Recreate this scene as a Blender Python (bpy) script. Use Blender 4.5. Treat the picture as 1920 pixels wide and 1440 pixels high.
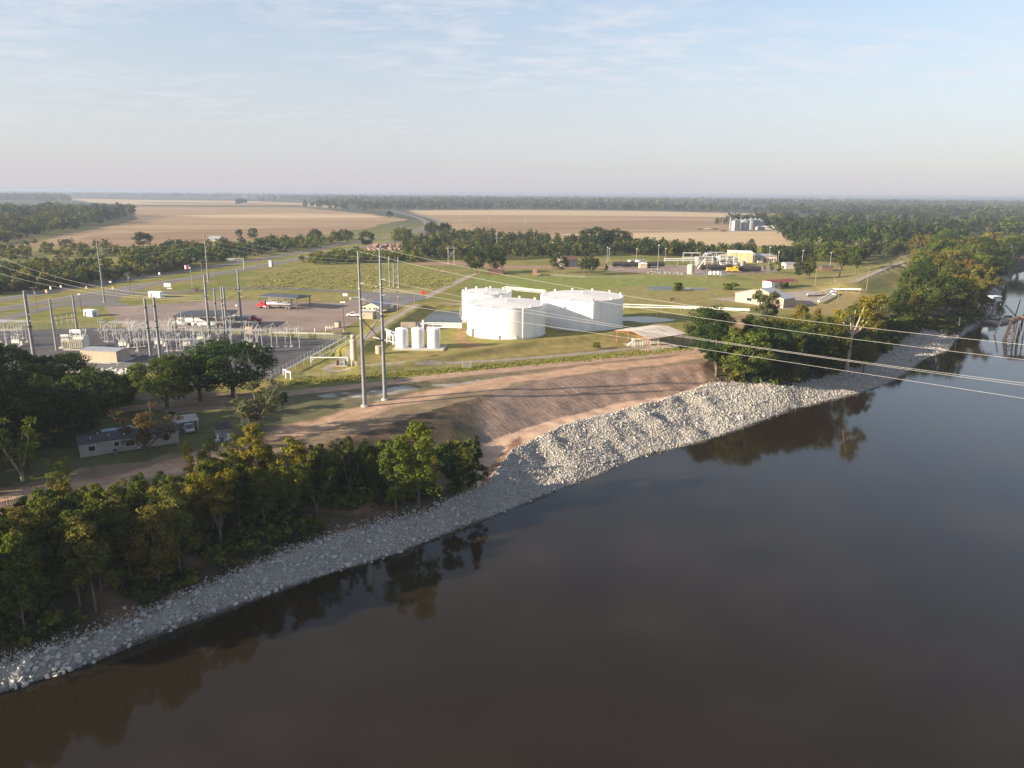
import bpy, math, random
import numpy as np
from mathutils import Vector, Matrix
for o in list(bpy.data.objects): bpy.data.objects.remove(o)
SC = bpy.context.scene
COL = SC.collection
RAD = math.radians
# ------------------------------------------------------------------ camera, sky, sun, exposure
F, CH = 1390.0, 52.0                       # focal length in photo pixels (photo is 1920 wide), camera height over the plateau
PITCH = math.atan((720 - 363) / F); ROLL = math.atan(15.3 / 1920)
_fw = np.array([0, math.cos(PITCH), -math.sin(PITCH)]); _r0 = np.array([1., 0, 0]); _u0 = np.array([0, math.sin(PITCH), math.cos(PITCH)])
_rt = math.cos(ROLL) * _r0 + math.sin(ROLL) * _u0; _up = -math.sin(ROLL) * _r0 + math.cos(ROLL) * _u0
cd = bpy.data.cameras.new('camera'); cam = bpy.data.objects.new('camera', cd); COL.objects.link(cam)
cd.sensor_width = 36.0; cd.lens = F / 1920 * 36.0; cd.clip_start = 0.5; cd.clip_end = 120000
M3 = Matrix((_rt, _up, -_fw)).transposed()
cam.matrix_world = Matrix.Translation((0, 0, CH)) @ M3.to_4x4()
SC.camera = cam
SUN_EL, SUN_AZ = RAD(17.5), RAD(21)         # shadows run 21 degrees from +X towards +Y
Ldir = Vector((math.cos(SUN_AZ) * math.cos(SUN_EL), math.sin(SUN_AZ) * math.cos(SUN_EL), -math.sin(SUN_EL)))
sd = bpy.data.lights.new('sun', 'SUN'); sd.energy = 5.0; sd.angle = RAD(0.55); sd.color = (1.0, 0.83, 0.62)
sun = bpy.data.objects.new('sun', sd); COL.objects.link(sun)
sun.rotation_euler = Ldir.to_track_quat('-Z', 'Y').to_euler(); sun.location = (-200, -80, 150)
world = bpy.data.worlds.new('World'); SC.world = world; world.use_nodes = True
def build_world():
    nt = world.node_tree; N = nt.nodes; L = nt.links; N.clear()
    out = N.new('ShaderNodeOutputWorld'); bg = N.new('ShaderNodeBackground'); L.new(bg.outputs[0], out.inputs[0])
    sky = N.new('ShaderNodeTexSky'); sky.sky_type = 'NISHITA'; sky.sun_disc = False
    sky.sun_elevation = SUN_EL
    sky.sun_rotation = math.atan2(-math.cos(SUN_AZ), -math.sin(SUN_AZ))   # compass angle from +Y of the direction towards the sun
    sky.altitude = 30; sky.air_density = 1.0; sky.dust_density = 1.2; sky.ozone_density = 1.3
    bg.inputs['Strength'].default_value = 0.079
    tc = N.new('ShaderNodeTexCoord')
    sep = N.new('ShaderNodeSeparateXYZ'); L.new(tc.outputs['Generated'], sep.inputs[0])
    # thin cirrus on a flat cloud layer: project the direction on a plane overhead
    add = N.new('ShaderNodeMath'); add.operation = 'ADD'; add.inputs[1].default_value = 0.10; L.new(sep.outputs['Z'], add.inputs[0])
    mx = N.new('ShaderNodeMath'); mx.operation = 'MAXIMUM'; mx.inputs[1].default_value = 0.03; L.new(add.outputs[0], mx.inputs[0])
    dv = N.new('ShaderNodeVectorMath'); dv.operation = 'DIVIDE'; cb = N.new('ShaderNodeCombineXYZ')
    for i in range(3): L.new(mx.outputs[0], cb.inputs[i])
    L.new(tc.outputs['Generated'], dv.inputs[0]); L.new(cb.outputs[0], dv.inputs[1])
    mp = N.new('ShaderNodeMapping'); mp.inputs['Scale'].default_value = (0.9, 1.5, 0.0); mp.inputs['Rotation'].default_value = (0, 0, RAD(-8)); mp.inputs['Location'].default_value = (20.5, -8.3, 0)
    L.new(dv.outputs[0], mp.inputs['Vector'])
    n1 = N.new('ShaderNodeTexNoise'); n1.inputs['Scale'].default_value = 3.6; n1.inputs['Detail'].default_value = 9; n1.inputs['Roughness'].default_value = 0.62; n1.inputs['Distortion'].default_value = 0.25
    n2 = N.new('ShaderNodeTexNoise'); n2.inputs['Scale'].default_value = 0.55; n2.inputs['Detail'].default_value = 3
    L.new(mp.outputs[0], n1.inputs['Vector']); L.new(mp.outputs[0], n2.inputs['Vector'])
    r1 = N.new('ShaderNodeMapRange'); r1.inputs['From Min'].default_value = 0.44; r1.inputs['From Max'].default_value = 0.74; L.new(n1.outputs[0], r1.inputs['Value'])
    r2 = N.new('ShaderNodeMapRange'); r2.inputs['From Min'].default_value = 0.34; r2.inputs['From Max'].default_value = 0.56; L.new(n2.outputs[0], r2.inputs['Value'])
    mm = N.new('ShaderNodeMath'); mm.operation = 'MULTIPLY'; L.new(r1.outputs[0], mm.inputs[0]); L.new(r2.outputs[0], mm.inputs[1])
    m3 = N.new('ShaderNodeMath'); m3.operation = 'MULTIPLY'; m3.inputs[1].default_value = 0.8; L.new(mm.outputs[0], m3.inputs[0])
    fz = N.new('ShaderNodeMapRange'); fz.inputs['From Min'].default_value = 0.03; fz.inputs['From Max'].default_value = 0.16; L.new(sep.outputs['Z'], fz.inputs['Value'])
    m4 = N.new('ShaderNodeMath'); m4.operation = 'MULTIPLY'; L.new(m3.outputs[0], m4.inputs[0]); L.new(fz.outputs[0], m4.inputs[1]); m3 = m4
    # veil of haze towards the horizon, the same all round
    hz = N.new('ShaderNodeMapRange'); hz.inputs['From Min'].default_value = 0.0; hz.inputs['From Max'].default_value = 0.32; hz.inputs['To Min'].default_value = 0.88; hz.inputs['To Max'].default_value = 0.16
    L.new(sep.outputs['Z'], hz.inputs['Value'])
    mixh = N.new('ShaderNodeMixRGB'); L.new(hz.outputs[0], mixh.inputs[0]); L.new(sky.outputs[0], mixh.inputs[1]); mixh.inputs[2].default_value = HAZE_SKY
    mixc = N.new('ShaderNodeMixRGB'); L.new(m3.outputs[0], mixc.inputs[0]); L.new(mixh.outputs[0], mixc.inputs[1]); mixc.inputs[2].default_value = CLOUD_SKY
    L.new(mixc.outputs[0], bg.inputs['Color'])
HAZE_SKY = (2.98, 2.94, 3.24, 1); CLOUD_SKY = (3.8, 3.78, 4.05, 1)
build_world()
vs = SC.view_settings; vs.view_transform = 'Standard'; vs.look = 'None'; vs.gamma = 1; vs.use_curve_mapping = False
vs.exposure = 1.5
cy = SC.cycles
cy.use_denoising = True; cy.max_bounces = 6; cy.diffuse_bounces = 3; cy.glossy_bounces = 3; cy.transmission_bounces = 4; cy.transparent_max_bounces = 12; cy.volume_bounces = 0
cy.sample_clamp_indirect = 4

# ------------------------------------------------------------------ helpers
def g(px, py, z=0.0):                       # the point at height z seen at a photo pixel
    d = _fw + _rt * ((px - 960) / F) - _up * ((py - 720) / F)
    t = (z - CH) / d[2]
    return Vector((d[0] * t, d[1] * t, z))
def pr(p):
    v = np.array([p[0], p[1], p[2] - CH]); k = float(v @ _fw)
    return 960 + F * float(v @ _rt) / k, 720 - F * float(v @ _up) / k
def htop(p, py):                            # height of a vertical thing at p whose top shows at pixel row py
    lo, hi = 0.0, 120.0
    for _ in range(40):
        m = (lo + hi) / 2
        if pr((p[0], p[1], p[2] + m))[1] > py: lo = m
        else: hi = m
    return lo
def pxm(p):                                 # photo pixels per metre at p
    return F / float(np.array([p[0], p[1], p[2] - CH]) @ _fw)
def tag(o, label, cat, group=None):
    o['label'] = label; o['category'] = cat
    if group: o['group'] = group
    return o
def thing(name, label, cat, loc=(0, 0, 0), rot=0.0, group=None):
    o = bpy.data.objects.new(name, None); COL.objects.link(o)
    o.empty_display_size = 0.5; o.location = loc; o.rotation_euler = (0, 0, rot)
    return tag(o, label, cat, group)
def copy_tree(o, parent=None):
    c = o.copy(); COL.objects.link(c)
    if parent: c.parent = parent
    for ch in list(o.children): copy_tree(ch, c)
    return c
def link(name, me, parent=None, kind=None):
    o = bpy.data.objects.new(name, me); COL.objects.link(o)
    if parent is not None: o.parent = parent
    if kind: o['kind'] = kind
    return o
class MB:
    def __init__(s): s.v = []; s.f = []
    def add(s, vs, fs):
        n = len(s.v); s.v += [tuple(p) for p in vs]; s.f += [tuple(i + n for i in f) for f in fs]; return s
    def box(s, c, d, rz=0.0, taper=1.0):
        x, y, z = d[0] / 2, d[1] / 2, d[2] / 2; ca, sa = math.cos(rz), math.sin(rz); vs = []
        for sz in (-1, 1):
            k = taper if sz > 0 else 1
            for sx, sy in ((-1, -1), (1, -1), (1, 1), (-1, 1)):
                a, b = sx * x * k, sy * y * k
                vs.append((c[0] + a * ca - b * sa, c[1] + a * sa + b * ca, c[2] + sz * z))
        return s.add(vs, [(3, 2, 1, 0), (4, 5, 6, 7), (0, 1, 5, 4), (1, 2, 6, 5), (2, 3, 7, 6), (3, 0, 4, 7)])
    def cyl(s, p0, p1, r0, r1=None, n=8, caps=True):
        r1 = r0 if r1 is None else r1
        a = Vector(p0); b = Vector(p1); d = (b - a).normalized()
        u = d.cross(Vector((0, 0, 1)) if abs(d.z) < 0.9 else Vector((1, 0, 0))).normalized(); w = d.cross(u)
        vs = []
        for p, r in ((a, r0), (b, r1)):
            for i in range(n):
                t = 2 * math.pi * i / n; vs.append(p + (u * math.cos(t) + w * math.sin(t)) * r)
        fs = [(i, (i + 1) % n, n + (i + 1) % n, n + i) for i in range(n)]
        if caps: fs += [tuple(range(n - 1, -1, -1)), tuple(range(n, 2 * n))]
        return s.add(vs, fs)
    def tube(s, pts, r, n=6):
        for a, b in zip(pts[:-1], pts[1:]): s.cyl(a, b, r, r, n)
        return s
    def lathe(s, prof, c=(0, 0, 0), n=24):
        vs = []
        for r, z in prof:
            for i in range(n):
                t = 2 * math.pi * i / n; vs.append((c[0] + r * math.cos(t), c[1] + r * math.sin(t), c[2] + z))
        fs = []
        for k in range(len(prof) - 1):
            for i in range(n):
                j = (i + 1) % n; fs.append((k * n + i, k * n + j, (k + 1) * n + j, (k + 1) * n + i))
        fs.append(tuple(range(n - 1, -1, -1))); fs.append(tuple(range((len(prof) - 1) * n, len(prof) * n)))
        return s.add(vs, fs)
    def prism(s, prof, y0, y1):             # profile in x,z extruded along y
        n = len(prof); vs = [(x, y0, z) for x, z in prof] + [(x, y1, z) for x, z in prof]
        return s.add(vs, [tuple(range(n - 1, -1, -1)), tuple(range(n, 2 * n))] + [(i, (i + 1) % n, n + (i + 1) % n, n + i) for i in range(n)])
    def slab(s, pts, th):                   # polygon of 3-D points given thickness downwards
        n = len(pts); vs = [tuple(p) for p in pts] + [(p[0], p[1], p[2] - th) for p in pts]
        return s.add(vs, [tuple(range(n)), tuple(range(2 * n - 1, n - 1, -1))] + [((i + 1) % n, i, n + i, n + (i + 1) % n) for i in range(n)])
    def mesh(s, name, m, smooth=False):
        me = bpy.data.meshes.new(name); me.from_pydata(s.v, [], s.f); me.update()
        if m: me.materials.append(m)
        if smooth: me.polygons.foreach_set('use_smooth', [True] * len(me.polygons)); me.set_sharp_from_angle(angle=RAD(38))
        return me
    def build(s, name, m, parent=None, smooth=False, kind=None): return link(name, s.mesh(name, m, smooth), parent, kind)
def np_mesh(name, V, Fc, m, col=None, smooth=False):  # V (n,3), Fc (k,3|4); optional colour per vertex
    me = bpy.data.meshes.new(name); k = Fc.shape[1]
    me.vertices.add(len(V)); me.vertices.foreach_set('co', np.asarray(V, np.float32).ravel())
    me.loops.add(Fc.size); me.loops.foreach_set('vertex_index', Fc.astype(np.int32).ravel())
    me.polygons.add(len(Fc)); me.polygons.foreach_set('loop_start', np.arange(0, Fc.size, k, dtype=np.int32))
    me.update(calc_edges=True); me.validate()
    if smooth: me.polygons.foreach_set('use_smooth', np.ones(len(me.polygons), bool))
    if col is not None:
        a = me.color_attributes.new('Col', 'FLOAT_COLOR', 'POINT')
        c = np.ones((len(V), 4), np.float32); c[:, :col.shape[1]] = col; a.data.foreach_set('color', c.ravel())
    if m: me.materials.append(m)
    return me
# ---- value noise in numpy
_prm = np.random.RandomState(7).rand(256, 256)
def vnoise(x, y, s=1.0, o=0):
    x = np.asarray(x, float) / s + 17.3 * o; y = np.asarray(y, float) / s + 9.1 * o
    xi = np.floor(x).astype(np.int64); yi = np.floor(y).astype(np.int64); fx = x - xi; fy = y - yi
    fx = fx * fx * (3 - 2 * fx); fy = fy * fy * (3 - 2 * fy)
    P = lambda a, b: _prm[a % 256, b % 256]
    return (P(xi, yi) * (1 - fx) + P(xi + 1, yi) * fx) * (1 - fy) + (P(xi, yi + 1) * (1 - fx) + P(xi + 1, yi + 1) * fx) * fy
def fbm(x, y, s, o=0, k=4):
    t = 0; a = 1; n = 0
    for i in range(k): t = t + a * vnoise(x, y, s / 2 ** i, o + i * 3); n += a; a *= 0.5
    return t / n
# ------------------------------------------------------------------ materials
def mat(name, col, rough=0.7, metal=0.0, var=0.15, scale=0.6, bump=0.0, bscale=8.0, spec=0.4, dirt=None):
    m = bpy.data.materials.new(name); m.use_nodes = True; nt = m.node_tree; N = nt.nodes; L = nt.links
    b = N['Principled BSDF']; b.inputs['Roughness'].default_value = rough; b.inputs['Metallic'].default_value = metal
    b.inputs['Specular IOR Level'].default_value = spec
    tc = N.new('ShaderNodeTexCoord'); no = N.new('ShaderNodeTexNoise'); no.inputs['Scale'].default_value = scale; no.inputs['Detail'].default_value = 6
    L.new(tc.outputs['Object'], no.inputs['Vector'])
    mr = N.new('ShaderNodeMapRange'); mr.inputs['From Min'].default_value = 0.3; mr.inputs['From Max'].default_value = 0.7
    mr.inputs['To Min'].default_value = 1 - var; mr.inputs['To Max'].default_value = 1 + var; L.new(no.outputs[0], mr.inputs['Value'])
    mx = N.new('ShaderNodeMixRGB'); mx.blend_type = 'MULTIPLY'; mx.inputs[0].default_value = 1; mx.inputs[1].default_value = (*col, 1)
    L.new(mr.outputs[0], mx.inputs[2]); src = mx.outputs[0]
    if dirt:                                 # streaky weathering, stretched vertically
        mp = N.new('ShaderNodeMapping'); mp.inputs['Scale'].default_value = (1, 1, 0.08); L.new(tc.outputs['Object'], mp.inputs['Vector'])
        n3 = N.new('ShaderNodeTexNoise'); n3.inputs['Scale'].default_value = dirt[1]; n3.inputs['Detail'].default_value = 5; L.new(mp.outputs[0], n3.inputs['Vector'])
        r3 = N.new('ShaderNodeMapRange'); r3.inputs['From Min'].default_value = 0.5; r3.inputs['From Max'].default_value = 0.75; r3.inputs['To Max'].default_value = dirt[2]; L.new(n3.outputs[0], r3.inputs['Value'])
        m2 = N.new('ShaderNodeMixRGB'); L.new(r3.outputs[0], m2.inputs[0]); L.new(src, m2.inputs[1]); m2.inputs[2].default_value = (*dirt[0], 1); src = m2.outputs[0]
    L.new(src, b.inputs['Base Color'])
    if bump:
        nb = N.new('ShaderNodeTexNoise'); nb.inputs['Scale'].default_value = bscale; nb.inputs['Detail'].default_value = 5; L.new(tc.outputs['Object'], nb.inputs['Vector'])
        bp = N.new('ShaderNodeBump'); bp.inputs['Strength'].default_value = bump; bp.inputs['Distance'].default_value = 0.1; L.new(nb.outputs[0], bp.inputs['Height']); L.new(bp.outputs[0], b.inputs['Normal'])
    return m
MT = {}
def mk():
    M = MT
    M['steel'] = mat('galvanized_steel', (0.20, 0.21, 0.225), 0.55, 0.25, 0.12, 0.8, dirt=((0.25, 0.24, 0.22), 1.5, 0.4))
    M['steel_lt'] = mat('pale_galvanized_steel', (0.37, 0.38, 0.385), 0.5, 0.1, 0.1, 1.0)
    M['tank'] = mat('white_tank_paint', (0.80, 0.80, 0.80), 0.45, 0, 0.03, 0.15, dirt=((0.52, 0.47, 0.41), 0.35, 0.40))
    M['tankroof'] = mat('shade_toned_roof_paint', (0.56, 0.55, 0.55), 0.6, 0, 0.06, 0.12, dirt=((0.55, 0.50, 0.46), 0.2, 0.4))  # white tank paint darkened to stand for the weaker grazing sun on roofs
    M['white'] = mat('white_paint', (0.78, 0.77, 0.74), 0.5, 0, 0.06, 0.8, dirt=((0.5, 0.45, 0.38), 0.9, 0.35))
    M['cream'] = mat('cream_siding', (0.50, 0.42, 0.30), 0.7, 0, 0.06, 0.5, dirt=((0.4, 0.34, 0.25), 1.0, 0.4))
    M['tan'] = mat('tan_siding', (0.38, 0.31, 0.23), 0.7, 0, 0.07, 0.5, dirt=((0.33, 0.27, 0.2), 1.0, 0.4))
    M['yellow'] = mat('yellow_cladding', (0.48, 0.40, 0.22), 0.6, 0, 0.06, 0.3, dirt=((0.4, 0.3, 0.15), 0.6, 0.4))
    M['loco'] = mat('yellow_machine_paint', (0.70, 0.40, 0.03), 0.45, 0, 0.1, 1)
    M['roof_dk'] = mat('dark_roof_sheet', (0.075, 0.08, 0.10), 0.5, 0.2, 0.15, 0.4)
    M['shingle'] = mat('asphalt_shingle', (0.045, 0.045, 0.05), 0.9, 0, 0.25, 1.5, 0.3, 10)
    M['roof_gr'] = mat('grey_roof_sheet', (0.33, 0.34, 0.36), 0.45, 0.3, 0.1, 0.4, dirt=((0.30, 0.2, 0.14), 0.7, 0.3))
    M['roof_pav'] = mat('weathered_tin_roof', (0.46, 0.41, 0.35), 0.6, 0.1, 0.14, 0.35, dirt=((0.32, 0.2, 0.13), 0.5, 0.5))
    M['roof_red'] = mat('dull_red_roof', (0.20, 0.035, 0.04), 0.6, 0.1, 0.15, 0.5)
    M['rust'] = mat('rusty_iron', (0.13, 0.07, 0.05), 0.85, 0.1, 0.35, 0.9)
    M['redpaint'] = mat('red_paint', (0.55, 0.03, 0.04), 0.35, 0, 0.1, 1)
    M['dkred'] = mat('dark_red_paint', (0.28, 0.03, 0.03), 0.45, 0, 0.1, 1)
    M['black'] = mat('black_paint', (0.02, 0.02, 0.022), 0.5, 0, 0.3, 1)
    M['railcar'] = mat('grimy_black_paint', (0.03, 0.028, 0.027), 0.6, 0, 0.4, 0.8)
    M['rubber'] = mat('tyre_rubber', (0.018, 0.018, 0.018), 0.9, 0, 0.2, 2)
    M['glass'] = mat('dark_window_glass', (0.02, 0.025, 0.03), 0.08, 0, 0.05, 1, spec=0.6)
    M['chrome'] = mat('brushed_aluminium', (0.66, 0.66, 0.66), 0.28, 0.75, 0.06, 1)
    M['concrete'] = mat('pale_concrete', (0.42, 0.39, 0.34), 0.9, 0, 0.15, 0.5, 0.2, 4)
    M['wood'] = mat('weathered_pole_wood', (0.20, 0.15, 0.11), 0.9, 0, 0.25, 1.2)
    M['timber'] = mat('dark_creosoted_timber', (0.055, 0.042, 0.035), 0.9, 0, 0.4, 0.7)
    M['greywood'] = mat('grey_weathered_boards', (0.30, 0.27, 0.25), 0.9, 0, 0.25, 1)
    M['brown'] = mat('brown_painted_steel', (0.10, 0.055, 0.035), 0.6, 0, 0.2, 1)
    M['redsteel'] = mat('red_oxide_steel', (0.30, 0.10, 0.06), 0.7, 0, 0.2, 0.8)
    M['siding'] = mat('beige_lap_siding', (0.40, 0.38, 0.34), 0.7, 0, 0.08, 0.6, dirt=((0.25, 0.22, 0.18), 0.8, 0.35))
    M['green'] = mat('pale_green_tank_paint', (0.40, 0.46, 0.32), 0.5, 0, 0.08, 0.5, dirt=((0.3, 0.25, 0.18), 0.6, 0.5))
    M['insul'] = mat('porcelain_grey', (0.50, 0.50, 0.50), 0.3, 0, 0.06, 2)
    M['xfmr'] = mat('cream_transformer_paint', (0.62, 0.60, 0.52), 0.5, 0, 0.06, 1)
    M['wire'] = mat('bare_aluminium_wire', (0.50, 0.49, 0.47), 0.5, 0.3, 0.02, 1)
    M['bin'] = mat('galvanized_bin', (0.30, 0.315, 0.335), 0.45, 0.4, 0.08, 0.5)
    M['blue'] = mat('dark_blue_paint', (0.03, 0.06, 0.18), 0.5, 0, 0.2, 1)
    M['ltblue'] = mat('pale_blue_sheet', (0.32, 0.38, 0.44), 0.5, 0.1, 0.1, 1)
    M['bark'] = mat('grey_brown_bark', (0.13, 0.10, 0.075), 0.95, 0, 0.3, 1.5)
    M['palebark'] = mat('pale_bark', (0.40, 0.33, 0.24), 0.95, 0, 0.25, 1.2)
    M['orange'] = mat('orange_sign_sheet', (0.45, 0.22, 0.09), 0.5, 0, 0.05, 1)
mk()
def leaf_mat(name, sss=0.36):
    m = bpy.data.materials.new(name); m.use_nodes = True; nt = m.node_tree; N = nt.nodes; L = nt.links; N.clear()
    out = N.new('ShaderNodeOutputMaterial'); di = N.new('ShaderNodeBsdfDiffuse'); tr = N.new('ShaderNodeBsdfTranslucent'); mx = N.new('ShaderNodeMixShader'); mx.inputs[0].default_value = sss
    oi = N.new('ShaderNodeObjectInfo'); tc = N.new('ShaderNodeTexCoord'); no = N.new('ShaderNodeTexNoise'); no.inputs['Scale'].default_value = 0.5; no.inputs['Detail'].default_value = 3
    L.new(tc.outputs['Object'], no.inputs['Vector'])
    hs = N.new('ShaderNodeHueSaturation'); L.new(oi.outputs['Color'], hs.inputs['Color'])
    r1 = N.new('ShaderNodeMapRange'); r1.inputs['From Min'].default_value = .3; r1.inputs['From Max'].default_value = .7; r1.inputs['To Min'].default_value = 0.47; r1.inputs['To Max'].default_value = 0.53; L.new(no.outputs[0], r1.inputs['Value']); L.new(r1.outputs[0], hs.inputs['Hue'])
    gn = N.new('ShaderNodeNewGeometry')
    r2 = N.new('ShaderNodeMapRange'); r2.inputs['To Min'].default_value = 0.65; r2.inputs['To Max'].default_value = 1.4; L.new(gn.outputs['Random Per Island'], r2.inputs['Value']); L.new(r2.outputs[0], hs.inputs['Value'])
    L.new(hs.outputs[0], di.inputs[0]); L.new(hs.outputs[0], tr.inputs[0]); L.new(di.outputs[0], mx.inputs[1]); L.new(tr.outputs[0], mx.inputs[2]); L.new(mx.outputs[0], out.inputs[0])
    return m
MT['leaf'] = leaf_mat('leaf')
def vcol_mat(name, rough=0.9, nscale=0.5, amp=0.25, fine=6.0, famp=0.25, bump=0.4, bdist=0.15, furrow=False):
    m = bpy.data.materials.new(name); m.use_nodes = True; nt = m.node_tree; N = nt.nodes; L = nt.links; b = N['Principled BSDF']
    b.inputs['Roughness'].default_value = rough; b.inputs['Specular IOR Level'].default_value = 0.15
    at = N.new('ShaderNodeAttribute'); at.attribute_name = 'Col'
    ge = N.new('ShaderNodeNewGeometry')
    def nz(s, lo, hi, d=6):
        n = N.new('ShaderNodeTexNoise'); n.inputs['Scale'].default_value = s; n.inputs['Detail'].default_value = d; n.inputs['Roughness'].default_value = 0.6; L.new(ge.outputs['Position'], n.inputs['Vector'])
        r = N.new('ShaderNodeMapRange'); r.inputs['From Min'].default_value = 0.3; r.inputs['From Max'].default_value = 0.7; r.inputs['To Min'].default_value = lo; r.inputs['To Max'].default_value = hi; L.new(n.outputs[0], r.inputs['Value']); return r.outputs[0]
    a = nz(nscale, 1 - amp, 1 + amp); c = nz(fine, 1 - famp, 1 + famp)
    mu = N.new('ShaderNodeMath'); mu.operation = 'MULTIPLY'; L.new(a, mu.inputs[0]); L.new(c, mu.inputs[1])
    mx = N.new('ShaderNodeMixRGB'); mx.blend_type = 'MULTIPLY'; mx.inputs[0].default_value = 1; L.new(at.outputs['Color'], mx.inputs[1]); L.new(mu.outputs[0], mx.inputs[2]); L.new(mx.outputs[0], b.inputs['Base Color'])
    h = nz(fine * 0.5, 0, 1, 8)
    if furrow:
        fa = N.new('ShaderNodeAttribute'); fa.attribute_name = 'Till'
        mp = N.new('ShaderNodeMapping'); mp.inputs['Rotation'].default_value = (0, 0, RAD(-38)); L.new(ge.outputs['Position'], mp.inputs['Vector'])
        def trk(sc):
            q = N.new('ShaderNodeMapping'); q.inputs['Scale'].default_value = sc; L.new(mp.outputs[0], q.inputs['Vector'])
            n = N.new('ShaderNodeTexNoise'); n.inputs['Scale'].default_value = 1.0; n.inputs['Detail'].default_value = 3; n.inputs['Distortion'].default_value = 0.4; L.new(q.outputs[0], n.inputs['Vector'])
            r = N.new('ShaderNodeMapRange'); r.inputs['From Min'].default_value = 0.35; r.inputs['From Max'].default_value = 0.65; L.new(n.outputs[0], r.inputs['Value']); return r
        wv = trk((2.0, 0.22, 0.3)); w2 = trk((0.16, 1.6, 0.3))
        ad = N.new('ShaderNodeMath'); ad.operation = 'ADD'; L.new(wv.outputs[0], ad.inputs[0]); L.new(w2.outputs[0], ad.inputs[1])
        mf = N.new('ShaderNodeMath'); mf.operation = 'MULTIPLY'; L.new(ad.outputs[0], mf.inputs[0]); L.new(fa.outputs['Fac'], mf.inputs[1])
        a2 = N.new('ShaderNodeMath'); a2.operation = 'MULTIPLY_ADD'; L.new(mf.outputs[0], a2.inputs[0]); a2.inputs[1].default_value = 1.6; L.new(h, a2.inputs[2]); h = a2.outputs[0]
    bp = N.new('ShaderNodeBump'); bp.inputs['Strength'].default_value = bump; bp.inputs['Distance'].default_value = bdist; L.new(h, bp.inputs['Height']); L.new(bp.outputs[0], b.inputs['Normal'])
    return m
# ------------------------------------------------------------------ terrain height
def pl(pts): 
    a = np.array([tuple(g(*p)) for p in pts]); return a[np.argsort(a[:, 0])]
_l0 = [(-900, -760), (-400, -265), (-150, -4)] + [tuple(g(x, y, -9))[:2] for x, y in [(0, 1300), (150, 1252), (300, 1190), (560, 1095), (740, 1040), (920, 970), (1100, 900), (1200, 857), (1320, 828), (1400, 800), (1480, 770), (1600, 741), (1660, 722), (1700, 700), (1730, 676), (1780, 655), (1793, 638), (1868, 590), (1877, 560), (1890, 530), (1905, 503)]] + [(430, 640), (600, 790), (1200, 960), (2500, 1100), (60000, 1200)]
L0 = np.array(_l0)
L1 = np.vstack([[(-900, -742, -6.5), (-400, -252, -6.5), (-150, 7, -6.5)], pl([(0, 1243, -6.6), (160, 1198, -6.5), (340, 1123, -6.3), (520, 1043, -6.2), (700, 985, -6), (800, 962, -5.9), (905, 915, -5.7), (935, 880, -5.2), (962, 842, -4.5), (1060, 798, -4.3), (1250, 747, -4.1), (1335, 720, -3.9), (1440, 719, -4), (1475, 728, -5.4), (1560, 705, -6), (1640, 680, -6.2), (1690, 642, -6.6), (1740, 620, -7), (1792, 634, -8.4)]), [(215, 347, -7.5), (245, 377, -7), (276, 436, -7), (335, 515, -7), (392, 590, -7), (430, 645, -7), (600, 796, -7), (1200, 966, -7), (60000, 1210, -7)]])
_l3a = pl([(0, 990, 0), (200, 955, 0), (420, 868, 0), (640, 825, 0), (800, 772, 0), (1000, 715, 0), (1200, 692, 0), (1318, 681, 0)])
L3 = np.vstack([[(-900, -700), (-400, -218), (-150, 38)], _l3a[:, :2], [(66, 238), (74, 241), (90, 246), (120, 275), (160, 315), (190, 350), (240, 410), (276, 458), (335, 540), (392, 615), (600, 822), (1200, 992), (60000, 1240)]])
_l2 = pl([(850, 852, -4.8), (1000, 797, -4.6), (1150, 758, -4.4), (1260, 741, -4.2), (1312, 722, -4)])
def bank_knots(x):
    y0 = np.interp(x, L0[:, 0], L0[:, 1]); y1 = np.interp(x, L1[:, 0], L1[:, 1]); z1 = np.interp(x, L1[:, 0], L1[:, 2]); y3 = np.interp(x, L3[:, 0], L3[:, 1])
    y1 = np.maximum(y1, y0 + 0.6); y3 = np.maximum(y3, y1 + 2)
    y2 = np.interp(x, _l2[:, 0], _l2[:, 1]); z2 = np.interp(x, _l2[:, 0], _l2[:, 2])
    w = np.clip((x + 14) / 8, 0, 1) * np.clip((64 - x) / 5, 0, 1)
    y2 = (1 - w) * (y1 + 0.55 * (y3 - y1)) + w * np.clip(y2, y1 + 0.3, y3 - 1); z2 = (1 - w) * (z1 * 0.40) + w * z2
    return y0, y1, z1, y2, z2, y3, w
def seg_dist(x, y, pts):
    d = np.full(np.shape(x), 1e9)
    for (ax, ay), (bx, by) in zip(pts[:-1], pts[1:]):
        dx, dy = bx - ax, by - ay; t = np.clip(((x - ax) * dx + (y - ay) * dy) / (dx * dx + dy * dy), 0, 1)
        d = np.minimum(d, np.hypot(x - ax - t * dx, y - ay - t * dy))
    return d
G2 = lambda *p: [tuple(g(x, y))[:2] for x, y in p]
BERM_W = G2((664, 660), (683, 646), (702, 633), (730, 612), (758, 595), (782, 580))
BERM_N = G2((782, 580), (830, 574), (868, 573))
BERM_N2 = G2((1150, 576), (1240, 576), (1330, 577), (1400, 580))
BERM_S = G2((676, 695), (760, 686), (868, 667), (1000, 645), (1140, 632), (1290, 606), (1400, 596))
LEVEE = G2((1722, 487), (1690, 505), (1655, 517), (1622, 533), (1590, 546))
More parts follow.
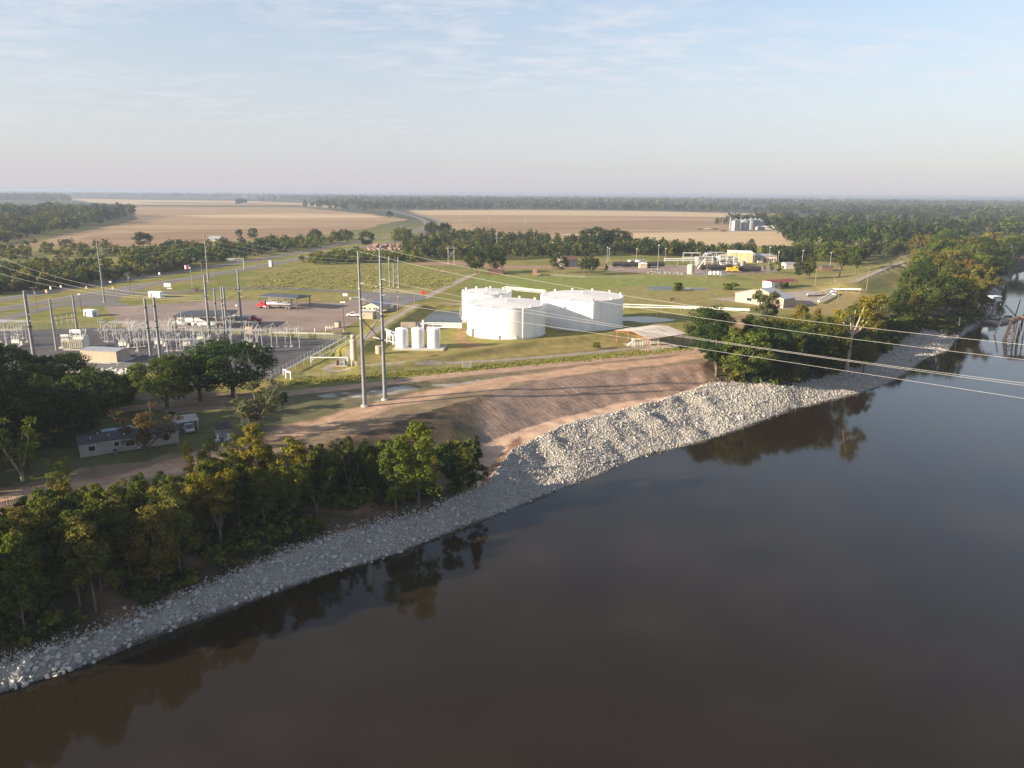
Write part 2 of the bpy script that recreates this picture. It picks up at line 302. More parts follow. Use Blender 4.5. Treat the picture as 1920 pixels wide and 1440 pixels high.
def H(x, y):
    x = np.asarray(x, float); y = np.asarray(y, float)
    y0, y1, z1, y2, z2, y3, w = bank_knots(x)
    def li(a, za, b, zb): return za + (zb - za) * np.clip((y - a) / np.maximum(b - a, 1e-3), 0, 1)
    z = np.where(y < y0, -9 - np.clip((y0 - y) * 0.35, 0, 5), np.where(y < y1, li(y0, -9, y1, z1), np.where(y < y2, li(y1, z1, y2, z2), np.where(y < y3, li(y2, z2, y3, 0.0), 0.0))))
    z = np.where(y < y0 - 172, np.minimum(-14 + (y0 - 172 - y) * 0.45, 0.0), z)
    on = (y > y0 - 4) & (y < y3)
    n = fbm(x, y, 7.0, 1, 4) - 0.5
    z = z + np.where(on, n * np.where(y < y1, 0.9, 1.0) * np.clip((y - y0 + 4) / 4, 0, 1) * np.clip((y3 - y) / 4, 0, 1), 0)
    # dumped-stone lobes running down the big rock heap
    rock = (y > y0 + 1) & (y < y1)
    lobe = (vnoise(x * 0.8 + y * 0.6, (y - x) * 0.25, 5.0, 5) - 0.5) * 1.8 + (vnoise(x, y, 3.0, 9) - 0.5) * 0.6
    z = z + np.where(rock, lobe * w * np.clip((y - y0 - 1) / 5, 0, 1) * np.clip((y1 - y) / 3, 0, 1), 0)
    for pts, h, wd, flat in ((BERM_W, 2.2, 3.6, 2.6), (BERM_N, 1.2, 3.0, 2.0), (BERM_N2, 1.0, 3.0, 1.5), (BERM_S, 1.5, 3.2, 1.0), (LEVEE, 5.0, 8.0, 3.5)):
        xs = [p[0] for p in pts]; ys = [p[1] for p in pts]
        m = (x > min(xs) - 25) & (x < max(xs) + 25) & (y > min(ys) - 25) & (y < max(ys) + 25)
        if np.any(m):
            d = np.where(m, seg_dist(x, y, pts), 99.); z = np.where(d < 24, np.maximum(z, h * np.exp(-(np.maximum(d - flat, 0) / wd) ** 2) - 0.02), z)
    return z
def hz(x, y): return float(H(np.array([x]), np.array([y]))[0])
def gz(px, py):                              # the terrain point seen at a pixel
    p = g(px, py, 0)
    for _ in range(25):
        q = g(px, py, hz(p.x, p.y)); p = p * 0.5 + q * 0.5
    return Vector((p.x, p.y, hz(p.x, p.y)))
def inpoly(x, y, P):
    c = np.zeros(np.shape(x), bool); n = len(P)
    for i in range(n):
        x1, y1 = P[i]; x2, y2 = P[(i + 1) % n]
        if y1 == y2: continue
        c ^= ((y1 > y) != (y2 > y)) & (x < (x2 - x1) * (y - y1) / (y2 - y1) + x1)
    return c
# ------------------------------------------------------------------ ground sheet
def axis(lo, hi, st, mn, mx, k):
    a = list(np.arange(lo, hi, st)); s = st; b = [a[-1]]
    while b[-1] < mx: s *= k; b.append(b[-1] + s)
    s = st; c = [a[0]]
    while c[-1] > mn: s *= k; c.append(c[-1] - s)
    return np.array(c[:0:-1] + a + b[1:])
def build_ground():
    xs = axis(-112, 262, 0.85, -60000, 60000, 1.10); ys = axis(52, 338, 0.85, -900, 70000, 1.095)
    X, Y = np.meshgrid(xs, ys); Z = H(X, Y)
    nx, ny = len(xs), len(ys)
    C = np.zeros((ny, nx, 3)); T = np.zeros((ny, nx))
    wx = X + (fbm(X, Y, 6, 2) - 0.5) * 5; wy = Y + (fbm(X, Y, 6, 8) - 0.5) * 5
    n1 = fbm(X, Y, 22, 11)[..., None]; n2 = fbm(X, Y, 5, 13)[..., None]
    def lerp(a, b, t): return np.array(a) * (1 - t) + np.array(b) * t
    C[:] = lerp((0.125, 0.138, 0.028), (0.21, 0.175, 0.055), np.clip((n1 - 0.5) * 3.2 + 0.5, 0, 1))
    far = np.clip((np.hypot(X, Y) - 900) / 700, 0, 1)[..., None]
    C[:] = C * (1 - far) + np.array((0.045, 0.055, 0.028)) * far
    y0, y1, z1, y2, z2, y3, w = bank_knots(X)
    def zone(mask, col, a=1.0):
        m = (mask * a)[..., None] if np.ndim(a) == 0 else (mask * a)[..., None]
        C[:] = C * (1 - m) + np.array(col) * m
    P = lambda mask: mask.astype(float)
    pin = lambda *p: P(inpoly(wx, wy, G2(*p)))
    # meadow and mown grass
    zone(pin((380, 560), (470, 525), (600, 492), (760, 492), (880, 515), (1010, 512), (1200, 516), (1370, 525), (1500, 540), (1500, 560), (1100, 580), (1000, 545), (860, 540), (700, 545), (560, 545)), (0.185, 0.192, 0.045), 0.6)
    zone(pin((430, 545), (520, 505), (700, 494), (850, 505), (840, 540), (700, 542)), (0.17, 0.145, 0.04), n2[..., 0])
    zone(pin((880, 545), (900, 517), (1200, 518), (1340, 528), (1210, 560), (1180, 572), (1030, 545)), (0.155, 0.185, 0.042), 0.8)
    zone(pin((1100, 545), (1190, 535), (1400, 545), (1420, 575), (1180, 575)), (0.24, 0.175, 0.08), 0.25 + 0.5 * n2[..., 0])
    zone(pin((1420, 575), (1500, 540), (1620, 520), (1700, 490), (1690, 520), (1560, 590)), (0.24, 0.185, 0.08), 0.8)
    # tank farm lawn, dry to the south and east
    zone(pin((520, 715), (660, 640), (800, 578), (1180, 575), (1400, 585), (1340, 655), (960, 690), (700, 712)), (0.215, 0.195, 0.052), 0.85)
    zone(pin((1280, 640), (1330, 600), (1400, 585), (1420, 600), (1400, 640), (1330, 650)), (0.30, 0.20, 0.11), 0.8)
    zone(pin((620, 690), (700, 670), (960, 645), (1160, 632), (1300, 640), (1100, 664), (860, 680)), (0.22, 0.16, 0.07), 0.2 + 0.6 * n2[..., 0])
    zone(pin((845, 640), (870, 608), (880, 640), (930, 652), (880, 656)), (0.26, 0.15, 0.08), 0.8)
    zone(pin((845, 592), (866, 588), (880, 604), (858, 606)), (0.34, 0.20, 0.09), 0.9)
    # land beside the bank: trampled dirt, lawn of the home, gravel patches
    zone(pin((-200, 1000), (0, 900), (240, 740), (530, 735), (960, 690), (1330, 650), (1340, 690), (640, 830), (420, 870), (0, 1000)), (0.19, 0.135, 0.095), 0.85)
    zone(pin((-120, 900), (0, 800), (230, 740), (330, 770), (480, 760), (640, 745), (640, 775), (520, 810), (430, 835), (150, 880), (0, 915)), (0.075, 0.085, 0.028), 0.9)
    zone(pin((520, 745), (600, 735), (640, 750), (640, 790), (560, 800), (520, 790)), (0.07, 0.095, 0.022), 0.8)
    zone(pin((530, 743), (700, 726), (960, 699), (1010, 700), (800, 741), (700, 766), (600, 792), (520, 812), (430, 840), (430, 800)), (0.115, 0.105, 0.055), 0.8)
    zone(pin((590, 742), (640, 738), (690, 732), (900, 712), (960, 706), (960, 716), (800, 735), (690, 748), (640, 752)), (0.36, 0.34, 0.31), np.clip((n2[..., 0] - 0.42) * 6, 0, 1))
    zone(pin((700, 740), (790, 725), (960, 705), (1010, 700), (960, 722), (830, 748), (700, 775)), (0.30, 0.27, 0.25), np.clip((n2[..., 0] - 0.35) * 3, 0, 0.8))
    zone(pin((255, 765), (300, 750), (420, 752), (420, 768), (330, 775)), (0.30, 0.22, 0.15), 0.8)
    # dirt track along the top of the bank, lit orange soil
    trk = G2((-60, 985), (60, 925), (250, 893), (420, 848), (520, 815), (600, 796), (700, 765), (800, 741), (900, 722), (1000, 706), (1120, 690), (1220, 679), (1330, 664), (1400, 650))
    d = seg_dist(wx, wy, trk)
    zone(np.clip((4.6 - d) / 1.5, 0, 1), (0.36, 0.235, 0.155))
    zone(np.clip((0.6 - np.abs(d - 1.4)) / 0.4, 0, 1), (0.42, 0.29, 0.20), 0.6)
    zone(np.clip((0.5 - np.abs(d - 4.2)) / 0.4, 0, 1), (0.20, 0.14, 0.10), 0.5)
    # bank
    jit = (fbm(X, Y, 4, 21) - 0.5) * 3
    slope = P((Y > y2 + jit * .4) & (Y < y3 + 0.2 + jit * 0.25)) * w
    bench = P((Y > y1 - 1) & (Y <= y2 + jit * .4)) * w
    zone(slope, (0.225, 0.163, 0.128)); zone(bench, (0.41, 0.285, 0.205))
    zone(slope * np.clip((X - 25) / 25, 0, 1), (0.30, 0.195, 0.14), 0.75)  # sunlit look of the slope's right part put into the soil colour
    T[:] = slope
    T[:] = np.maximum(T, 0.30 * np.clip((4.8 - d) / 1.5, 0, 1) * P(Y >= y3 - 1))
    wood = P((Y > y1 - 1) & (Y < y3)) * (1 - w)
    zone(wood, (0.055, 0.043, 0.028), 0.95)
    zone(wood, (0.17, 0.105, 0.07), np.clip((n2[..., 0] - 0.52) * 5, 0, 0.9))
    edge = P((X > -6) & (X < 2.5) & (Y > y1 - 2) & (Y < y1 + 7))
    zone(edge, (0.17, 0.085, 0.05), 0.8)
    zone(P((Y > y0 - 1.5) & (Y <= y1)), (0.25, 0.24, 0.22)); zone(P((Y > y0 - 1.5) & (Y <= y0 + 0.5)), (0.07, 0.06, 0.05))
    zone(P(Y < y0 - 0.5), (0.06, 0.042, 0.028))
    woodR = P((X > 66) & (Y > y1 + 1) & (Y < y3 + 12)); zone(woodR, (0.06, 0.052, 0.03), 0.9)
    lev = P(seg_dist(X, Y, LEVEE) < 12); zone(lev, (0.15, 0.145, 0.045), 0.85)
    zone(P(seg_dist(X, Y, LEVEE) < 2.5), (0.30, 0.23, 0.15), 0.8)
    V = np.stack([X, Y, Z], -1).reshape(-1, 3)
    i = (np.arange(ny - 1)[:, None] * nx + np.arange(nx - 1)[None]).ravel()
    Fc = np.stack([i, i + 1, i + 1 + nx, i + nx], -1)
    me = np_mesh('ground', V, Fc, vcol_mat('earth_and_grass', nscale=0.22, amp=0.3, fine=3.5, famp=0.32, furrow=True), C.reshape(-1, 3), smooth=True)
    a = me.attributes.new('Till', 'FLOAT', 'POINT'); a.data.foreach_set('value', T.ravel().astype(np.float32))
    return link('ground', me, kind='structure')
GROUND = build_ground()
# ------------------------------------------------------------------ water
def water_mat(name, col, rough, bump, sc, dist=0.03):
    m = bpy.data.materials.new(name); m.use_nodes = True; nt = m.node_tree; N = nt.nodes; L = nt.links; b = N['Principled BSDF']
    b.inputs['Base Color'].default_value = (*col, 1); b.inputs['Roughness'].default_value = rough; b.inputs['IOR'].default_value = 1.30
    ge = N.new('ShaderNodeNewGeometry'); mp = N.new('ShaderNodeMapping'); mp.inputs['Scale'].default_value = (1, 1.6, 1); L.new(ge.outputs['Position'], mp.inputs[0])
    n = N.new('ShaderNodeTexNoise'); n.inputs['Scale'].default_value = sc; n.inputs['Detail'].default_value = 4; L.new(mp.outputs[0], n.inputs['Vector'])
    big = N.new('ShaderNodeTexNoise'); big.inputs['Scale'].default_value = 0.02; big.inputs['Detail'].default_value = 2; L.new(ge.outputs['Position'], big.inputs['Vector'])
    r = N.new('ShaderNodeMapRange'); r.inputs['From Min'].default_value = .4; r.inputs['From Max'].default_value = .62; r.inputs['To Min'].default_value = bump * 0.3; r.inputs['To Max'].default_value = bump; L.new(big.outputs[0], r.inputs['Value'])
    bp = N.new('ShaderNodeBump'); bp.inputs['Distance'].default_value = dist; L.new(r.outputs[0], bp.inputs['Strength']); L.new(n.outputs[0], bp.inputs['Height']); L.new(bp.outputs[0], b.inputs['Normal'])
    return m
link('river', np_mesh('river', np.array([(-900, -950, -9), (2600, -950, -9), (2600, 1150, -9), (-900, 1150, -9.)]), np.array([[0, 1, 2, 3]]), water_mat('muddy_river_water', (0.0160, 0.0117, 0.0063), 0.06, 0.2, 0.8)), kind='structure')
# ------------------------------------------------------------------ sheets laid on flat ground
def jitpoly(P, st, amp, seed):
    rr = random.Random(seed); out = []
    for i in range(len(P)):
        a = Vector(P[i][:2]); b = Vector(P[(i + 1) % len(P)][:2]); n = max(1, int((b - a).length / st)); t = (b - a).normalized() if (b - a).length > 0 else Vector((1, 0)); nn = Vector((-t.y, t.x))
        for k in range(n): 
            q = a.lerp(b, k / n) + (nn * (rr.random() - 0.5) * 2 * amp if k or amp > 0 else nn * 0); out.append((q.x, q.y))
    return out
def sheet(name, pxs, z, m, st=8, amp=0.0, seed=1, kind='structure'):
    P = jitpoly([g(*p) for p in pxs], st, amp, seed)
    me = bpy.data.meshes.new(name); me.from_pydata([(x, y, z) for x, y in P], [], [tuple(range(len(P)))]); me.update()
    if me.polygons[0].normal.z < 0: me.flip_normals()
    me.materials.append(m); return link(name, me, kind=kind)
def smooth_line(P, st):
    P = [Vector(p[:2]) for p in P]; out = []
    for i in range(len(P) - 1):
        p0 = P[max(i - 1, 0)]; p1 = P[i]; p2 = P[i + 1]; p3 = P[min(i + 2, len(P) - 1)]
        n = max(2, int((p2 - p1).length / st))
        for k in range(n):
            t = k / n; out.append(0.5 * ((2 * p1) + (p2 - p0) * t + (2 * p0 - 5 * p1 + 4 * p2 - p3) * t * t + (3 * p1 - p0 - 3 * p2 + p3) * t ** 3))
    out.append(P[-1]); return out
def strip(name, P, w, z, m, off=0.0, st=6, drape=False, amp=0.0, kind='structure', nx=1, parent=None):
    C = smooth_line(P, st); V = []; Fc = []; rr = random.Random(len(C))
    for i, c in enumerate(C):
        t = (C[min(i + 1, len(C) - 1)] - C[max(i - 1, 0)]).normalized(); n = Vector((-t.y, t.x))
        ww = w + (rr.random() - 0.5) * amp
        for k in range(nx + 1):
            q = c + n * (off + ww * (k / nx - 0.5)); V.append((q.x, q.y, (hz(q.x, q.y) if drape else 0) + z))
    for i in range(len(C) - 1):
        for k in range(nx):
            a = i * (nx + 1) + k; Fc.append((a + 1, a, a + nx + 1, a + nx + 2))
    me = bpy.data.meshes.new(name); me.from_pydata(V, [], Fc); me.update()
    if me.polygons[0].normal.z < 0: me.flip_normals()
    me.materials.append(m); return link(name, me, parent, kind)
M_ASPH = mat('road_asphalt', (0.115, 0.108, 0.108), 0.9, 0, 0.16, 0.05, 0.1, 3)
M_YARD = mat('pinkish_yard_asphalt', (0.20, 0.150, 0.125), 0.9, 0, 0.22, 0.06, 0.15, 2)
M_PAD = mat('dark_pad_gravel', (0.055, 0.054, 0.060), 0.95, 0, 0.3, 0.12, 0.3, 4)
M_PATH = mat('gravel_path', (0.27, 0.225, 0.175), 0.95, 0, 0.2, 0.3, 0.2, 4)
M_DIRT = mat('packed_dirt', (0.30, 0.205, 0.14), 0.95, 0, 0.2, 0.25, 0.25, 3)
M_LINE = mat('road_paint', (0.6, 0.58, 0.5), 0.7)
M_YLINE = mat('yellow_road_paint', (0.55, 0.38, 0.06), 0.7)
def field_mat(name, a, b, sc, rot):
    m = bpy.data.materials.new(name); m.use_nodes = True; nt = m.node_tree; N = nt.nodes; L = nt.links; bs = N['Principled BSDF']; bs.inputs['Roughness'].default_value = 1; bs.inputs['Specular IOR Level'].default_value = 0.05
    ge = N.new('ShaderNodeNewGeometry'); mp = N.new('ShaderNodeMapping'); mp.inputs['Rotation'].default_value = (0, 0, rot); mp.inputs['Scale'].default_value = (0.12, 1, 1); L.new(ge.outputs['Position'], mp.inputs[0])
    n = N.new('ShaderNodeTexNoise'); n.inputs['Scale'].default_value = sc; n.inputs['Detail'].default_value = 6; L.new(mp.outputs[0], n.inputs['Vector'])
    n2 = N.new('ShaderNodeTexNoise'); n2.inputs['Scale'].default_value = 0.25; n2.inputs['Detail'].default_value = 4; L.new(mp.outputs[0], n2.inputs['Vector'])
    ad = N.new('ShaderNodeMath'); ad.operation = 'MULTIPLY_ADD'; L.new(n2.outputs[0], ad.inputs[0]); ad.inputs[1].default_value = 0.35; L.new(n.outputs[0], ad.inputs[2])
    cr = N.new('ShaderNodeValToRGB'); cr.color_ramp.elements[0].position = 0.42; cr.color_ramp.elements[0].color = (*a, 1); cr.color_ramp.elements[1].position = 0.9; cr.color_ramp.elements[1].color = (*b, 1); L.new(ad.outputs[0], cr.inputs[0]); L.new(cr.outputs[0], bs.inputs['Base Color']); return m
F_TAN = field_mat('stubble_field', (0.22, 0.155, 0.095), (0.34, 0.25, 0.155), 0.012, RAD(12))
F_PALE = field_mat('cut_straw_field', (0.36, 0.27, 0.16), (0.46, 0.36, 0.23), 0.01, RAD(8))
F_BRN = field_mat('brown_stubble_field', (0.20, 0.135, 0.085), (0.27, 0.19, 0.12), 0.02, RAD(20))
F_GRN = field_mat('green_field_strip', (0.085, 0.095, 0.04), (0.13, 0.13, 0.055), 0.02, RAD(5))
sheet('field', [(-30, 470), (100, 462), (260, 462), (480, 449), (640, 436), (740, 416), (765, 411), (700, 402), (560, 389), (250, 387), (256, 412), (180, 430)], 0.03, F_TAN, 60, 6)
sheet('field', [(100, 461), (262, 460), (480, 447), (640, 434), (700, 424), (560, 426), (330, 434), (180, 442)], 0.07, F_BRN, 60, 5)
sheet('field', [(330, 404), (560, 400), (690, 403), (720, 408), (560, 409), (400, 408)], 0.07, F_PALE, 80, 4)
sheet('field', [(255, 387), (560, 389), (640, 393), (560, 385.2), (250, 384)], 0.05, F_GRN, 80, 6)
sheet('field', [(120, 372), (240, 374), (470, 377), (620, 383), (640, 391), (560, 385), (250, 383.6), (170, 380)], 0.04, F_PALE, 200, 12)
sheet('field', [(250, 378.4), (470, 380), (600, 384), (560, 385), (300, 382)], 0.09, F_TAN, 200, 12)
sheet('field', [(760, 394.5), (960, 393.2), (1180, 395), (1460, 401), (1530, 432), (1490, 462), (1150, 458), (900, 452), (830, 418)], 0.03, F_TAN, 60, 5)
sheet('field', [(765, 394.8), (960, 393.6), (1180, 395.6), (1450, 401.5), (1420, 408), (1250, 405), (1000, 403.5), (800, 403.5)], 0.07, F_PALE, 80, 6)
sheet('field', [(1050, 439), (1400, 434), (1530, 433), (1490, 463), (1150, 459)], 0.08, F_PALE, 60, 6)
sheet('field', [(880, 421), (1230, 412), (1390, 415), (1400, 420), (1200, 428), (900, 436)], 0.07, F_BRN, 60, 8)
for k, L_ in enumerate(([(262, 421), (380, 421.5), (470, 420)], [(240, 433), (330, 433), (420, 431)], [(640, 420), (690, 421.5), (742, 420)], [(330, 403), (480, 402), (600, 403)], [(860, 408), (1100, 407), (1400, 412)], [(930, 431), (1180, 428), (1420, 433)])):
    strip('ditch', G2(*L_), 5 if k < 3 else 7, .11, F_GRN, st=25, amp=4)
# highway: two carriageways with a grass median, frontage road, yard
HW_N = G2((-260, 628), (-60, 574), (60, 553), (150, 537), (300, 515.5), (430, 495.5), (560, 474.5), (640, 458), (720, 446), (772, 436), (800, 425), (795, 413), (770, 404), (735, 397), (690, 391))
HW_S = G2((-260, 662), (-60, 592), (60, 571), (150, 556), (250, 538.5), (350, 523), (460, 504.5), (560, 486), (640, 470.5), (720, 457), (790, 443), (822, 430), (825, 417), (800, 407), (765, 399.5), (720, 393))
for hw in (HW_N, HW_S):
    strip('highway', hw, 11.5, 0.06, M_ASPH, st=12)
    strip('road_marking', hw, 0.35, 0.075, M_LINE, off=4.3, st=12); strip('road_marking', hw, 0.35, 0.075, M_YLINE, off=-4.3, st=12)
strip('crossing_road', G2((740, 423), (775, 430), (820, 436), (865, 434)), 8, 0.08, M_ASPH, st=10)
FRONT = G2((-120, 640), (40, 590), (140, 566), (220, 553), (330, 549), (420, 541), (500, 540), (600, 544), (690, 549))
strip('frontage_road', FRONT, 7.5, 0.068, M_ASPH, st=8)
sheet('road', [(120, 575), (185, 557), (250, 541), (280, 538), (230, 555), (215, 566), (250, 573), (195, 574)], 0.052, M_ASPH, 10, 0.4)
sheet('yard', [(194, 574), (240, 574), (440, 562), (500, 564), (640, 568), (690, 556), (672, 600), (640, 621), (556, 622.5), (470, 621), (330, 618), (240, 613), (226, 609), (211, 592), (200, 584)], 0.046, M_YARD, 5, 0.35, 3)
sheet('road', [(668, 547), (780, 552), (800, 556), (793, 562), (760, 572), (730, 578), (712, 590), (668, 600), (690, 566)], 0.054, mat('grey_apron_asphalt', (0.13, 0.125, 0.125), 0.9, 0, 0.2, 0.08), 6, 0.4)
strip('path', G2((792, 560), (820, 547), (850, 533), (875, 520), (897, 512)), 4.5, 0.05, M_PATH, st=5, amp=0.8)
strip('path', G2((735, 582), (790, 573), (830, 574.5), (866, 574.5)), 3, 0.04, M_PATH, st=4, drape=True, nx=4)
strip('path', BERM_W[:1] and [BERM_W[0]] + BERM_W[1:], 3.4, 0.05, M_PATH, st=3, drape=True, nx=4, amp=0.5)
strip('path', G2((664, 662), (640, 678), (612, 692), (640, 696.5), (700, 694), (780, 686), (900, 678), (1040, 668), (1160, 656), (1215, 651)), 3.2, 0.045, M_PATH, st=3, drape=True, nx=2, amp=0.9)
strip('path', G2((1000, 640), (1080, 634), (1150, 628), (1240, 614)), 2.6, 0.05, M_PATH, st=3, drape=True, nx=2, amp=0.8)
strip('dirt_road', G2((60, 800), (200, 772), (340, 757), (440, 749), (530, 739), (700, 721), (850, 703), (960, 692.5), (1100, 678), (1220, 666), (1330, 655), (1420, 640)), 5.6, 0.04, M_DIRT, st=4, amp=0.9)
sheet('gravel_pad', [(-160, 640), (0, 621), (110, 617), (228, 614), (330, 620), (480, 629), (560, 634), (640, 638.5), (600, 660), (545, 690), (508, 711), (430, 707), (250, 699), (120, 694), (0, 696), (-200, 700)], 0.045, M_PAD, 5, 0.3, 5)
sheet('paved_lot', [(1330, 560), (1400, 556), (1470, 548), (1560, 541), (1600, 546), (1540, 566), (1470, 580)], 0.04, M_PATH, 5, 0.6, 8)
sheet('rail_bed', [(1130, 497), (1240, 497), (1440, 499), (1465, 505), (1445, 512), (1300, 516), (1240, 514), (1140, 508)], 0.04, mat('rail_ballast', (0.22, 0.16, 0.135), 0.95, 0, 0.3, 0.15), 6, 0.8, 9)
sheet('dirt_track', [(780, 492), (860, 491), (930, 498), (1140, 499), (1140, 503), (930, 504), (860, 497), (780, 497)], 0.04, mat('red_clay_track', (0.24, 0.14, 0.10), 0.95, 0, 0.2, 0.2), 8, 0.8, 9)
strip('lane', G2((1600, 545), (1660, 516), (1690, 503), (1640, 505), (1580, 522), (1570, 540)), 3.5, 0.05, M_PATH, st=5, drape=True, nx=2)
strip('road', G2((1590, 520), (1640, 503), (1700, 488), (1740, 478)), 6, 0.05, M_PATH, st=6, drape=True, nx=2)
# ponds inside the tank dyke
M_POND = water_mat('pond_water', (0.02, 0.024, 0.026), 0.12, 0.9, 1.2, 0.16)
sheet('pond', [(780, 612), (770, 606), (786, 597), (800, 589), (822, 583.5), (850, 582.5), (900, 583), (900, 600), (866, 606), (850, 611), (812, 613)], 0.05, M_POND, 2, 0.25, 4)
sheet('pond', [(1150, 598), (1168, 594.5), (1215, 593.5), (1250, 597), (1268, 600), (1240, 604), (1210, 606), (1185, 602), (1150, 602)], 0.05, M_POND, 2, 0.3, 4)
sheet('lagoon', [(1210, 541), (1222, 537), (1250, 536.5), (1290, 539), (1328, 540.5), (1326, 543), (1270, 543), (1230, 544)], 0.05, M_POND, 3, 0.3, 4)
# ------------------------------------------------------------------ riprap stone bank
def build_riprap():
    rs = np.random.RandomState(3)
    pts = []
    n = 3200000
    x = rs.uniform(-72, 262, n); f = rs.rand(n)
    y0, y1, z1, y2, z2, y3, w = bank_knots(x)
    over = 0.9 + 1.3 * np.maximum(rs.rand(n) ** 4 * 3, 0) * (1 - w)
    y = y0 - 1.2 + f * (y1 - y0 + 1.2 + over)
    dens = (y1 - y0 + 2.2 + 0.9)
    # area-even picking: keep with probability proportional to local width, fewer far away
    dist = np.hypot(x, y)
    target = np.clip(29 * (125 / np.maximum(dist, 100)) ** 1.0, 10.0, 30)        # stones per square metre
    p = target * dens * (334.0 / n)
    k = rs.rand(n) < p
    k &= ~((x > 199) & (rs.rand(n) < 0.75))
    x, y, dist, target, y0 = x[k], y[k], dist[k], target[k], y0[k]; n = len(x)
    z = H(x, y)
    s = 0.5 * (0.16 + 0.23 * rs.rand(n) ** 2.2) * np.sqrt(29.0 / target) * np.where(rs.rand(n) < .3, .6, 1.0)
    s *= np.where(rs.rand(n) < 0.03, 1.9, 1.0)
    octa = np.array([(1, 0, 0), (-1, 0, 0), (0, 1, 0), (0, -1, 0), (0, 0, 1), (0, 0, -1)], float) * 1.35
    tri = np.array([(0, 2, 4), (2, 1, 4), (1, 3, 4), (3, 0, 4), (2, 0, 5), (1, 2, 5), (3, 1, 5), (0, 3, 5)])
    V = octa[None] * (0.7 + 0.4 * rs.rand(n, 6, 1)) + (rs.rand(n, 6, 3) - 0.5) * 0.9
    V = V * np.stack([0.7 + 0.7 * rs.rand(n), 0.6 + 0.5 * rs.rand(n), 0.45 + 0.4 * rs.rand(n)], -1)[:, None, :]
    # random rotation
    q = rs.randn(n, 4); q /= np.linalg.norm(q, axis=1)[:, None]; a, b, c, d = q.T
    Rm = np.stack([np.stack([1 - 2 * (c * c + d * d), 2 * (b * c - a * d), 2 * (b * d + a * c)], -1), np.stack([2 * (b * c + a * d), 1 - 2 * (b * b + d * d), 2 * (c * d - a * b)], -1), np.stack([2 * (b * d - a * c), 2 * (c * d + a * b), 1 - 2 * (b * b + c * c)], -1)], 1)
    V = np.einsum('nij,nkj->nki', Rm, V) * s[:, None, None] + np.stack([x, y, z + s * 0.27], -1)[:, None, :]
    base = 0.26 + 0.21 * rs.rand(n) ** 1.2; warm = rs.rand(n)
    col = np.stack([base * (1 + 0.10 * warm), base, base * (1.02 - 0.22 * warm)], -1)
    odd = rs.rand(n) < 0.04; col[odd] *= np.array((0.75, 0.5, 0.4))
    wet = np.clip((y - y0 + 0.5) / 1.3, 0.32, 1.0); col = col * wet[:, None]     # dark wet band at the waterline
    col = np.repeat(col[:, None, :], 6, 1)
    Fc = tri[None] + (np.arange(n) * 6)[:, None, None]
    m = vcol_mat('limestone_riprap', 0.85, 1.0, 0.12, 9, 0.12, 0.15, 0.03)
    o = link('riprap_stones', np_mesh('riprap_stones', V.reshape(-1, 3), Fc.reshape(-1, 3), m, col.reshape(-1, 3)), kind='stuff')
    tag(o, 'pale limestone riprap stones covering the river bank down to the water', 'stones')
    return n
n_rock = build_riprap()
def single_stones():                         # the 300 stones that show largest, each its own piece of the bank
    rr = random.Random(17); m = mat('limestone_block', (0.42, 0.405, 0.37), 0.88, 0, 0.18, 0.8, 0.25, 6); ms = []
    for k in range(9):
        mb = MB(); mb.box((0, 0, 0), (rr.uniform(.9, 1.3), rr.uniform(.6, .9), rr.uniform(.45, .75))); mb.v = [tuple(c + rr.uniform(-.16, .16) for c in v) for v in mb.v]; mb.f = [t for q in mb.f for t in ((q[0], q[1], q[2]), (q[0], q[2], q[3]))]; ms.append(mb.mesh('stone', m))
    n = 0
    while n < 300:
        x = -63 + 58 * rr.random() ** 1.7 if rr.random() < .8 else rr.uniform(-5, 40); y0, y1 = [float(v[0]) for v in bank_knots(np.array([x]))[:2]]; y = y0 + rr.uniform(-.05, 1.02) * (y1 - y0)
        o = link('stone', rr.choice(ms), GROUND); o.location = (x, y, hz(x, y) + rr.uniform(.12, .24)); o.rotation_euler = (rr.uniform(-.5, .5), rr.uniform(-.5, .5), rr.uniform(0, 6.28)); s = rr.uniform(.32, .66); o.scale = (s, s, s); n += 1
single_stones()
# ------------------------------------------------------------------ trees
def crown_mesh(name, clumps, per, size, seed, flat=0.75, gap=0.0):
    rs = np.random.RandomState(seed); c = np.array(clumps)
    nc = len(c); n = nc * per; ci = np.repeat(np.arange(nc), per)
    d = rs.randn(n, 3); d /= np.linalg.norm(d, axis=1)[:, None]
    rad = c[ci, 3] * (0.45 + 0.62 * rs.rand(n) ** 0.7)
    P = c[ci, :3] + d * rad[:, None] * np.array((1, 1, flat))
    cen = c[:, :3].mean(0); out = P - cen; out /= np.linalg.norm(out, axis=1)[:, None] + 1e-6
    nr = d * 0.7 + out * 0.6 + rs.randn(n, 3) * 0.55; nr /= np.linalg.norm(nr, axis=1)[:, None]
    u = np.cross(nr, rs.randn(n, 3)); u /= np.linalg.norm(u, axis=1)[:, None] + 1e-6; v = np.cross(nr, u)
    s = (size * (0.6 + 0.8 * rs.rand(n)))[:, None]
    # each leaf spray is a small bent kite
    V = np.stack([P - u * s * 0.8, P - v * s * 0.42 + nr * s * 0.12, P + u * s * 0.8, P + v * s * 0.42 + nr * s * 0.12], 1)
    Fc = np.arange(n * 4).reshape(n, 4)
    return np_mesh(name, V.reshape(-1, 3), Fc, MT['leaf'])
def branch(mb, a, b, r0, r1, n=6, bend=0.0, rr=None):
    a = Vector(a); b = Vector(b)
    mid = a.lerp(b, 0.5) + (Vector((rr.uniform(-1, 1), rr.uniform(-1, 1), 0.3)) * bend if rr else Vector())
    mb.cyl(a, mid, r0, (r0 + r1) / 2, n); mb.cyl(mid, b, (r0 + r1) / 2, r1, n)
TREE = {}
